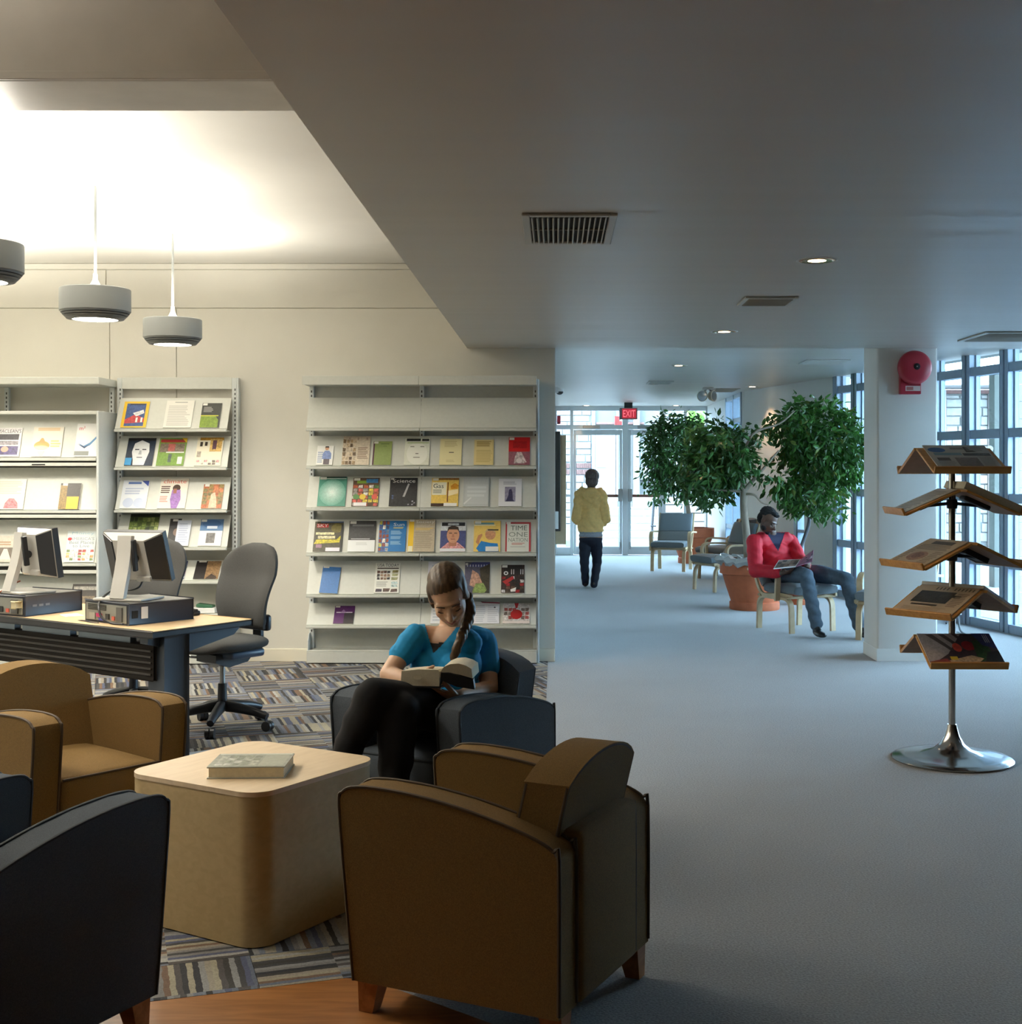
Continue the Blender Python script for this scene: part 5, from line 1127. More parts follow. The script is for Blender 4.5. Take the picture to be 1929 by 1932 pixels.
magC('pale magazine with a white dress picture beside the turned-aside monitor', 2, -20, 24, 1012, 1061.5, (206, 198, 184, .1), [('r', .1, .1, .95, .55, (120, 110, 100, .3)), ('p', [(.55, .5), (.7, .5), (.9, .1), (.4, .1)], (226, 220, 206)), ('l', .3, .62, .9, .8, 2, (180, 150, 120))])
magC('pale magazine with grey headlines over a colourful village picture', 2, 121.5, 176.5, 1003, 1061.5, (210, 218, 218), [('t', .16, .86, .92, .97, 'Money', (160, 190, 204)), ('t', .1, .70, .94, .80, "AMERICA'S", (150, 156, 160)), ('t', .1, .58, .94, .68, 'Best Places', (126, 136, 142)), ('t', .22, .47, .8, .56, 'to Live', (136, 146, 150)), ('m', .02, .04, .98, .4, 7, 4, [(206, 150, 96), (226, 220, 206), (176, 80, 70), (130, 150, 96), (226, 196, 130), (206, 206, 206)]), ('e', .1, .74, .07, .05, (200, 40, 46))])
magC('dark magazine with white title behind the computers', 3, 131, 180, 1103, 1160, (62, 54, 46, .2), [('r', .05, .80, .95, .92, (200, 196, 186, .4)), ('r', .3, .2, .9, .6, (120, 104, 80, .4))])
# binder-like box and white paper on the lower shelf of unit B
g0 = P(383, 1158, 10.33); gb = thing('leaflet_box', 'white leaflet with green band lying on the lowest shelf behind the desk', 'box', (g0.x, 10.33, .412))
obj('stack', box(NB(), (0, .06, .022), (.19, .13, .042), None, .003, 1), M['white'], gb); obj('green_band', box(NB(), (.01, .05, .055), (.13, .10, .024), Matrix.Rotation(.12, 3, 'Y'), .003, 1), mat('leaflet_green', (.04, .14, .07), .5), gb)
# ------------------------------------------------------------------ newspaper rack
rk0 = Vector((2.132, 6.974, 0))
rk = thing('newspaper_rack', 'chrome pole newspaper rack with sloping oak trays and trumpet base', 'rack', rk0)
obj('base', lathe(NB(), [(.300, 0), (.318, .004), (.320, .010), (.310, .016), (.25, .024), (.17, .036), (.10, .058), (.062, .090), (.040, .130), (.030, .165), (.024, .19)], 64), mat('chrome_base', (.62, .63, .64), .16, metal=1), rk, smooth=50)
obj('pole', cyl(NB(), (0, 0, .16), (0, 0, 1.64), .0185, n=24), mat('pole_steel', (.50, .48, .44), .2, metal=1), rk, smooth=50)
RUN, DROP, BWD = .285, .125, .40
def tray(zr, yaw, off=.018):
    d = Vector((math.sin(yaw), -math.cos(yaw), 0)); s = Vector((-d.y, d.x, 0))
    top = d*off+Vector((0, 0, zr)); bot = d*(off+RUN)+Vector((0, 0, zr-DROP))
    u = (top-bot).normalized(); n = s.cross(u)
    R = Matrix((s, u, n)).transposed(); Ln = (top-bot).length
    c = (top+bot)/2
    b = obj('tray', box(NB(), c-n*.006, (BWD, Ln, .012), R, .002, 1), M['oak'], rk)
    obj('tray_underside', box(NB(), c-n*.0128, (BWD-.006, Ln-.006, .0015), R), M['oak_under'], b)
    obj('lip', box(NB(), bot+n*.012-u*.006, (BWD, .012, .040), R, .002, 1), M['oak'], b)
    obj('bracket', box(NB(), c+u*.03-n*.026, (.10, .15, .024), R, .006, 1), M['black'], b)
    obj('arm', tube(NB(), [Vector((0, 0, zr-.075)), c-n*.03], .009, 8), M['black'], b)
    return top, bot, s, u, n, R, Ln
def collar(z): obj('collar', lathe(NB(), [(.019, z-.03), (.027, z-.028), (.030, z), (.027, z+.02), (.019, z+.022)], 20), M['black'], rk, smooth=40)
def paper(label, tr, w_, h_, th, base, prims, shift=(0, 0), name='newspaper', cat='newspaper', edge=None, curl=0):
    top, bot, s, u, n, R, Ln = tr
    o = thing(name, label, cat, (0, 0, 0), 0, 'newspapers and magazines on the oak rack')
    o.location = rk0+bot+u*(.004+shift[1])+n*.0015+s*(-w_/2+shift[0]); o.rotation_euler = R.to_euler()
    obj('sheets', bx(0, w_, 0, h_, 0, th-.0008, .0), edge or M['paperw'], o)
    printed('front_page', w_, h_, base, prims, o, origin=Vector((0, 0, th)), seed=int(w_*1000+h_*333))
    return o
rad = math.radians
NP = (214, 210, 200)
z_t = [1.672, 1.452, 1.172, .920, .668]; yaw_t = [2, -90, -72, -50, -1]
for z in z_t: collar(z-.075)
TR = [(tray(z, rad(a)), tray(z, rad(a+180))) for z, a in zip(z_t, yaw_t)]
paper('newspaper with a blue oval emblem on the uppermost oak tray', TR[0][0], .335, .330, .006, (196, 194, 188), [('e', .17, .80, .14, .10, (40, 104, 178)), ('r', .40, .82, .62, .90, (140, 136, 128)), ('p', [(.62, .93), (.68, .93), (.7, .80), (.8, .72), (.62, .70)], (70, 56, 50)), ('r', .08, .58, .52, .68, (126, 160, 178)), ('r', .54, .56, .97, .66, (66, 58, 54, .4)), ('r', .08, .36, .28, .48, (90, 80, 74)), ('r', .36, .03, .72, .48, (116, 102, 94, .4)), ('l', .06, .03, .34, .34, 7, (170, 168, 164)), ('l', .75, .05, .97, .5, 9, (170, 168, 164)), ('l', .65, .75, .95, .92, 4, (150, 146, 140))], (.005, 0))
paper('grey newspaper lying on the left tray of the second tier, seen edge-on', TR[1][0], .34, .30, .004, NP, [('l', .1, .1, .9, .9, 14, (150, 148, 142))])
paper('thick pale stack of newspapers on the second tier, pages towards the viewer', TR[1][1], .36, .32, .040, NP, [('l', .05, .1, .6, .7, 10, (120, 116, 112)), ('r', .6, .3, .95, .8, (110, 104, 100, .4)), ('r', .05, .8, .95, .92, (110, 106, 96))], edge=M['paper'])
paper('tan newspaper with a brown figure drawing on the third-tier tray', TR[2][0], .345, .31, .006, (196, 178, 148), [('r', .25, .80, .8, .92, (86, 74, 60, .4)), ('l', .1, .58, .9, .78, 4, (140, 124, 100)), ('e', .45, .34, .22, .17, (160, 118, 92, .4)), ('e', .45, .36, .12, .11, (130, 86, 66, .4)), ('l', .7, .1, .95, .55, 8, (150, 132, 108)), ('l', .05, .1, .2, .55, 8, (150, 132, 108))])
paper('dark-edged newspaper on the far tray of the third tier', TR[2][1], .36, .30, .006, (150, 146, 140), [('l', .1, .1, .9, .9, 12, (110, 108, 104))])
paper('beige newspaper with a black photograph on the fourth-tier tray', TR[3][0], .36, .315, .006, (206, 186, 158), [('t', .32, .86, .95, .95, 'IIII IIIIII', (96, 88, 72)), ('r', .12, .40, .72, .80, (58, 52, 42, .5)), ('r', .5, .62, .85, .7, (70, 64, 54, .4)), ('l', .76, .3, .96, .78, 9, (150, 132, 110)), ('r', .18, .30, .62, .35, (70, 56, 44)), ('l', .1, .05, .9, .25, 5, (186, 164, 136))])
paper('newspapers stacked on the far tray of the fourth tier with white fringe', TR[3][1], .38, .33, .018, (120, 124, 130), [('r', .1, .1, .9, .9, (90, 94, 104, .3))])
paper('colourful glossy magazine with green and red shapes on the lowest tray', TR[4][0], .385, .315, .006, (70, 60, 70, .3), [('p', [(0, 0), (.3, .35), (.6, 1), (0, 1)], (176, 172, 178, .2)), ('p', [(.1, .98), (.2, .98), (.42, .45), (.36, .45)], (84, 78, 84)), ('p', [(.28, .98), (.36, .98), (.56, .5), (.5, .5)], (84, 78, 84)), ('p', [(.46, 1), (.52, 1), (.66, .6), (.62, .58)], (64, 60, 70)), ('e', .46, .55, .06, .14, (190, 70, 56, .3)), ('e', .62, .6, .09, .15, (150, 40, 44, .3)), ('p', [(.66, .1), (.7, .75), (.86, .8), (.92, .2)], (32, 72, 40, .4)), ('p', [(.74, 1), (1, 1), (1, .5), (.82, .62)], (44, 54, 116, .3)), ('p', [(.72, .0), (1, 0), (1, .45), (.84, .4)], (24, 26, 36, .3)), ('p', [(.1, .05), (.6, .3), (.75, .2), (.6, .0), (.2, 0)], (200, 172, 140, .4)), ('p', [(0, .1), (.25, .2), (.3, .05), (0, 0)], (150, 70, 70, .3)), ('r', .3, .16, .4, .26, (220, 190, 60)), ('t', .88, .70, .94, .95, 'III', (206, 206, 220))], name='magazine', cat='magazine')
paper('dull magazine on the rear tray of the lowest tier', TR[4][1], .36, .29, .006, (120, 120, 126), [('l', .1, .1, .9, .9, 8, (90, 90, 96))], name='magazine', cat='magazine')
cb = obj('cable', tube(NB(), smooth_path([G(1786, 1178)+Vector((0, 0, .01)), G(1800, 1172)+Vector((0, 0, .10)), G(1808, 1180)+Vector((0, 0, .12)), G(1812, 1192)+Vector((0, 0, .02)), G(1826, 1200)+Vector((0, 0, .008))], 5), .009, 8), M['black'], smooth=60); tag(cb, 'black cable loop on the carpet between white column and window', 'cable')

# ------------------------------------------------------------------ bentwood easy chairs
M['cush'] = mat('gray_blue_upholstery', (.165, .195, .215), .9, ns=300, na=.2, bump=.3, bs=500, sheen=.3)
M['cushb'] = mat('upholstery_weave', (.18, .185, .18), .9, ns=300, na=.2, bump=.3, bs=500, sheen=.3)
M['ply'] = wood('bentwood_birch', (.56, .40, .22), (.66, .49, .29), 4, .42, (2, 2, 2))
def make_easy_chair(label, loc, rz):
    t = thing('easy_chair', label, 'chair', loc, rz, 'bentwood easy chairs in the hall')
    for s in (-1, 1):
        x = s*.245
        pts = [(x, -.275, 0), (x, -.268, .20)]+bez((x, -.265, .24), (x, -.255, .315), (x, -.17, .322), 6)+[(x, 0, .318)]+bez((x, .13, .322), (x, .225, .318), (x, .236, .24), 6)+[(x, .245, 0)]
        obj('leg_arch', strip(NB(), pts, (1, 0, 0), .052, .026), M['ply'], t, smooth=40)
        xa = s*.300
        pts = [(xa, -.115, .30), (xa, -.125, .45)]+bez((xa, -.128, .51), (xa, -.125, .585), (xa, -.04, .59), 6)+[(xa, .12, .588), (xa, .33, .575)]
        obj('armrest', strip(NB(), pts, (1, 0, 0), .055, .024), M['ply'], t, smooth=40)
        xr_ = s*.268
        pts = smooth_path([(xr_, .40, .865), (xr_, .345, .72), (xr_, .275, .52), (xr_, .215, .40), (xr_, .15, .345), (xr_, .04, .340), (xr_, -.12, .358), (xr_, -.30, .352)], 4)
        obj('side_rail', strip(NB(), pts, (1, 0, 0), .022, .030), M['ply'], t, smooth=40)
    for y, z in ((-.24, .338), (.19, .335)): obj('cross_rail', bx(-.29, .29, y-.022, y+.022, z-.014, z+.012, .005, 1), M['ply'], t)
    def pad(name, path, th, w_, mat_):
        pts = [Vector(p) for p in path]; bm = NB(); R_ = []; m = len(pts)
        for i, p in enumerate(pts):
            d = (pts[min(i+1, m-1)]-pts[max(i-1, 0)]).normalized(); n = Vector((0, -d.z, d.y)); n = -n if n.z+(-n.y) < 0 else n
            f = .55+.45*math.sin(PI*min(1, max(0, (i+.7)/(m-1+1.4))))**.5
            ring = []
            for k in range(20):
                a = 2*PI*k/20; cx_ = math.copysign(abs(math.cos(a))**.28, math.cos(a))*w_/2; cz_ = math.copysign(abs(math.sin(a))**.55, math.sin(a))*th/2*f
                ring.append(bm.verts.new(p+Vector((cx_, 0, 0))+n*cz_))
            R_.append(ring)
        for A, B in zip(R_, R_[1:]):
            for k in range(20): bm.faces.new((A[k], A[(k+1) % 20], B[(k+1) % 20], B[k]))
        bm.faces.new(R_[0][::-1]); bm.faces.new(R_[-1])
        return obj(name, bm, mat_, t, smooth=60)
    pad('seat_cushion', [(0, -.33, .405), (0, -.30, .41), (0, -.2, .415), (0, 0, .405), (0, .10, .40), (0, .15, .405)], .105, .52, M['cush'])
    lo = smooth_path([(0, .165, .43), (0, .20, .47), (0, .255, .575)], 3); hi = smooth_path([(0, .262, .59), (0, .31, .72), (0, .36, .855)], 3)
    pad('lumbar_cushion', lo, .085, .52, M['cushb']); pad('back_cushion', hi, .085, .52, M['cush'])
    return t
ec1 = make_easy_chair('empty bentwood easy chair facing the viewer below the left ficus', (1.80, 20.05, 0), rot_to(-.30, -.95))
ecm = dup(ec1, (2.335, 12.66, 0), rot_to(.46, -.89), 'bentwood easy chair holding the man in the red jacket')
ec2 = dup(ec1, (2.16, 16.75, 0), rot_to(-.90, -.42), 'bentwood easy chair behind the large terracotta pot, turned to the hall')
ec3 = dup(ec1, (2.42, 18.55, 0), rot_to(-.80, .60), 'bentwood easy chair farthest back, its pale arms above the large pot')
ec4 = dup(ec1, (3.13, 11.92, 0), rot_to(-.60, -.80), 'bentwood easy chair almost hidden behind the white column')

# ------------------------------------------------------------------ potted ficus trees
leaf_meshes = []
def leaf_bm(bm, lay, M4, col, L_=.098, W_=.039):
    pts = [(0, 0, 0), (W_*.42, L_*.28, .004), (W_*.5, L_*.55, .0), (0, L_, -.010), (-W_*.5, L_*.55, .0), (-W_*.42, L_*.28, .004), (0, L_*.5, -.007)]
    v = [bm.verts.new(M4 @ Vector(p)) for p in pts]
    for f in ((0, 1, 6), (1, 2, 6), (2, 3, 6), (3, 4, 6), (4, 5, 6), (5, 0, 6)):
        fc = bm.faces.new([v[i] for i in f])
        for l in fc.loops: l[lay] = col
def leafcol(rnd, bright):
    b_ = rnd.random()
    c = (.034+.075*b_*bright, .105+.20*b_*bright, .024+.03*b_)
    if rnd.random() < .04*bright: c = (.16, .22, .04)
    return c+(.15,)
rnd = random.Random(11)
for k in range(8):
    bm = NB(); lay = bm.loops.layers.float_color.new('Col'); leaf_bm(bm, lay, Matrix.Identity(4), leafcol(rnd, .5+k/7*.8))
    me = bpy.data.meshes.new('leaf'); bm.to_mesh(me); bm.free(); me.materials.append(M['leaf']); leaf_meshes.append(me)
def pot(t, rt, rb, h, mat_=None, n=48):
    obj('pot', lathe(NB(), [(rb*1.04, 0), (rb*1.06, .012), (rb*1.06, h*.15), (rb, h*.17), (rb+(rt-rb)*.40, h*.44), (rb+(rt-rb)*.41, h*.455), (rb+(rt-rb)*.42, h*.45), (rt*.93, h*.73), (rt, h*.75), (rt, h), (rt*.93, h), (rt*.90, h*.9), (rt*.2, h*.88)], n), M['terra'], t, smooth=35)
    obj('soil', lathe(NB(), [(rt*.92, h*.86), (rt*.5, h*.90), (.01, h*.91)], 24), M['soil'], t, smooth=60)
def crown(t, loc, ells, n, bright, seed, up=.25, twigs=True):
    rnd = random.Random(seed); base = Vector(loc); vol = [e[1][0]*e[1][1]*e[1][2] for e in ells]; tw = []
    mats_ = []
    ntw = n//9
    for _ in range(ntw):
        e = rnd.choices(ells, vol)[0]; c, r = e
        while True:
            p = Vector((rnd.uniform(-1, 1), rnd.uniform(-1, 1), rnd.uniform(-1, 1)))
            if .12 < p.length < 1: break
        p = p*(p.length**(-.45)); p = p if p.length < 1 else p.normalized()*rnd.uniform(.9, 1.0)
        p = p*(1+.38*noise.noise(p.normalized()*2.1+c*3)); q = c+Vector((p.x*r[0], p.y*r[1], p.z*r[2])); outd = Vector((p.x*r[0], p.y*r[1], p.z*r[2]-.15)).normalized()
        tw.append((q, outd))
        for _ in range(9):
            d = (outd*.5+Vector((rnd.uniform(-1, 1), rnd.uniform(-1, 1), rnd.uniform(-1.3, .35)))).normalized()
            pos = q+Vector((rnd.gauss(0, .055), rnd.gauss(0, .055), rnd.gauss(0, .05)))
            x = d.orthogonal().normalized(); a = rnd.uniform(0, 2*PI); x = (x*math.cos(a)+d.cross(x)*math.sin(a)); z = x.cross(d)
            sc_ = rnd.uniform(.7, 1.25)
            m4 = Matrix.Translation(pos) @ (Matrix((x, d, z)).transposed().to_4x4()) @ Matrix.Scale(sc_, 4)
            mats_.append(m4)
    mats_.sort(key=lambda m: m.translation.y)
    k_ind = min(300, len(mats_))
    ind = mats_[:k_ind]
    for i, m4 in enumerate(ind):
        o = bpy.data.objects.new('leaf', leaf_meshes[min(7, int(rnd.random()*8*bright))]); COL.objects.link(o); o.parent = t
        o.matrix_local = Matrix.Translation(-base) @ m4
    bm = NB(); lay = bm.loops.layers.float_color.new('Col')
    for m4 in mats_[k_ind:]: leaf_bm(bm, lay, Matrix.Translation(-base) @ m4, leafcol(rnd, bright))
    me = bpy.data.meshes.new('foliage'); bm.to_mesh(me); bm.free()
    o = link('foliage', me, M['leaf'], t); o['kind'] = 'stuff'
    return tw
def branches(t, name, paths):
    for pts, r0, r1 in paths:
        pp = smooth_path(pts, 4); m = len(pp)
        obj(name, tube(NB(), pp, [r0+(r1-r0)*i/(m-1) for i in range(m)], 8), M['bark'], t, smooth=60, ws=True)
def EL(px, py, rx_, ry_, Y, ry_depth): s = Y/K; return (P(px, py, Y), (rx_*s, ry_depth, ry_*s))
# ficus M beside the man
bM = Vector(((1424-CX)*14.5/K, 14.5, 0)); tM = thing('potted_ficus', 'ficus tree with forked pale trunk in the large terracotta pot behind the man', 'potted tree', bM, 0, 'potted ficus trees')
pot(tM, .385, .262, .535)
bm = NB(); rnd = random.Random(4); n = 40; rings = []
for j, (r, z) in enumerate(((.385, .50), (.43, .545), (.41, .585), (.33, .575), (.26, .545))):
    rings.append([bm.verts.new(((r+rnd.uniform(-.03, .03))*math.cos(2*PI*i/n), (r+rnd.uniform(-.03, .03))*math.sin(2*PI*i/n), z+rnd.uniform(-.022, .022))) for i in range(n)])
for A, B in zip(rings, rings[1:]):
    for i in range(n): bm.faces.new((A[i], A[(i+1) % n], B[(i+1) % n], B[i]))
obj('plastic_liner', bm, mat('plastic_liner', (.50, .50, .48), .25, coat=.3), tM, smooth=20)
Y = 14.4
branches(tM, 'trunk', [([P(1412, 1075, 14.5), P(1409, 1010, Y), P(1404, 960, Y), P(1404, 928, Y)], .045, .038)])
branches(tM, 'branch', [([P(1404, 930, Y), P(1398, 895, Y), P(1393, 870, Y), P(1380, 830, Y)], .032, .012), ([P(1405, 925, Y), P(1420, 908, Y), P(1434, 892, Y), P(1470, 850, Y)], .030, .010), ([P(1406, 932, Y), P(1424, 934, Y-.1), P(1438, 948, Y-.1), P(1452, 952, Y-.1)], .016, .008), ([P(1404, 928, Y), P(1380, 926, Y), P(1330, 924, Y), P(1300, 922, Y)], .016, .008), ([P(1396, 885, Y), P(1420, 820, Y), P(1470, 800, Y), P(1500, 775, Y)], .018, .008)])
crown(tM, bM, [EL(1365, 865, 46, 62, 14.6, .55), EL(1335, 905, 40, 48, 14.6, .45), EL(1402, 868, 26, 34, 14.5, .4), EL(1425, 815, 30, 14, 14.4, .25), EL(1345, 850, 50, 55, 14.8, .5), EL(1450, 900, 18, 14, 14.4, .2)], 2900, .55, 21)
# ficus R near the window
bR_ = Vector(((1508-CX)*15.0/K, 15.0, 0)); tR = thing('potted_ficus', 'leafy ficus by the window wall with a thin leaning dark stem', 'potted tree', bR_, 0, 'potted ficus trees')
pot(tR, .15, .11, .33)
Y = 15.0
obj('trunk', tube(NB(), smooth_path([P(1508, 1090, Y), P(1508, 1048, Y), P(1520, 1010, Y), P(1527, 985, Y), P(1530, 930, Y)], 4), .022, 8), mat('dark_stem', (.12, .12, .13), .6), tR, smooth=60, ws=True)
branches(tR, 'branch', [([P(1530, 940, Y), P(1545, 890, Y), P(1560, 830, Y), P(1575, 780, Y)], .018, .006), ([P(1530, 935, Y), P(1505, 880, Y), P(1490, 820, Y)], .016, .006), ([P(1530, 945, Y), P(1570, 920, Y), P(1605, 880, Y)], .014, .006)])
crown(tR, bR_, [EL(1548, 845, 66, 78, 14.9, .60), EL(1500, 815, 44, 52, 14.8, .45), EL(1595, 850, 38, 66, 14.8, .40), EL(1535, 935, 58, 44, 14.8, .45), EL(1500, 895, 34, 40, 14.8, .35), EL(1480, 925, 22, 20, 14.6, .25)], 4300, 1.0, 22)
# ficus L by the doors
bL = Vector(((1306-CX)*21.6/K, 21.6, 0)); tL = thing('potted_ficus', 'dense dark ficus with broad square crown before the glass doors', 'potted tree', bL, 0, 'potted ficus trees')
pot(tL, .37, .22, .585)
Y = 21.5
branches(tL, 'trunk', [([P(1303, 1015, Y), P(1302, 985, Y), P(1298, 955, Y), P(1294, 920, Y)], .045, .03)])
branches(tL, 'branch', [([P(1294, 930, Y), P(1270, 890, Y), P(1250, 840, Y)], .026, .01), ([P(1294, 930, Y), P(1310, 880, Y), P(1330, 830, Y)], .026, .01), ([P(1294, 935, Y), P(1322, 905, Y), P(1340, 880, Y)], .02, .008)])
crown(tL, bL, [EL(1254, 860, 38, 74, 21.3, .6), EL(1286, 860, 50, 78, 21.3, .6), EL(1306, 865, 29, 64, 21.2, .35), EL(1240, 905, 26, 38, 21.2, .4), EL(1262, 815, 30, 30, 21.3, .4)], 4300, .45, 23)
# trees beyond the vestibule window
random.seed(9)
for (x, y, h, lab) in ((4.35, 31, 3.0, 'sunlit bright green tree outside beyond the tall vestibule window'),):
    t = thing('garden_tree', lab, 'tree', (x, y, -.06)); 
    obj('trunk', cyl(NB(), (0, 0, 0), (0, 0, 2.6), .12, .07, 10), M['bark'], t, smooth=40)
    bm = NB(); lay = bm.loops.layers.float_color.new('Col'); rnd = random.Random(2)
    for i in range(2600):
        while True:
            p = Vector((rnd.uniform(-1, 1), rnd.uniform(-1, 1), rnd.uniform(-1, 1)))
            if p.length < 1: break
        d = Vector((rnd.uniform(-1, 1), rnd.uniform(-1, 1), rnd.uniform(-1, .4))).normalized(); xx = d.orthogonal().normalized()
        m4 = Matrix.Translation(Vector((p.x*1.3, p.y*1.3, h+p.z*1.6))) @ Matrix((xx, d, xx.cross(d))).transposed().to_4x4() @ Matrix.Scale(2.2, 4)
        leaf_bm(bm, lay, m4, (.16+.1*rnd.random(), .30+.15*rnd.random(), .07, .1))
    me = bpy.data.meshes.new('foliage'); bm.to_mesh(me); bm.free(); o = link('foliage', me, M['leaf'], t); o['kind'] = 'stuff'
lw = obj('lawn', bx(.22, .40, 25, 29, -.06, -.03), M['grass']); tag(lw, 'small strip of green lawn outside the entrance sidelight', 'lawn', kind='stuff')
# ------------------------------------------------------------------ people
def skin_mat(name, c, rough=.5):
    m = mat(name, c, rough, ns=30, na=.06); b = m.node_tree.nodes['Principled BSDF']
    b.inputs['Subsurface Weight'].default_value = .12; b.inputs['Subsurface Radius'].default_value = (.02, .008, .005); return m
def cap(bm, a, b_, ra, rb, n=14):
    a, b_ = Vector(a), Vector(b_); d = (b_-a); L_ = d.length; d = d.normalized() if L_ > 1e-6 else Vector((0, 0, 1)); u, v = frame_of(d)
    R_ = []
    for j in range(5):
        t = -PI/2+PI/2*j/4; R_.append((a+d*ra*math.sin(t), max(ra*math.cos(t), ra*.03)))
    for j in range(5):
        t = PI/2*j/4; R_.append((b_+d*rb*math.sin(t), max(rb*math.cos(t), rb*.03)))
    rings = [[bm.verts.new(c+(u*math.cos(2*PI*k/n)+v*math.sin(2*PI*k/n))*r) for k in range(n)] for c, r in R_]
    for A, B in zip(rings, rings[1:]):
        for k in range(n): bm.faces.new((A[k], A[(k+1) % n], B[(k+1) % n], B[k]))
    bm.faces.new(rings[0][::-1]); bm.faces.new(rings[-1])
def ell(bm, c, r, R=None):
    g = bmesh.ops.create_uvsphere(bm, u_segments=20, v_segments=12, radius=1)['verts']
    for v in g:
        p = Vector((v.co.x*r[0], v.co.y*r[1], v.co.z*r[2])); v.co = Vector(c)+(R @ p if R is not None else p)
def build(prims, infl=0.0):
    bm = NB()
    for p in prims:
        if p[0] == 'c': cap(bm, p[1], p[2], p[3]+infl, p[4]+infl)
        elif p[0] == 'e': ell(bm, p[1], [q+infl for q in p[2]], p[3] if len(p) > 3 else None)
        elif p[0] == 'h':     # chain of joints with radii
            for (a, ra), (b_, rb) in zip(p[1], p[1][1:]): cap(bm, a, b_, ra+infl, rb+infl)
    return bm
def voxel(name, bm, vox, mat_, parent, sm=6, cut=None, origin=None, disp=None, factor=.5):
    me = bpy.data.meshes.new('tmp'); bmesh.ops.recalc_face_normals(bm, faces=bm.faces); bm.to_mesh(me); bm.free()
    o = bpy.data.objects.new('tmp', me); COL.objects.link(o)
    r = o.modifiers.new('r', 'REMESH'); r.mode = 'VOXEL'; r.voxel_size = vox
    s = o.modifiers.new('s', 'SMOOTH'); s.factor = factor; s.iterations = sm
    dg = bpy.context.evaluated_depsgraph_get(); dg.update()
    m2 = bpy.data.meshes.new_from_object(o.evaluated_get(dg)); bpy.data.objects.remove(o); bpy.data.meshes.remove(me)
    bm = NB(); bm.from_mesh(m2); bpy.data.meshes.remove(m2)
    if disp: 
        bm.normal_update()
        for v in bm.verts: v.co += v.normal*disp(v.co)
    if cut:
        bmesh.ops.delete(bm, geom=[f for f in bm.faces if cut(f.calc_center_median(), f.normal)], context='FACES')
    if origin is None: origin = root_loc(parent)
    bmesh.ops.translate(bm, verts=bm.verts, vec=-origin)
    me = bpy.data.meshes.new(name); bm.to_mesh(me); bm.free(); me.shade_smooth()
    o = link(name, me, mat_, parent)
    if parent is None: o.location = origin
    return o
def basis(fwd, up):
    """columns: x = viewer's right when facing the person..., y = backwards (-fwd), z = up"""
    f = Vector(fwd).normalized(); z = (Vector(up)-f*Vector(up).dot(f)).normalized(); x = f.cross(z)*-1
    return Matrix((x, -f, z)).transposed()
def head_prims(c, R, s=1.0, nose=1.0):
    q = lambda p: Vector(c)+R @ (Vector(p)*s)
    e = lambda p, r: ('e', q(p), [k*s for k in r], R)
    return [e((0, .018, .040), (.074, .095, .082)), e((0, -.018, -.025), (.062, .076, .080)), e((0, -.050, -.078), (.030, .030, .026)), e((0, -.012, -.055), (.052, .062, .048)),
            e((.030, -.058, -.022), (.028, .026, .026)), e((-.030, -.058, -.022), (.028, .026, .026)), e((0, -.066, .022), (.052, .020, .014)),
            ('h', [(q((0, -.082, .010)), .008*s), (q((0, -.098, -.012)), .010*s), (q((0, -.108*nose, -.028)), .0125*s)]), e((.012, -.094, -.030), (.010, .011, .008)), e((-.012, -.094, -.030), (.010, .011, .008)),
            e((0, -.083, -.052), (.020, .009, .007)), e((0, -.080, -.062), (.018, .010, .008)),
            e((.073, .012, -.006), (.009, .018, .030)), e((-.073, .012, -.006), (.009, .018, .030))]
def face_parts(body, c, R, s, brow, lidm, lip, opened=False):
    org = root_loc(body)
    q = lambda p: Vector(c)+R @ (Vector(p)*s)-org
    for sx in (-1, 1):
        bm = NB(); ell(bm, q((sx*.031, -.069, .002)), [.0145*s, .012*s, .0115*s], R); obj('eyelid', bm, lidm, body, smooth=60)
        bm = NB(); tube(bm, [q((sx*.018, -.0815, -.0035)), q((sx*.025, -.083, -.0065)), q((sx*.033, -.0825, -.0065)), q((sx*.044, -.077, -.002))], .0022*s, 6); obj('eyelash', bm, brow, body, smooth=60)
        bm = NB(); tube(bm, [q((sx*.014, -.0865, .020)), q((sx*.028, -.0875, .0255)), q((sx*.047, -.078, .022))], [.0030*s, .0034*s, .0018*s], 6); obj('eyebrow', bm, brow, body, smooth=60)
    bm = NB(); tube(bm, [q((-.023, -.082, -.055)), q((-.010, -.0905, -.0535)), q((0, -.0915, -.0545)), q((.010, -.0905, -.0535)), q((.023, -.082, -.055))], [.0015*s, .0040*s, .0042*s, .0040*s, .0015*s], 8)
    tube(bm, [q((-.020, -.082, -.0575)), q((0, -.0895, -.0615)), q((.020, -.082, -.0575))], [.0016*s, .0052*s, .0016*s], 8); obj('lips', bm, lip, body, smooth=60)
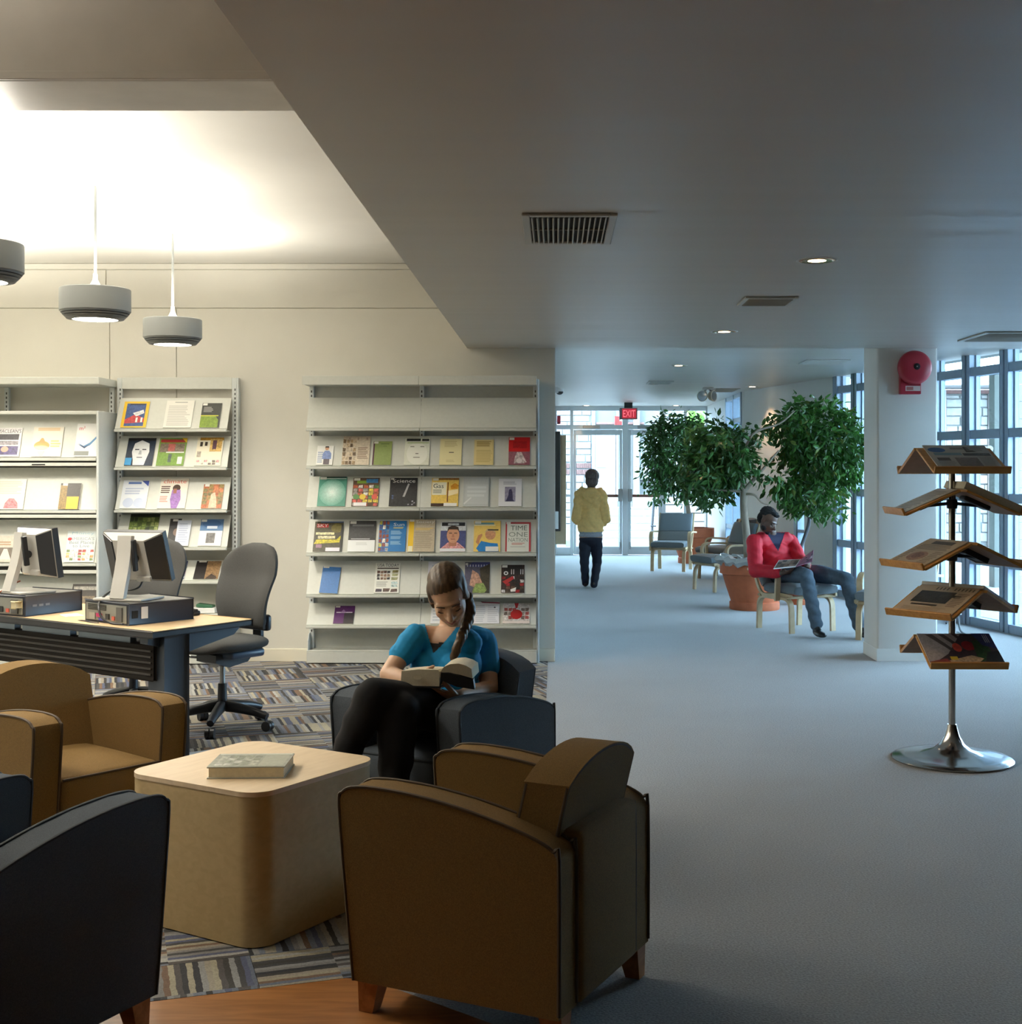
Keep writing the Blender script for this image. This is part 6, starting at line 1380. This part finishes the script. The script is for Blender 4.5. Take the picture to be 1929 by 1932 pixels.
def hand(wrist, d, n, thumb, s=1.0, curl=.5, spread=.12):
    """palm along d, n = palm normal (fingers curl towards it), thumb = side"""
    w_ = Vector(wrist); d = Vector(d).normalized(); n = Vector(n); n = (n-d*n.dot(d)).normalized(); t = Vector(thumb); t = (t-d*t.dot(d)-n*t.dot(n)).normalized()
    R = Matrix((t, d, n)).transposed()
    pr = [('e', w_+d*.045*s, (.038*s, .050*s, .0155*s), R), ('c', w_, w_+d*.03*s, .024*s, .026*s)]
    for k, (off, L_) in enumerate(((.028, .074), (.0095, .083), (-.0095, .077), (-.027, .060))):
        a = w_+d*.080*s+t*off*s; ang = curl*(.75+.1*k); pts = [(a, .0098*s)]; cur = a
        for j, fr in enumerate((.46, .31, .23)):
            dd = (d*math.cos(ang)+n*math.sin(ang)+t*spread*(off/.03)*.5).normalized(); cur = cur+dd*L_*fr*s; pts.append((cur, (.0088-.0010*j)*s)); ang += curl*.75
        pr.append(('h', pts))
    a = w_+d*.022*s+t*.028*s; b_ = a+(t*.75+d*.6+n*.35).normalized()*.038*s; c = b_+(d*.8+t*.35+n*.5).normalized()*.030*s; e = c+(d*.9+n*.5).normalized()*.022*s
    pr.append(('h', [(a, .0145*s), (b_, .0120*s), (c, .0105*s), (e, .0085*s)]))
    return pr
hairm = lambda nm, c1, c2: wood(nm, c1, c2, 9, .42, (9, 9, 1.2))

# ---- the reading woman
WF = Vector((-.40, -.917, 0)).normalized()
SK = skin_mat('fair_skin', (.66, .415, .275)); 
hip = Vector((-.475, 5.475, .515)); wl_, wr_ = hip+Vector((.10, -.045, 0)), hip+Vector((-.10, .045, 0))
waist = P(848, 1300, 5.50); chest = P(846, 1238, 5.50); neck0 = P(852, 1192, 5.57); neck1 = P(852, 1160, 5.52)
shR, shL = P(783, 1201, 5.46), P(913, 1208, 5.60)
elR, wrR = P(733, 1272, 5.34), P(790, 1292, 5.20)
elL, wrL = P(924, 1300, 5.50), P(866, 1313, 5.22)
RT = basis(WF, (0, 0, 1)); 
torso = [('e', hip+Vector((0, 0, .02)), (.165, .115, .10), RT), ('e', waist, (.128, .095, .11), RT), ('e', chest+Vector((0, 0, -.03)), (.142, .100, .12), RT), ('e', chest+Vector((0, 0, .055)), (.150, .082, .075), RT),
         ('c', P(800, 1203, 5.49), P(900, 1207, 5.58), .052, .052), ('h', [(neck0+Vector((0, 0, -.03)), .058), (neck1, .047)])]
bust = [('e', chest+RT @ Vector((s*.066, -.075, -.040)), (.062, .055, .060), RT) for s in (-1, 1)]
armR = [('h', [(shR, .044), (shR*.5+elR*.5, .043), (elR, .037)]), ('h', [(elR, .037), (elR*.6+wrR*.4, .036), (wrR, .024)])]
armL = [('h', [(shL, .045), (shL*.5+elL*.5, .046), (elL, .038)]), ('h', [(elL, .038), (elL*.6+wrL*.4, .037), (wrL, .024)])]
hdF = Vector((.09, -.80, -.56)).normalized(); hc = P(847, 1126, 5.38); RH = basis(hdF, Vector((-.16, -.3, 1)))
HS = 1.06
hands = hand(wrR, Vector((.75, -.25, .10)), Vector((.3, .6, .7)), Vector((.1, -.3, .9)), .95, .55)
hands += hand(wrL, Vector((-.96, -.12, .16)), Vector((.1, .35, .9)), Vector((.25, -.85, .35)), .95, .50)
thigh_top = [wl_, P(705, 1304, 4.99)]
woman = voxel('person', build(torso+bust+armR+armL+hands+head_prims(hc, RH, HS)), .0055, SK, None, 5, origin=Vector((hip.x, hip.y, .004)))
tag(woman, 'seated woman in a blue V-neck T-shirt reading a thick open book, braid over shoulder', 'person')
brown = hairm('brown_hair', (.050, .026, .011), (.125, .070, .030))
face_parts(woman, hc, RH, HS, mat('brow_brown', (.075, .04, .022), .7), mat('lid_skin', (.44, .235, .15), .5), mat('lips_rose', (.46, .17, .14), .45))
# hair: swept cap, side band and braid
q = lambda p: hc+RH @ (Vector(p)*HS)
hp = [('e', q((0, .036, .052)), (.080, .088, .080), RH), ('e', q((0, .055, .0)), (.080, .070, .085), RH), ('e', q((0, .016, .044)), (.0795, .100, .0885), RH),
      ('e', q((-.068, .006, .030)), (.013, .040, .05), RH), ('e', q((.067, .006, .025)), (.013, .042, .055), RH), ('e', q((-.070, .024, -.030)), (.011, .026, .036), RH)]
def hair_cut(c, n):
    l = RH.transposed() @ ((c-hc)/HS)
    return False
voxel('hair', build(hp), .005, brown, woman, 5, cut=lambda c, n: (lambda l: l.y < -.035 and l.z < .080+.12*l.x-5*l.x*l.x)(RH.transposed() @ ((c-hc)/HS)), disp=lambda p: .0007*math.sin((RH.transposed() @ (p-hc)).x*260+(RH.transposed() @ (p-hc)).z*90))
bpath = smooth_path([P(879, 1125, 5.46), P(886, 1150, 5.46), P(880, 1178, 5.43), P(871, 1200, 5.37), P(862, 1222, 5.35), P(856, 1238, 5.35)], 5)
bm = NB(); m = len(bpath)
for i, p in enumerate(bpath):
    f = i/(m-1); r_ = .024*(1-.55*f)+.003
    for k in range(3):
        a = i*1.05+k*2*PI/3; ell(bm, p+Vector((math.cos(a)*r_*.45, math.sin(a)*r_*.35, -.004*k)), (r_*.72, r_*.72, .020), None)
voxel('braid', bm, .0045, brown, woman, 2)
bm = NB(); ell(bm, P(870, 1091, 5.46), (.007, .006, .006)); obj('hair_clip', bm, M['chrome'], woman, smooth=60, ws=True)
# T-shirt with V neck and short sleeves
slR = [('h', [(shR, .046), (shR*.52+elR*.48, .047)])]; slL = [('h', [(shL, .047), (shL*.45+elL*.55, .049)])]
shirt_torso = [('e', hip+Vector((0, 0, .045)), (.168, .120, .10), RT)]+torso[1:5]+bust
vtip = P(818, 1232, 5.38)
def vcut(c, n):
    px, py = CX+c.x*K/c.y, CY-(c.z-CH)*K/c.y
    l = RT.transposed() @ (c-chest)
    if px < 783+(py-1150)*-.02 or px > 905: front = False
    if l.y < .035:      # front side: V from the shoulders down to the tip
        t = (1232-py)/(1232-1166)
        if t > 0: 
            a = 818+(812-818)*0-16*t; b_ = 818+ (874-818)*t**.85
            if a-4*t < px < b_: return True
    if py < 1183 and 808 < px < 882: return True
    if py < 1181 and l.y >= .03 and 800 < px < 890: return True
    dR = (elR-shR).normalized(); 
    return False
folds = lambda p: .0028*math.sin(p.x*58+p.z*38+2*math.sin(p.z*22))*max(0, 1-abs(p.z-.82)/.3)
bluem = mat('tshirt_blue', (.010, .30, .62), .82, ns=60, na=.08, bump=.2, bs=500)
voxel('t_shirt', build(shirt_torso+slR+slL, .008), .0042, bluem, woman, 5, cut=vcut, disp=folds)
bm = NB(); lft = smooth_path([P(800, 1176, 5.47), P(803, 1195, 5.41), P(810, 1215, 5.37), P(818, 1233, 5.355)], 4); rgt = smooth_path([P(818, 1233, 5.355), P(840, 1217, 5.36), P(862, 1196, 5.40), P(876, 1172, 5.49)], 4)
def camis(c, n): 
    px, py = CX+c.x*K/c.y, CY-(c.z-CH)*K/c.y; return py < 1213 or py > 1262 or (RT.transposed() @ (c-chest)).y > .02
voxel('camisole', build([torso[2], torso[3]]+bust, .0035), .006, mat('camisole_black', (.02, .018, .018), .8), woman, 5, cut=camis)
# trousers: crossed legs
kneeT, ankT = P(702, 1312, 4.97), P(640, 1452, 4.98)
kneeB = P(752, 1340, 5.02); ankB = P(742, 1520, 5.0)
legs = [('e', hip+Vector((0, 0, -.02)), (.17, .13, .10), RT), ('h', [(wl_, .092), (wl_*.5+kneeT*.5+Vector((0, 0, .010)), .090), (kneeT, .068)]), ('h', [(kneeT, .064), (kneeT*.6+ankT*.4, .066), (ankT, .050)]),
        ('h', [(wr_, .088), (wr_*.5+kneeB*.5, .090), (kneeB, .075)]), ('h', [(kneeB, .075), (kneeB*.6+ankB*.4, .075), (ankB, .050)])]
# calf and foot of the standing leg go on to the floor
ft = Vector((ankB.x, ankB.y, .085)); legs += [('h', [(ankB, .052), (ft, .046)])]
voxel('trousers', build(legs), .008, mat('black_trousers', (.006, .006, .0075), .95, ns=80, na=.2), woman, 6, disp=lambda p: .003*math.sin(p.x*40+p.z*55))
shoe = mat('black_shoe', (.015, .014, .014), .35)
def shoe_at(body, ank, fwd, name='shoe', mt=None, L_=.25, pitch=0):
    f = Vector(fwd).normalized(); s = Vector((-f.y, f.x, 0)).normalized(); u = s.cross(f)*-1; u = f.cross(s)*1; u = u if u.z > 0 else -u
    R = Matrix((s, f, u)).transposed(); pr = [('e', ank+f*.10-u*.045, (.043, .13*L_/.25, .030), R), ('e', ank+f*.02-u*.025, (.040, .07, .050), R), ('e', ank+f*.16-u*.045, (.042, .06, .026), R)]
    voxel(name, build(pr), .006, mt or shoe, body, 3)
shoe_at(woman, Vector((ft.x, ft.y, .085)), Vector((-.45, -.9, 0)))
shoe_at(woman, ankT+Vector((-.015, -.01, -.05)), Vector((-.55, -.75, -.35)))
# the book she holds
bk0 = thing('open_book', 'thick open hardcover book with black covers held by the reading woman', 'book', P(826, 1288, 5.13), math.radians(-8))
bl_ = bk0.location
def hb(px, py, Y): return P(px, py, Y)-bl_
page = mat('page_cream', (.66, .60, .45), .8, ns=120, na=.05)
Rb = Matrix.Rotation(math.radians(8), 3, 'Z')
up_ = Vector((0, .82, .57)); 
bm = NB(); prism(bm, [Rb @ hb(756, 1293, 5.10), Rb @ hb(829, 1295, 5.11), Rb @ hb(829, 1267, 5.12), Rb @ (hb(826, 1264, 5.12)), Rb @ hb(790, 1263, 5.11), Rb @ hb(758, 1266, 5.10)], (0, .15, -.010)); bevel_all(bm, .002, 1, 40)
pbk = obj('page_block', bm, page, bk0, smooth=40)
bm = NB(); lathe(bm, [(.001, 0), (.017, 0), (.017, .0006), (.001, .0006)], 20, (0, 0, 0), Matrix.Rotation(PI/2, 3, 'X') @ Matrix.Scale(.5, 3, (0, 1, 0)))
st_ = obj('library_stamp', bm, mat('stamp_ink', (.52, .45, .32), .8), pbk); st_.location = Rb @ hb(788, 1278, 5.098)
bm = NB(); prism(bm, [Rb @ hb(752, 1297, 5.095), Rb @ hb(832, 1299, 5.11), Rb @ hb(832, 1296, 5.11), Rb @ hb(752, 1294, 5.095)], (0, .165, -.012)); obj('left_cover', bm, M['black'], bk0)
# right half: fanned pages curling up over the black cover
cur = [(829, 1279), (831, 1268), (838, 1258), (850, 1253), (866, 1252), (880, 1256), (890, 1262)]
bm = NB(); prism(bm, [Rb @ hb(x, y, 5.12+.0004*(x-829)) for x, y in cur]+[Rb @ hb(892, 1280, 5.145), Rb @ hb(868, 1273, 5.14), Rb @ hb(846, 1269, 5.13), Rb @ hb(834, 1276, 5.12)], (0, .13, .006))
obj('fanned_pages', bm, page, bk0, smooth=40)
bm = NB(); prism(bm, [Rb @ hb(830, 1297, 5.11), Rb @ hb(832, 1270, 5.115), Rb @ hb(850, 1271, 5.125), Rb @ hb(893, 1283, 5.15), Rb @ hb(896, 1301, 5.15), Rb @ hb(862, 1296, 5.13), Rb @ hb(836, 1285, 5.115)], (0, .02, .008)); obj('right_cover', bm, M['black'], bk0)
# white-strapped bag beside her chair
bgp = Vector(((838-CX)*4.72/K, 4.72, .004)); bag = thing('tote_bag', 'bag with white straps standing behind the mustard-brown armchair', 'bag', bgp)
bm = NB(); bx(-.11, .12, -.04, .10, 0, .20, .03, 3, bm); obj('body', bm, mat('bag_dark', (.03, .032, .03), .9), bag, smooth=50)
cream = mat('strap_cream', (.62, .60, .46), .8, ns=50, na=.15)
for off, pts in ((0, [(828, 1492), (832, 1470), (842, 1456), (852, 1454)]), (1, [(840, 1495), (843, 1478), (852, 1462), (858, 1460)]), (2, [(832, 1448), (843, 1452), (852, 1446)]), (3, [(830, 1447), (838, 1436), (850, 1428), (856, 1426)])):
    pp = smooth_path([P(x, y, 4.64+.01*off)-bgp for x, y in pts], 4); obj('strap', strip(NB(), pp, (.25, .9, .3), .022, .006), cream, bag, smooth=50)

# ---- the man in the red jacket
MF = Vector((.46, -.89, 0)).normalized(); RM = basis(MF, (0, 0, 1))
DK = skin_mat('dark_skin', (.12, .06, .038), .42)
mh = Vector((2.27, 12.80, .53)); hl, hr = mh+Vector((.085, .045, 0)), mh-Vector((.085, .045, 0))
mch = P(1461, 1050, 12.86); mnk = P(1452, 1013, 12.88)
sR, sL = P(1424, 1022, 12.75), P(1492, 1022, 13.0)
eR, wR = P(1426, 1076, 12.55), P(1474, 1081, 12.32)
eL, wL = P(1510, 1058, 12.72), P(1524, 1070, 12.42)
mtor = [('e', mh+Vector((0, 0, .03)), (.17, .13, .11), RM), ('e', (mh+mch)/2, (.165, .125, .14), RM), ('e', mch+Vector((0, 0, .02)), (.180, .125, .13), RM), ('c', P(1436, 1020, 12.80), P(1482, 1020, 12.95), .075, .075), ('h', [(mnk+Vector((0, 0, -.05)), .062), (mnk+Vector((.01, -.03, .05)), .055)])]
mhc = P(1449, 984, 12.74); mf = (MF*.62+Vector((.30, 0, -.42))).normalized(); RMH = basis(mf, (0.05, .2, 1))
mhands = hand(wR, Vector((.85, -.25, .12)), Vector((.1, .5, .8)), Vector((.2, -.2, .9)), 1.0, .6)+hand(wL, Vector((.05, -.75, .25)), Vector((-.9, -.1, .2)), Vector((0, .2, .9)), 1.0, .5)
marm = [('h', [(sR, .06), (eR, .048)]), ('h', [(eR, .046), (wR, .03)]), ('h', [(sL, .06), (eL, .048)]), ('h', [(eL, .046), (wL, .03)])]
man = voxel('person', build(mtor+marm+mhands+head_prims(mhc, RMH, 1.04)), .0065, DK, None, 5, origin=Vector((mh.x, mh.y, .004)))
tag(man, 'seated man in a red jacket and grey trousers reading a magazine in a bentwood chair', 'person')
face_parts(man, mhc, RMH, 1.04, mat('brow_black', (.012, .010, .010), .8), mat('lid_dark', (.06, .03, .02), .5), mat('lips_dark', (.16, .06, .05), .5))
q = lambda p: mhc+RMH @ (Vector(p)*1.04)
blackhair = mat('black_curly_hair', (.010, .009, .009), .9, ns=200, na=.5, bump=1, bs=160)
voxel('hair', build([('e', q((0, .035, .062)), (.080, .089, .076), RMH), ('e', q((0, .055, .01)), (.077, .063, .07), RMH), ('e', q((0, -.022, .092)), (.058, .055, .030), RMH)]), .006, blackhair, man, 3, disp=lambda p: .006*noise.noise(p*75))
voxel('beard', build([('e', q((0, -.056, -.086)), (.033, .030, .024), RMH), ('e', q((.045, -.022, -.062)), (.018, .034, .030), RMH), ('e', q((-.045, -.022, -.062)), (.018, .034, .030), RMH), ('e', q((0, -.088, -.044)), (.022, .007, .004), RMH)]), .005, blackhair, man, 2)
redm = mat('red_jacket', (.62, .010, .028), .7, ns=20, na=.12, bump=.3, bs=200)
def jcut(c, n):
    px, py = CX+c.x*K/c.y, CY-(c.z-CH)*K/c.y
    l = RM.transposed() @ (c-mch)
    if l.y < .02:
        t = (1042-py)/(1042-1004)
        if t > 0 and 1470-24*t < px < 1468+14*t: return True
    return py < 1004
jac = [mtor[0][:1]+(mh+Vector((0, 0, .06)), (.18, .145, .10), RM)]+mtor[1:4]+[('h', [(sR, .068), (eR, .060)]), ('h', [(eR, .060), (wR*.86+eR*.14, .044)]), ('h', [(sL, .068), (eL, .060)]), ('h', [(eL, .060), (wL*.75+eL*.25, .046)]),
       ('h', [(P(1436, 1014, 12.88), .035), (P(1441, 1004, 12.92), .03), (P(1455, 1002, 13.0), .03)]), ('h', [(P(1484, 1010, 12.92), .028), (P(1478, 1006, 12.99), .028)])]
voxel('jacket', build(jac, .012), .0075, redm, man, 5, cut=jcut, disp=lambda p: .003*math.sin(p.x*42+p.z*38+3*math.sin(p.z*17)))
voxel('shirt', build(mtor[1:4], .006), .008, mat('dark_blue_shirt', (.012, .012, .045), .8), man, 4)
kR, aR = P(1522, 1087, 12.18), P(1541, 1178, 12.06); kL, aL = P(1597, 1092, 12.30), P(1622, 1180, 12.02)
jean = mat('grey_blue_trousers', (.085, .125, .165), .85, ns=40, na=.15, bump=.2, bs=300)
voxel('trousers', build([('e', mh, (.175, .145, .11), RM), ('h', [(hr, .098), ((hr+kR)/2+Vector((0, 0, .02)), .090), (kR, .070)]), ('h', [(kR, .070), ((kR+aR)/2, .064), (aR, .060)]), ('h', [(hl, .098), ((hl+kL)/2+Vector((0, 0, .015)), .090), (kL, .070)]), ('h', [(kL, .070), ((kL+aL)/2, .066), (aL, .064)])]), .0085, jean, man, 5, disp=lambda p: .004*math.sin(p.z*70+p.x*30))
shoe_at(man, Vector((aR.x, aR.y, .085)), Vector((.12, -1, 0)), L_=.27); shoe_at(man, Vector((aL.x, aL.y, .085)), Vector((.25, -1, 0)), L_=.27)
mm = thing('open_magazine', 'open magazine with dark pictures held by the man in red', 'magazine', P(1500, 1066, 12.22)); 
def mg(px, py, Y): return P(px, py, Y)-mm.location
for k, (quad) in enumerate((((1460, 1074), (1502, 1070), (1512, 1056), (1470, 1058)), ((1502, 1070), (1533, 1060), (1536, 1038), (1512, 1056)))):
    ys = (12.20, 12.22, 12.42, 12.42) if k == 0 else (12.22, 12.25, 12.50, 12.42)
    pts = [mg(x, y, Y_) for (x, y), Y_ in zip(quad, ys)]
    bm = NB(); prism(bm, pts, (0, .004, .006)); obj('page', bm, [M['white'], mat('magazine_violet', (.30, .12, .19), .4)][k], mm)
    # printed outer cover facing the viewer
    a, b_, c, d = pts; f = lambda u, v: a*(1-u)*(1-v)+b_*u*(1-v)+c*u*v+d*(1-u)*v
    bm = NB(); lay = bm.loops.layers.float_color.new('Col'); rr = random.Random(3+k)
    pal = [(60, 46, 42), (110, 86, 70), (40, 36, 40), (150, 130, 116)] if k == 0 else [(120, 60, 90), (70, 40, 70), (210, 206, 214), (150, 96, 120)]
    nn = (b_-a).cross(d-a).normalized(); nn = nn if nn.y < 0 else -nn
    for i in range(5):
        for j in range(4):
            fc = bm.faces.new([bm.verts.new(f(u, v)+nn*.0016+Vector((0, .004, .006))) for u, v in ((.04+i*.185, .05+j*.225), (.04+(i+1)*.185, .05+j*.225), (.04+(i+1)*.185, .05+(j+1)*.225), (.04+i*.185, .05+(j+1)*.225))]); col = lin(rr.choice(pal))+(.4,)
            for l in fc.loops: l[lay] = col
    me = bpy.data.meshes.new('cover_print'); bm.to_mesh(me); bm.free(); link('cover_print', me, M['print'], mm)

# ---- the woman walking away
Yw = 17.0; w0 = G(1112, 1110); YF_ = Vector((0, 1, 0)); RWk = basis(YF_, (0, 0, 1))
def Q(px, py, dy=0): return P(px, py, Yw+dy)
pel = Q(1115, 1010)
wt = [('e', Q(1115, 1012), (.155, .11, .13), RWk), ('e', Q(1115, 975), (.135, .095, .16), RWk), ('e', Q(1115, 945), (.155, .10, .13), RWk), ('c', Q(1099, 930), Q(1131, 931), .065, .065), ('h', [(Q(1116, 925), .055), (Q(1117, 910, .02), .048)])]
whc = Q(1117.8, 904, .04)+Vector((0, 0, -.005)); RWH = basis((.12, 1, -.18), (0, 0, 1))
wa = []
for s, sh, el, wr in ((-1, Q(1094, 932), Q(1087, 976, -.02), Q(1094, 985, .24)), (1, Q(1136, 933), Q(1144, 978, -.02), Q(1137, 986, .24))):
    wa += [('h', [(sh, .05), (el, .042)]), ('h', [(el, .040), (wr, .027)])]; wa += hand(wr, (0 - s*.3, .9, .1), (-s*.8, 0, .3), (0, .2, .9), .95, .6)
fair = skin_mat('walker_skin', (.50, .30, .20))
walker = voxel('person', build(wt+wa+head_prims(whc, RWH, 1.02)), .007, fair, None, 5, origin=Vector((w0.x, w0.y, 0)))
tag(walker, 'woman in a yellow hooded jacket and dark jeans walking away to the glass doors', 'person')
face_parts(walker, whc, RWH, .98, mat('brow_walker', (.05, .03, .02), .8), mat('lid_walker', (.42, .24, .16), .5), mat('lips_walker', (.4, .16, .13), .5))
q = lambda p: whc+RWH @ (Vector(p)*.98)
voxel('hair', build([('e', q((0, .030, .045)), (.096, .105, .094), RWH), ('e', q((0, .055, -.025)), (.088, .068, .095), RWH), ('e', q((.03, .05, -.09)), (.035, .035, .03), RWH), ('e', q((0, -.03, .09)), (.06, .05, .03), RWH)]), .006, hairm('walker_hair', (.07, .046, .043), (.15, .105, .097)), walker, 3, disp=lambda p: .002*math.sin(p.x*300))
yel = mat('yellow_jacket', (.86, .54, .19), .85, ns=30, na=.1, bump=.2, bs=300)
jk = [('e', Q(1115, 990), (.165, .125, .12), RWk)]+[('e', Q(1115, 1000), (.165, .125, .075), RWk)]+wt[1:4]+[('h', [(Q(1094, 932), .058), (Q(1087.5, 978, -.02), .052)]), ('h', [(Q(1136, 933), .058), (Q(1143.5, 980, -.02), .052)]), ('h', [(Q(1087.5, 978, -.02), .050), (Q(1091, 983, .12), .044)]), ('h', [(Q(1143.5, 980, -.02), .050), (Q(1140, 985, .12), .044)])]
voxel('jacket', build(jk, .010), .0075, yel, walker, 5, disp=lambda p: .006*math.sin(p.x*50+p.z*30+2*math.sin(p.z*16)), cut=lambda c, n: c.z < Q(0, 1003).z)
hood = [('h', [(Q(1098, 922, .02), .030), (Q(1104, 934, -.07), .040), (Q(1116, 944, -.10), .042), (Q(1128, 935, -.07), .040), (Q(1134, 923, .02), .030)]), ('e', Q(1116, 930, -.07), (.095, .05, .07), RWk)]
voxel('hood', build(hood), .007, yel, walker, 4, disp=lambda p: .004*math.sin(p.z*90+p.x*20))
voxel('hem_shirt', build([('e', Q(1115, 1000), (.162, .122, .10), RWk), ('e', Q(1115, 1010), (.160, .12, .05), RWk)]), .007, mat('grey_striped_top', (.32, .33, .36), .85, ns=150, na=.4), walker, 3, cut=lambda c, n: c.z < Q(0, 1016).z)
dj = mat('dark_jeans', (.012, .016, .030), .85, ns=60, na=.2)
lk, la = Q(1103, 1060, -.02), Q(1105, 1098, .10); rk_, ra_ = Q(1127, 1062, .06), Q(1121, 1102, -.06)
voxel('jeans', build([('e', Q(1115, 1018), (.155, .115, .10), RWk), ('h', [(Q(1104.5, 1025), .085), (lk, .062), (la, .050)]), ('h', [(Q(1125.5, 1025), .085), (rk_, .062), (ra_, .050)])]), .0075, dj, walker, 5, disp=lambda p: .003*math.sin(p.z*60))
sm_ = mat('walker_shoe', (.05, .035, .03), .5)
shoe_at(walker, Vector((la.x, la.y, .085)), (0, 1, 0), mt=sm_, L_=.23); shoe_at(walker, Vector((ra_.x, ra_.y-.0, .085)), (.05, 1, 0), mt=sm_, L_=.23)
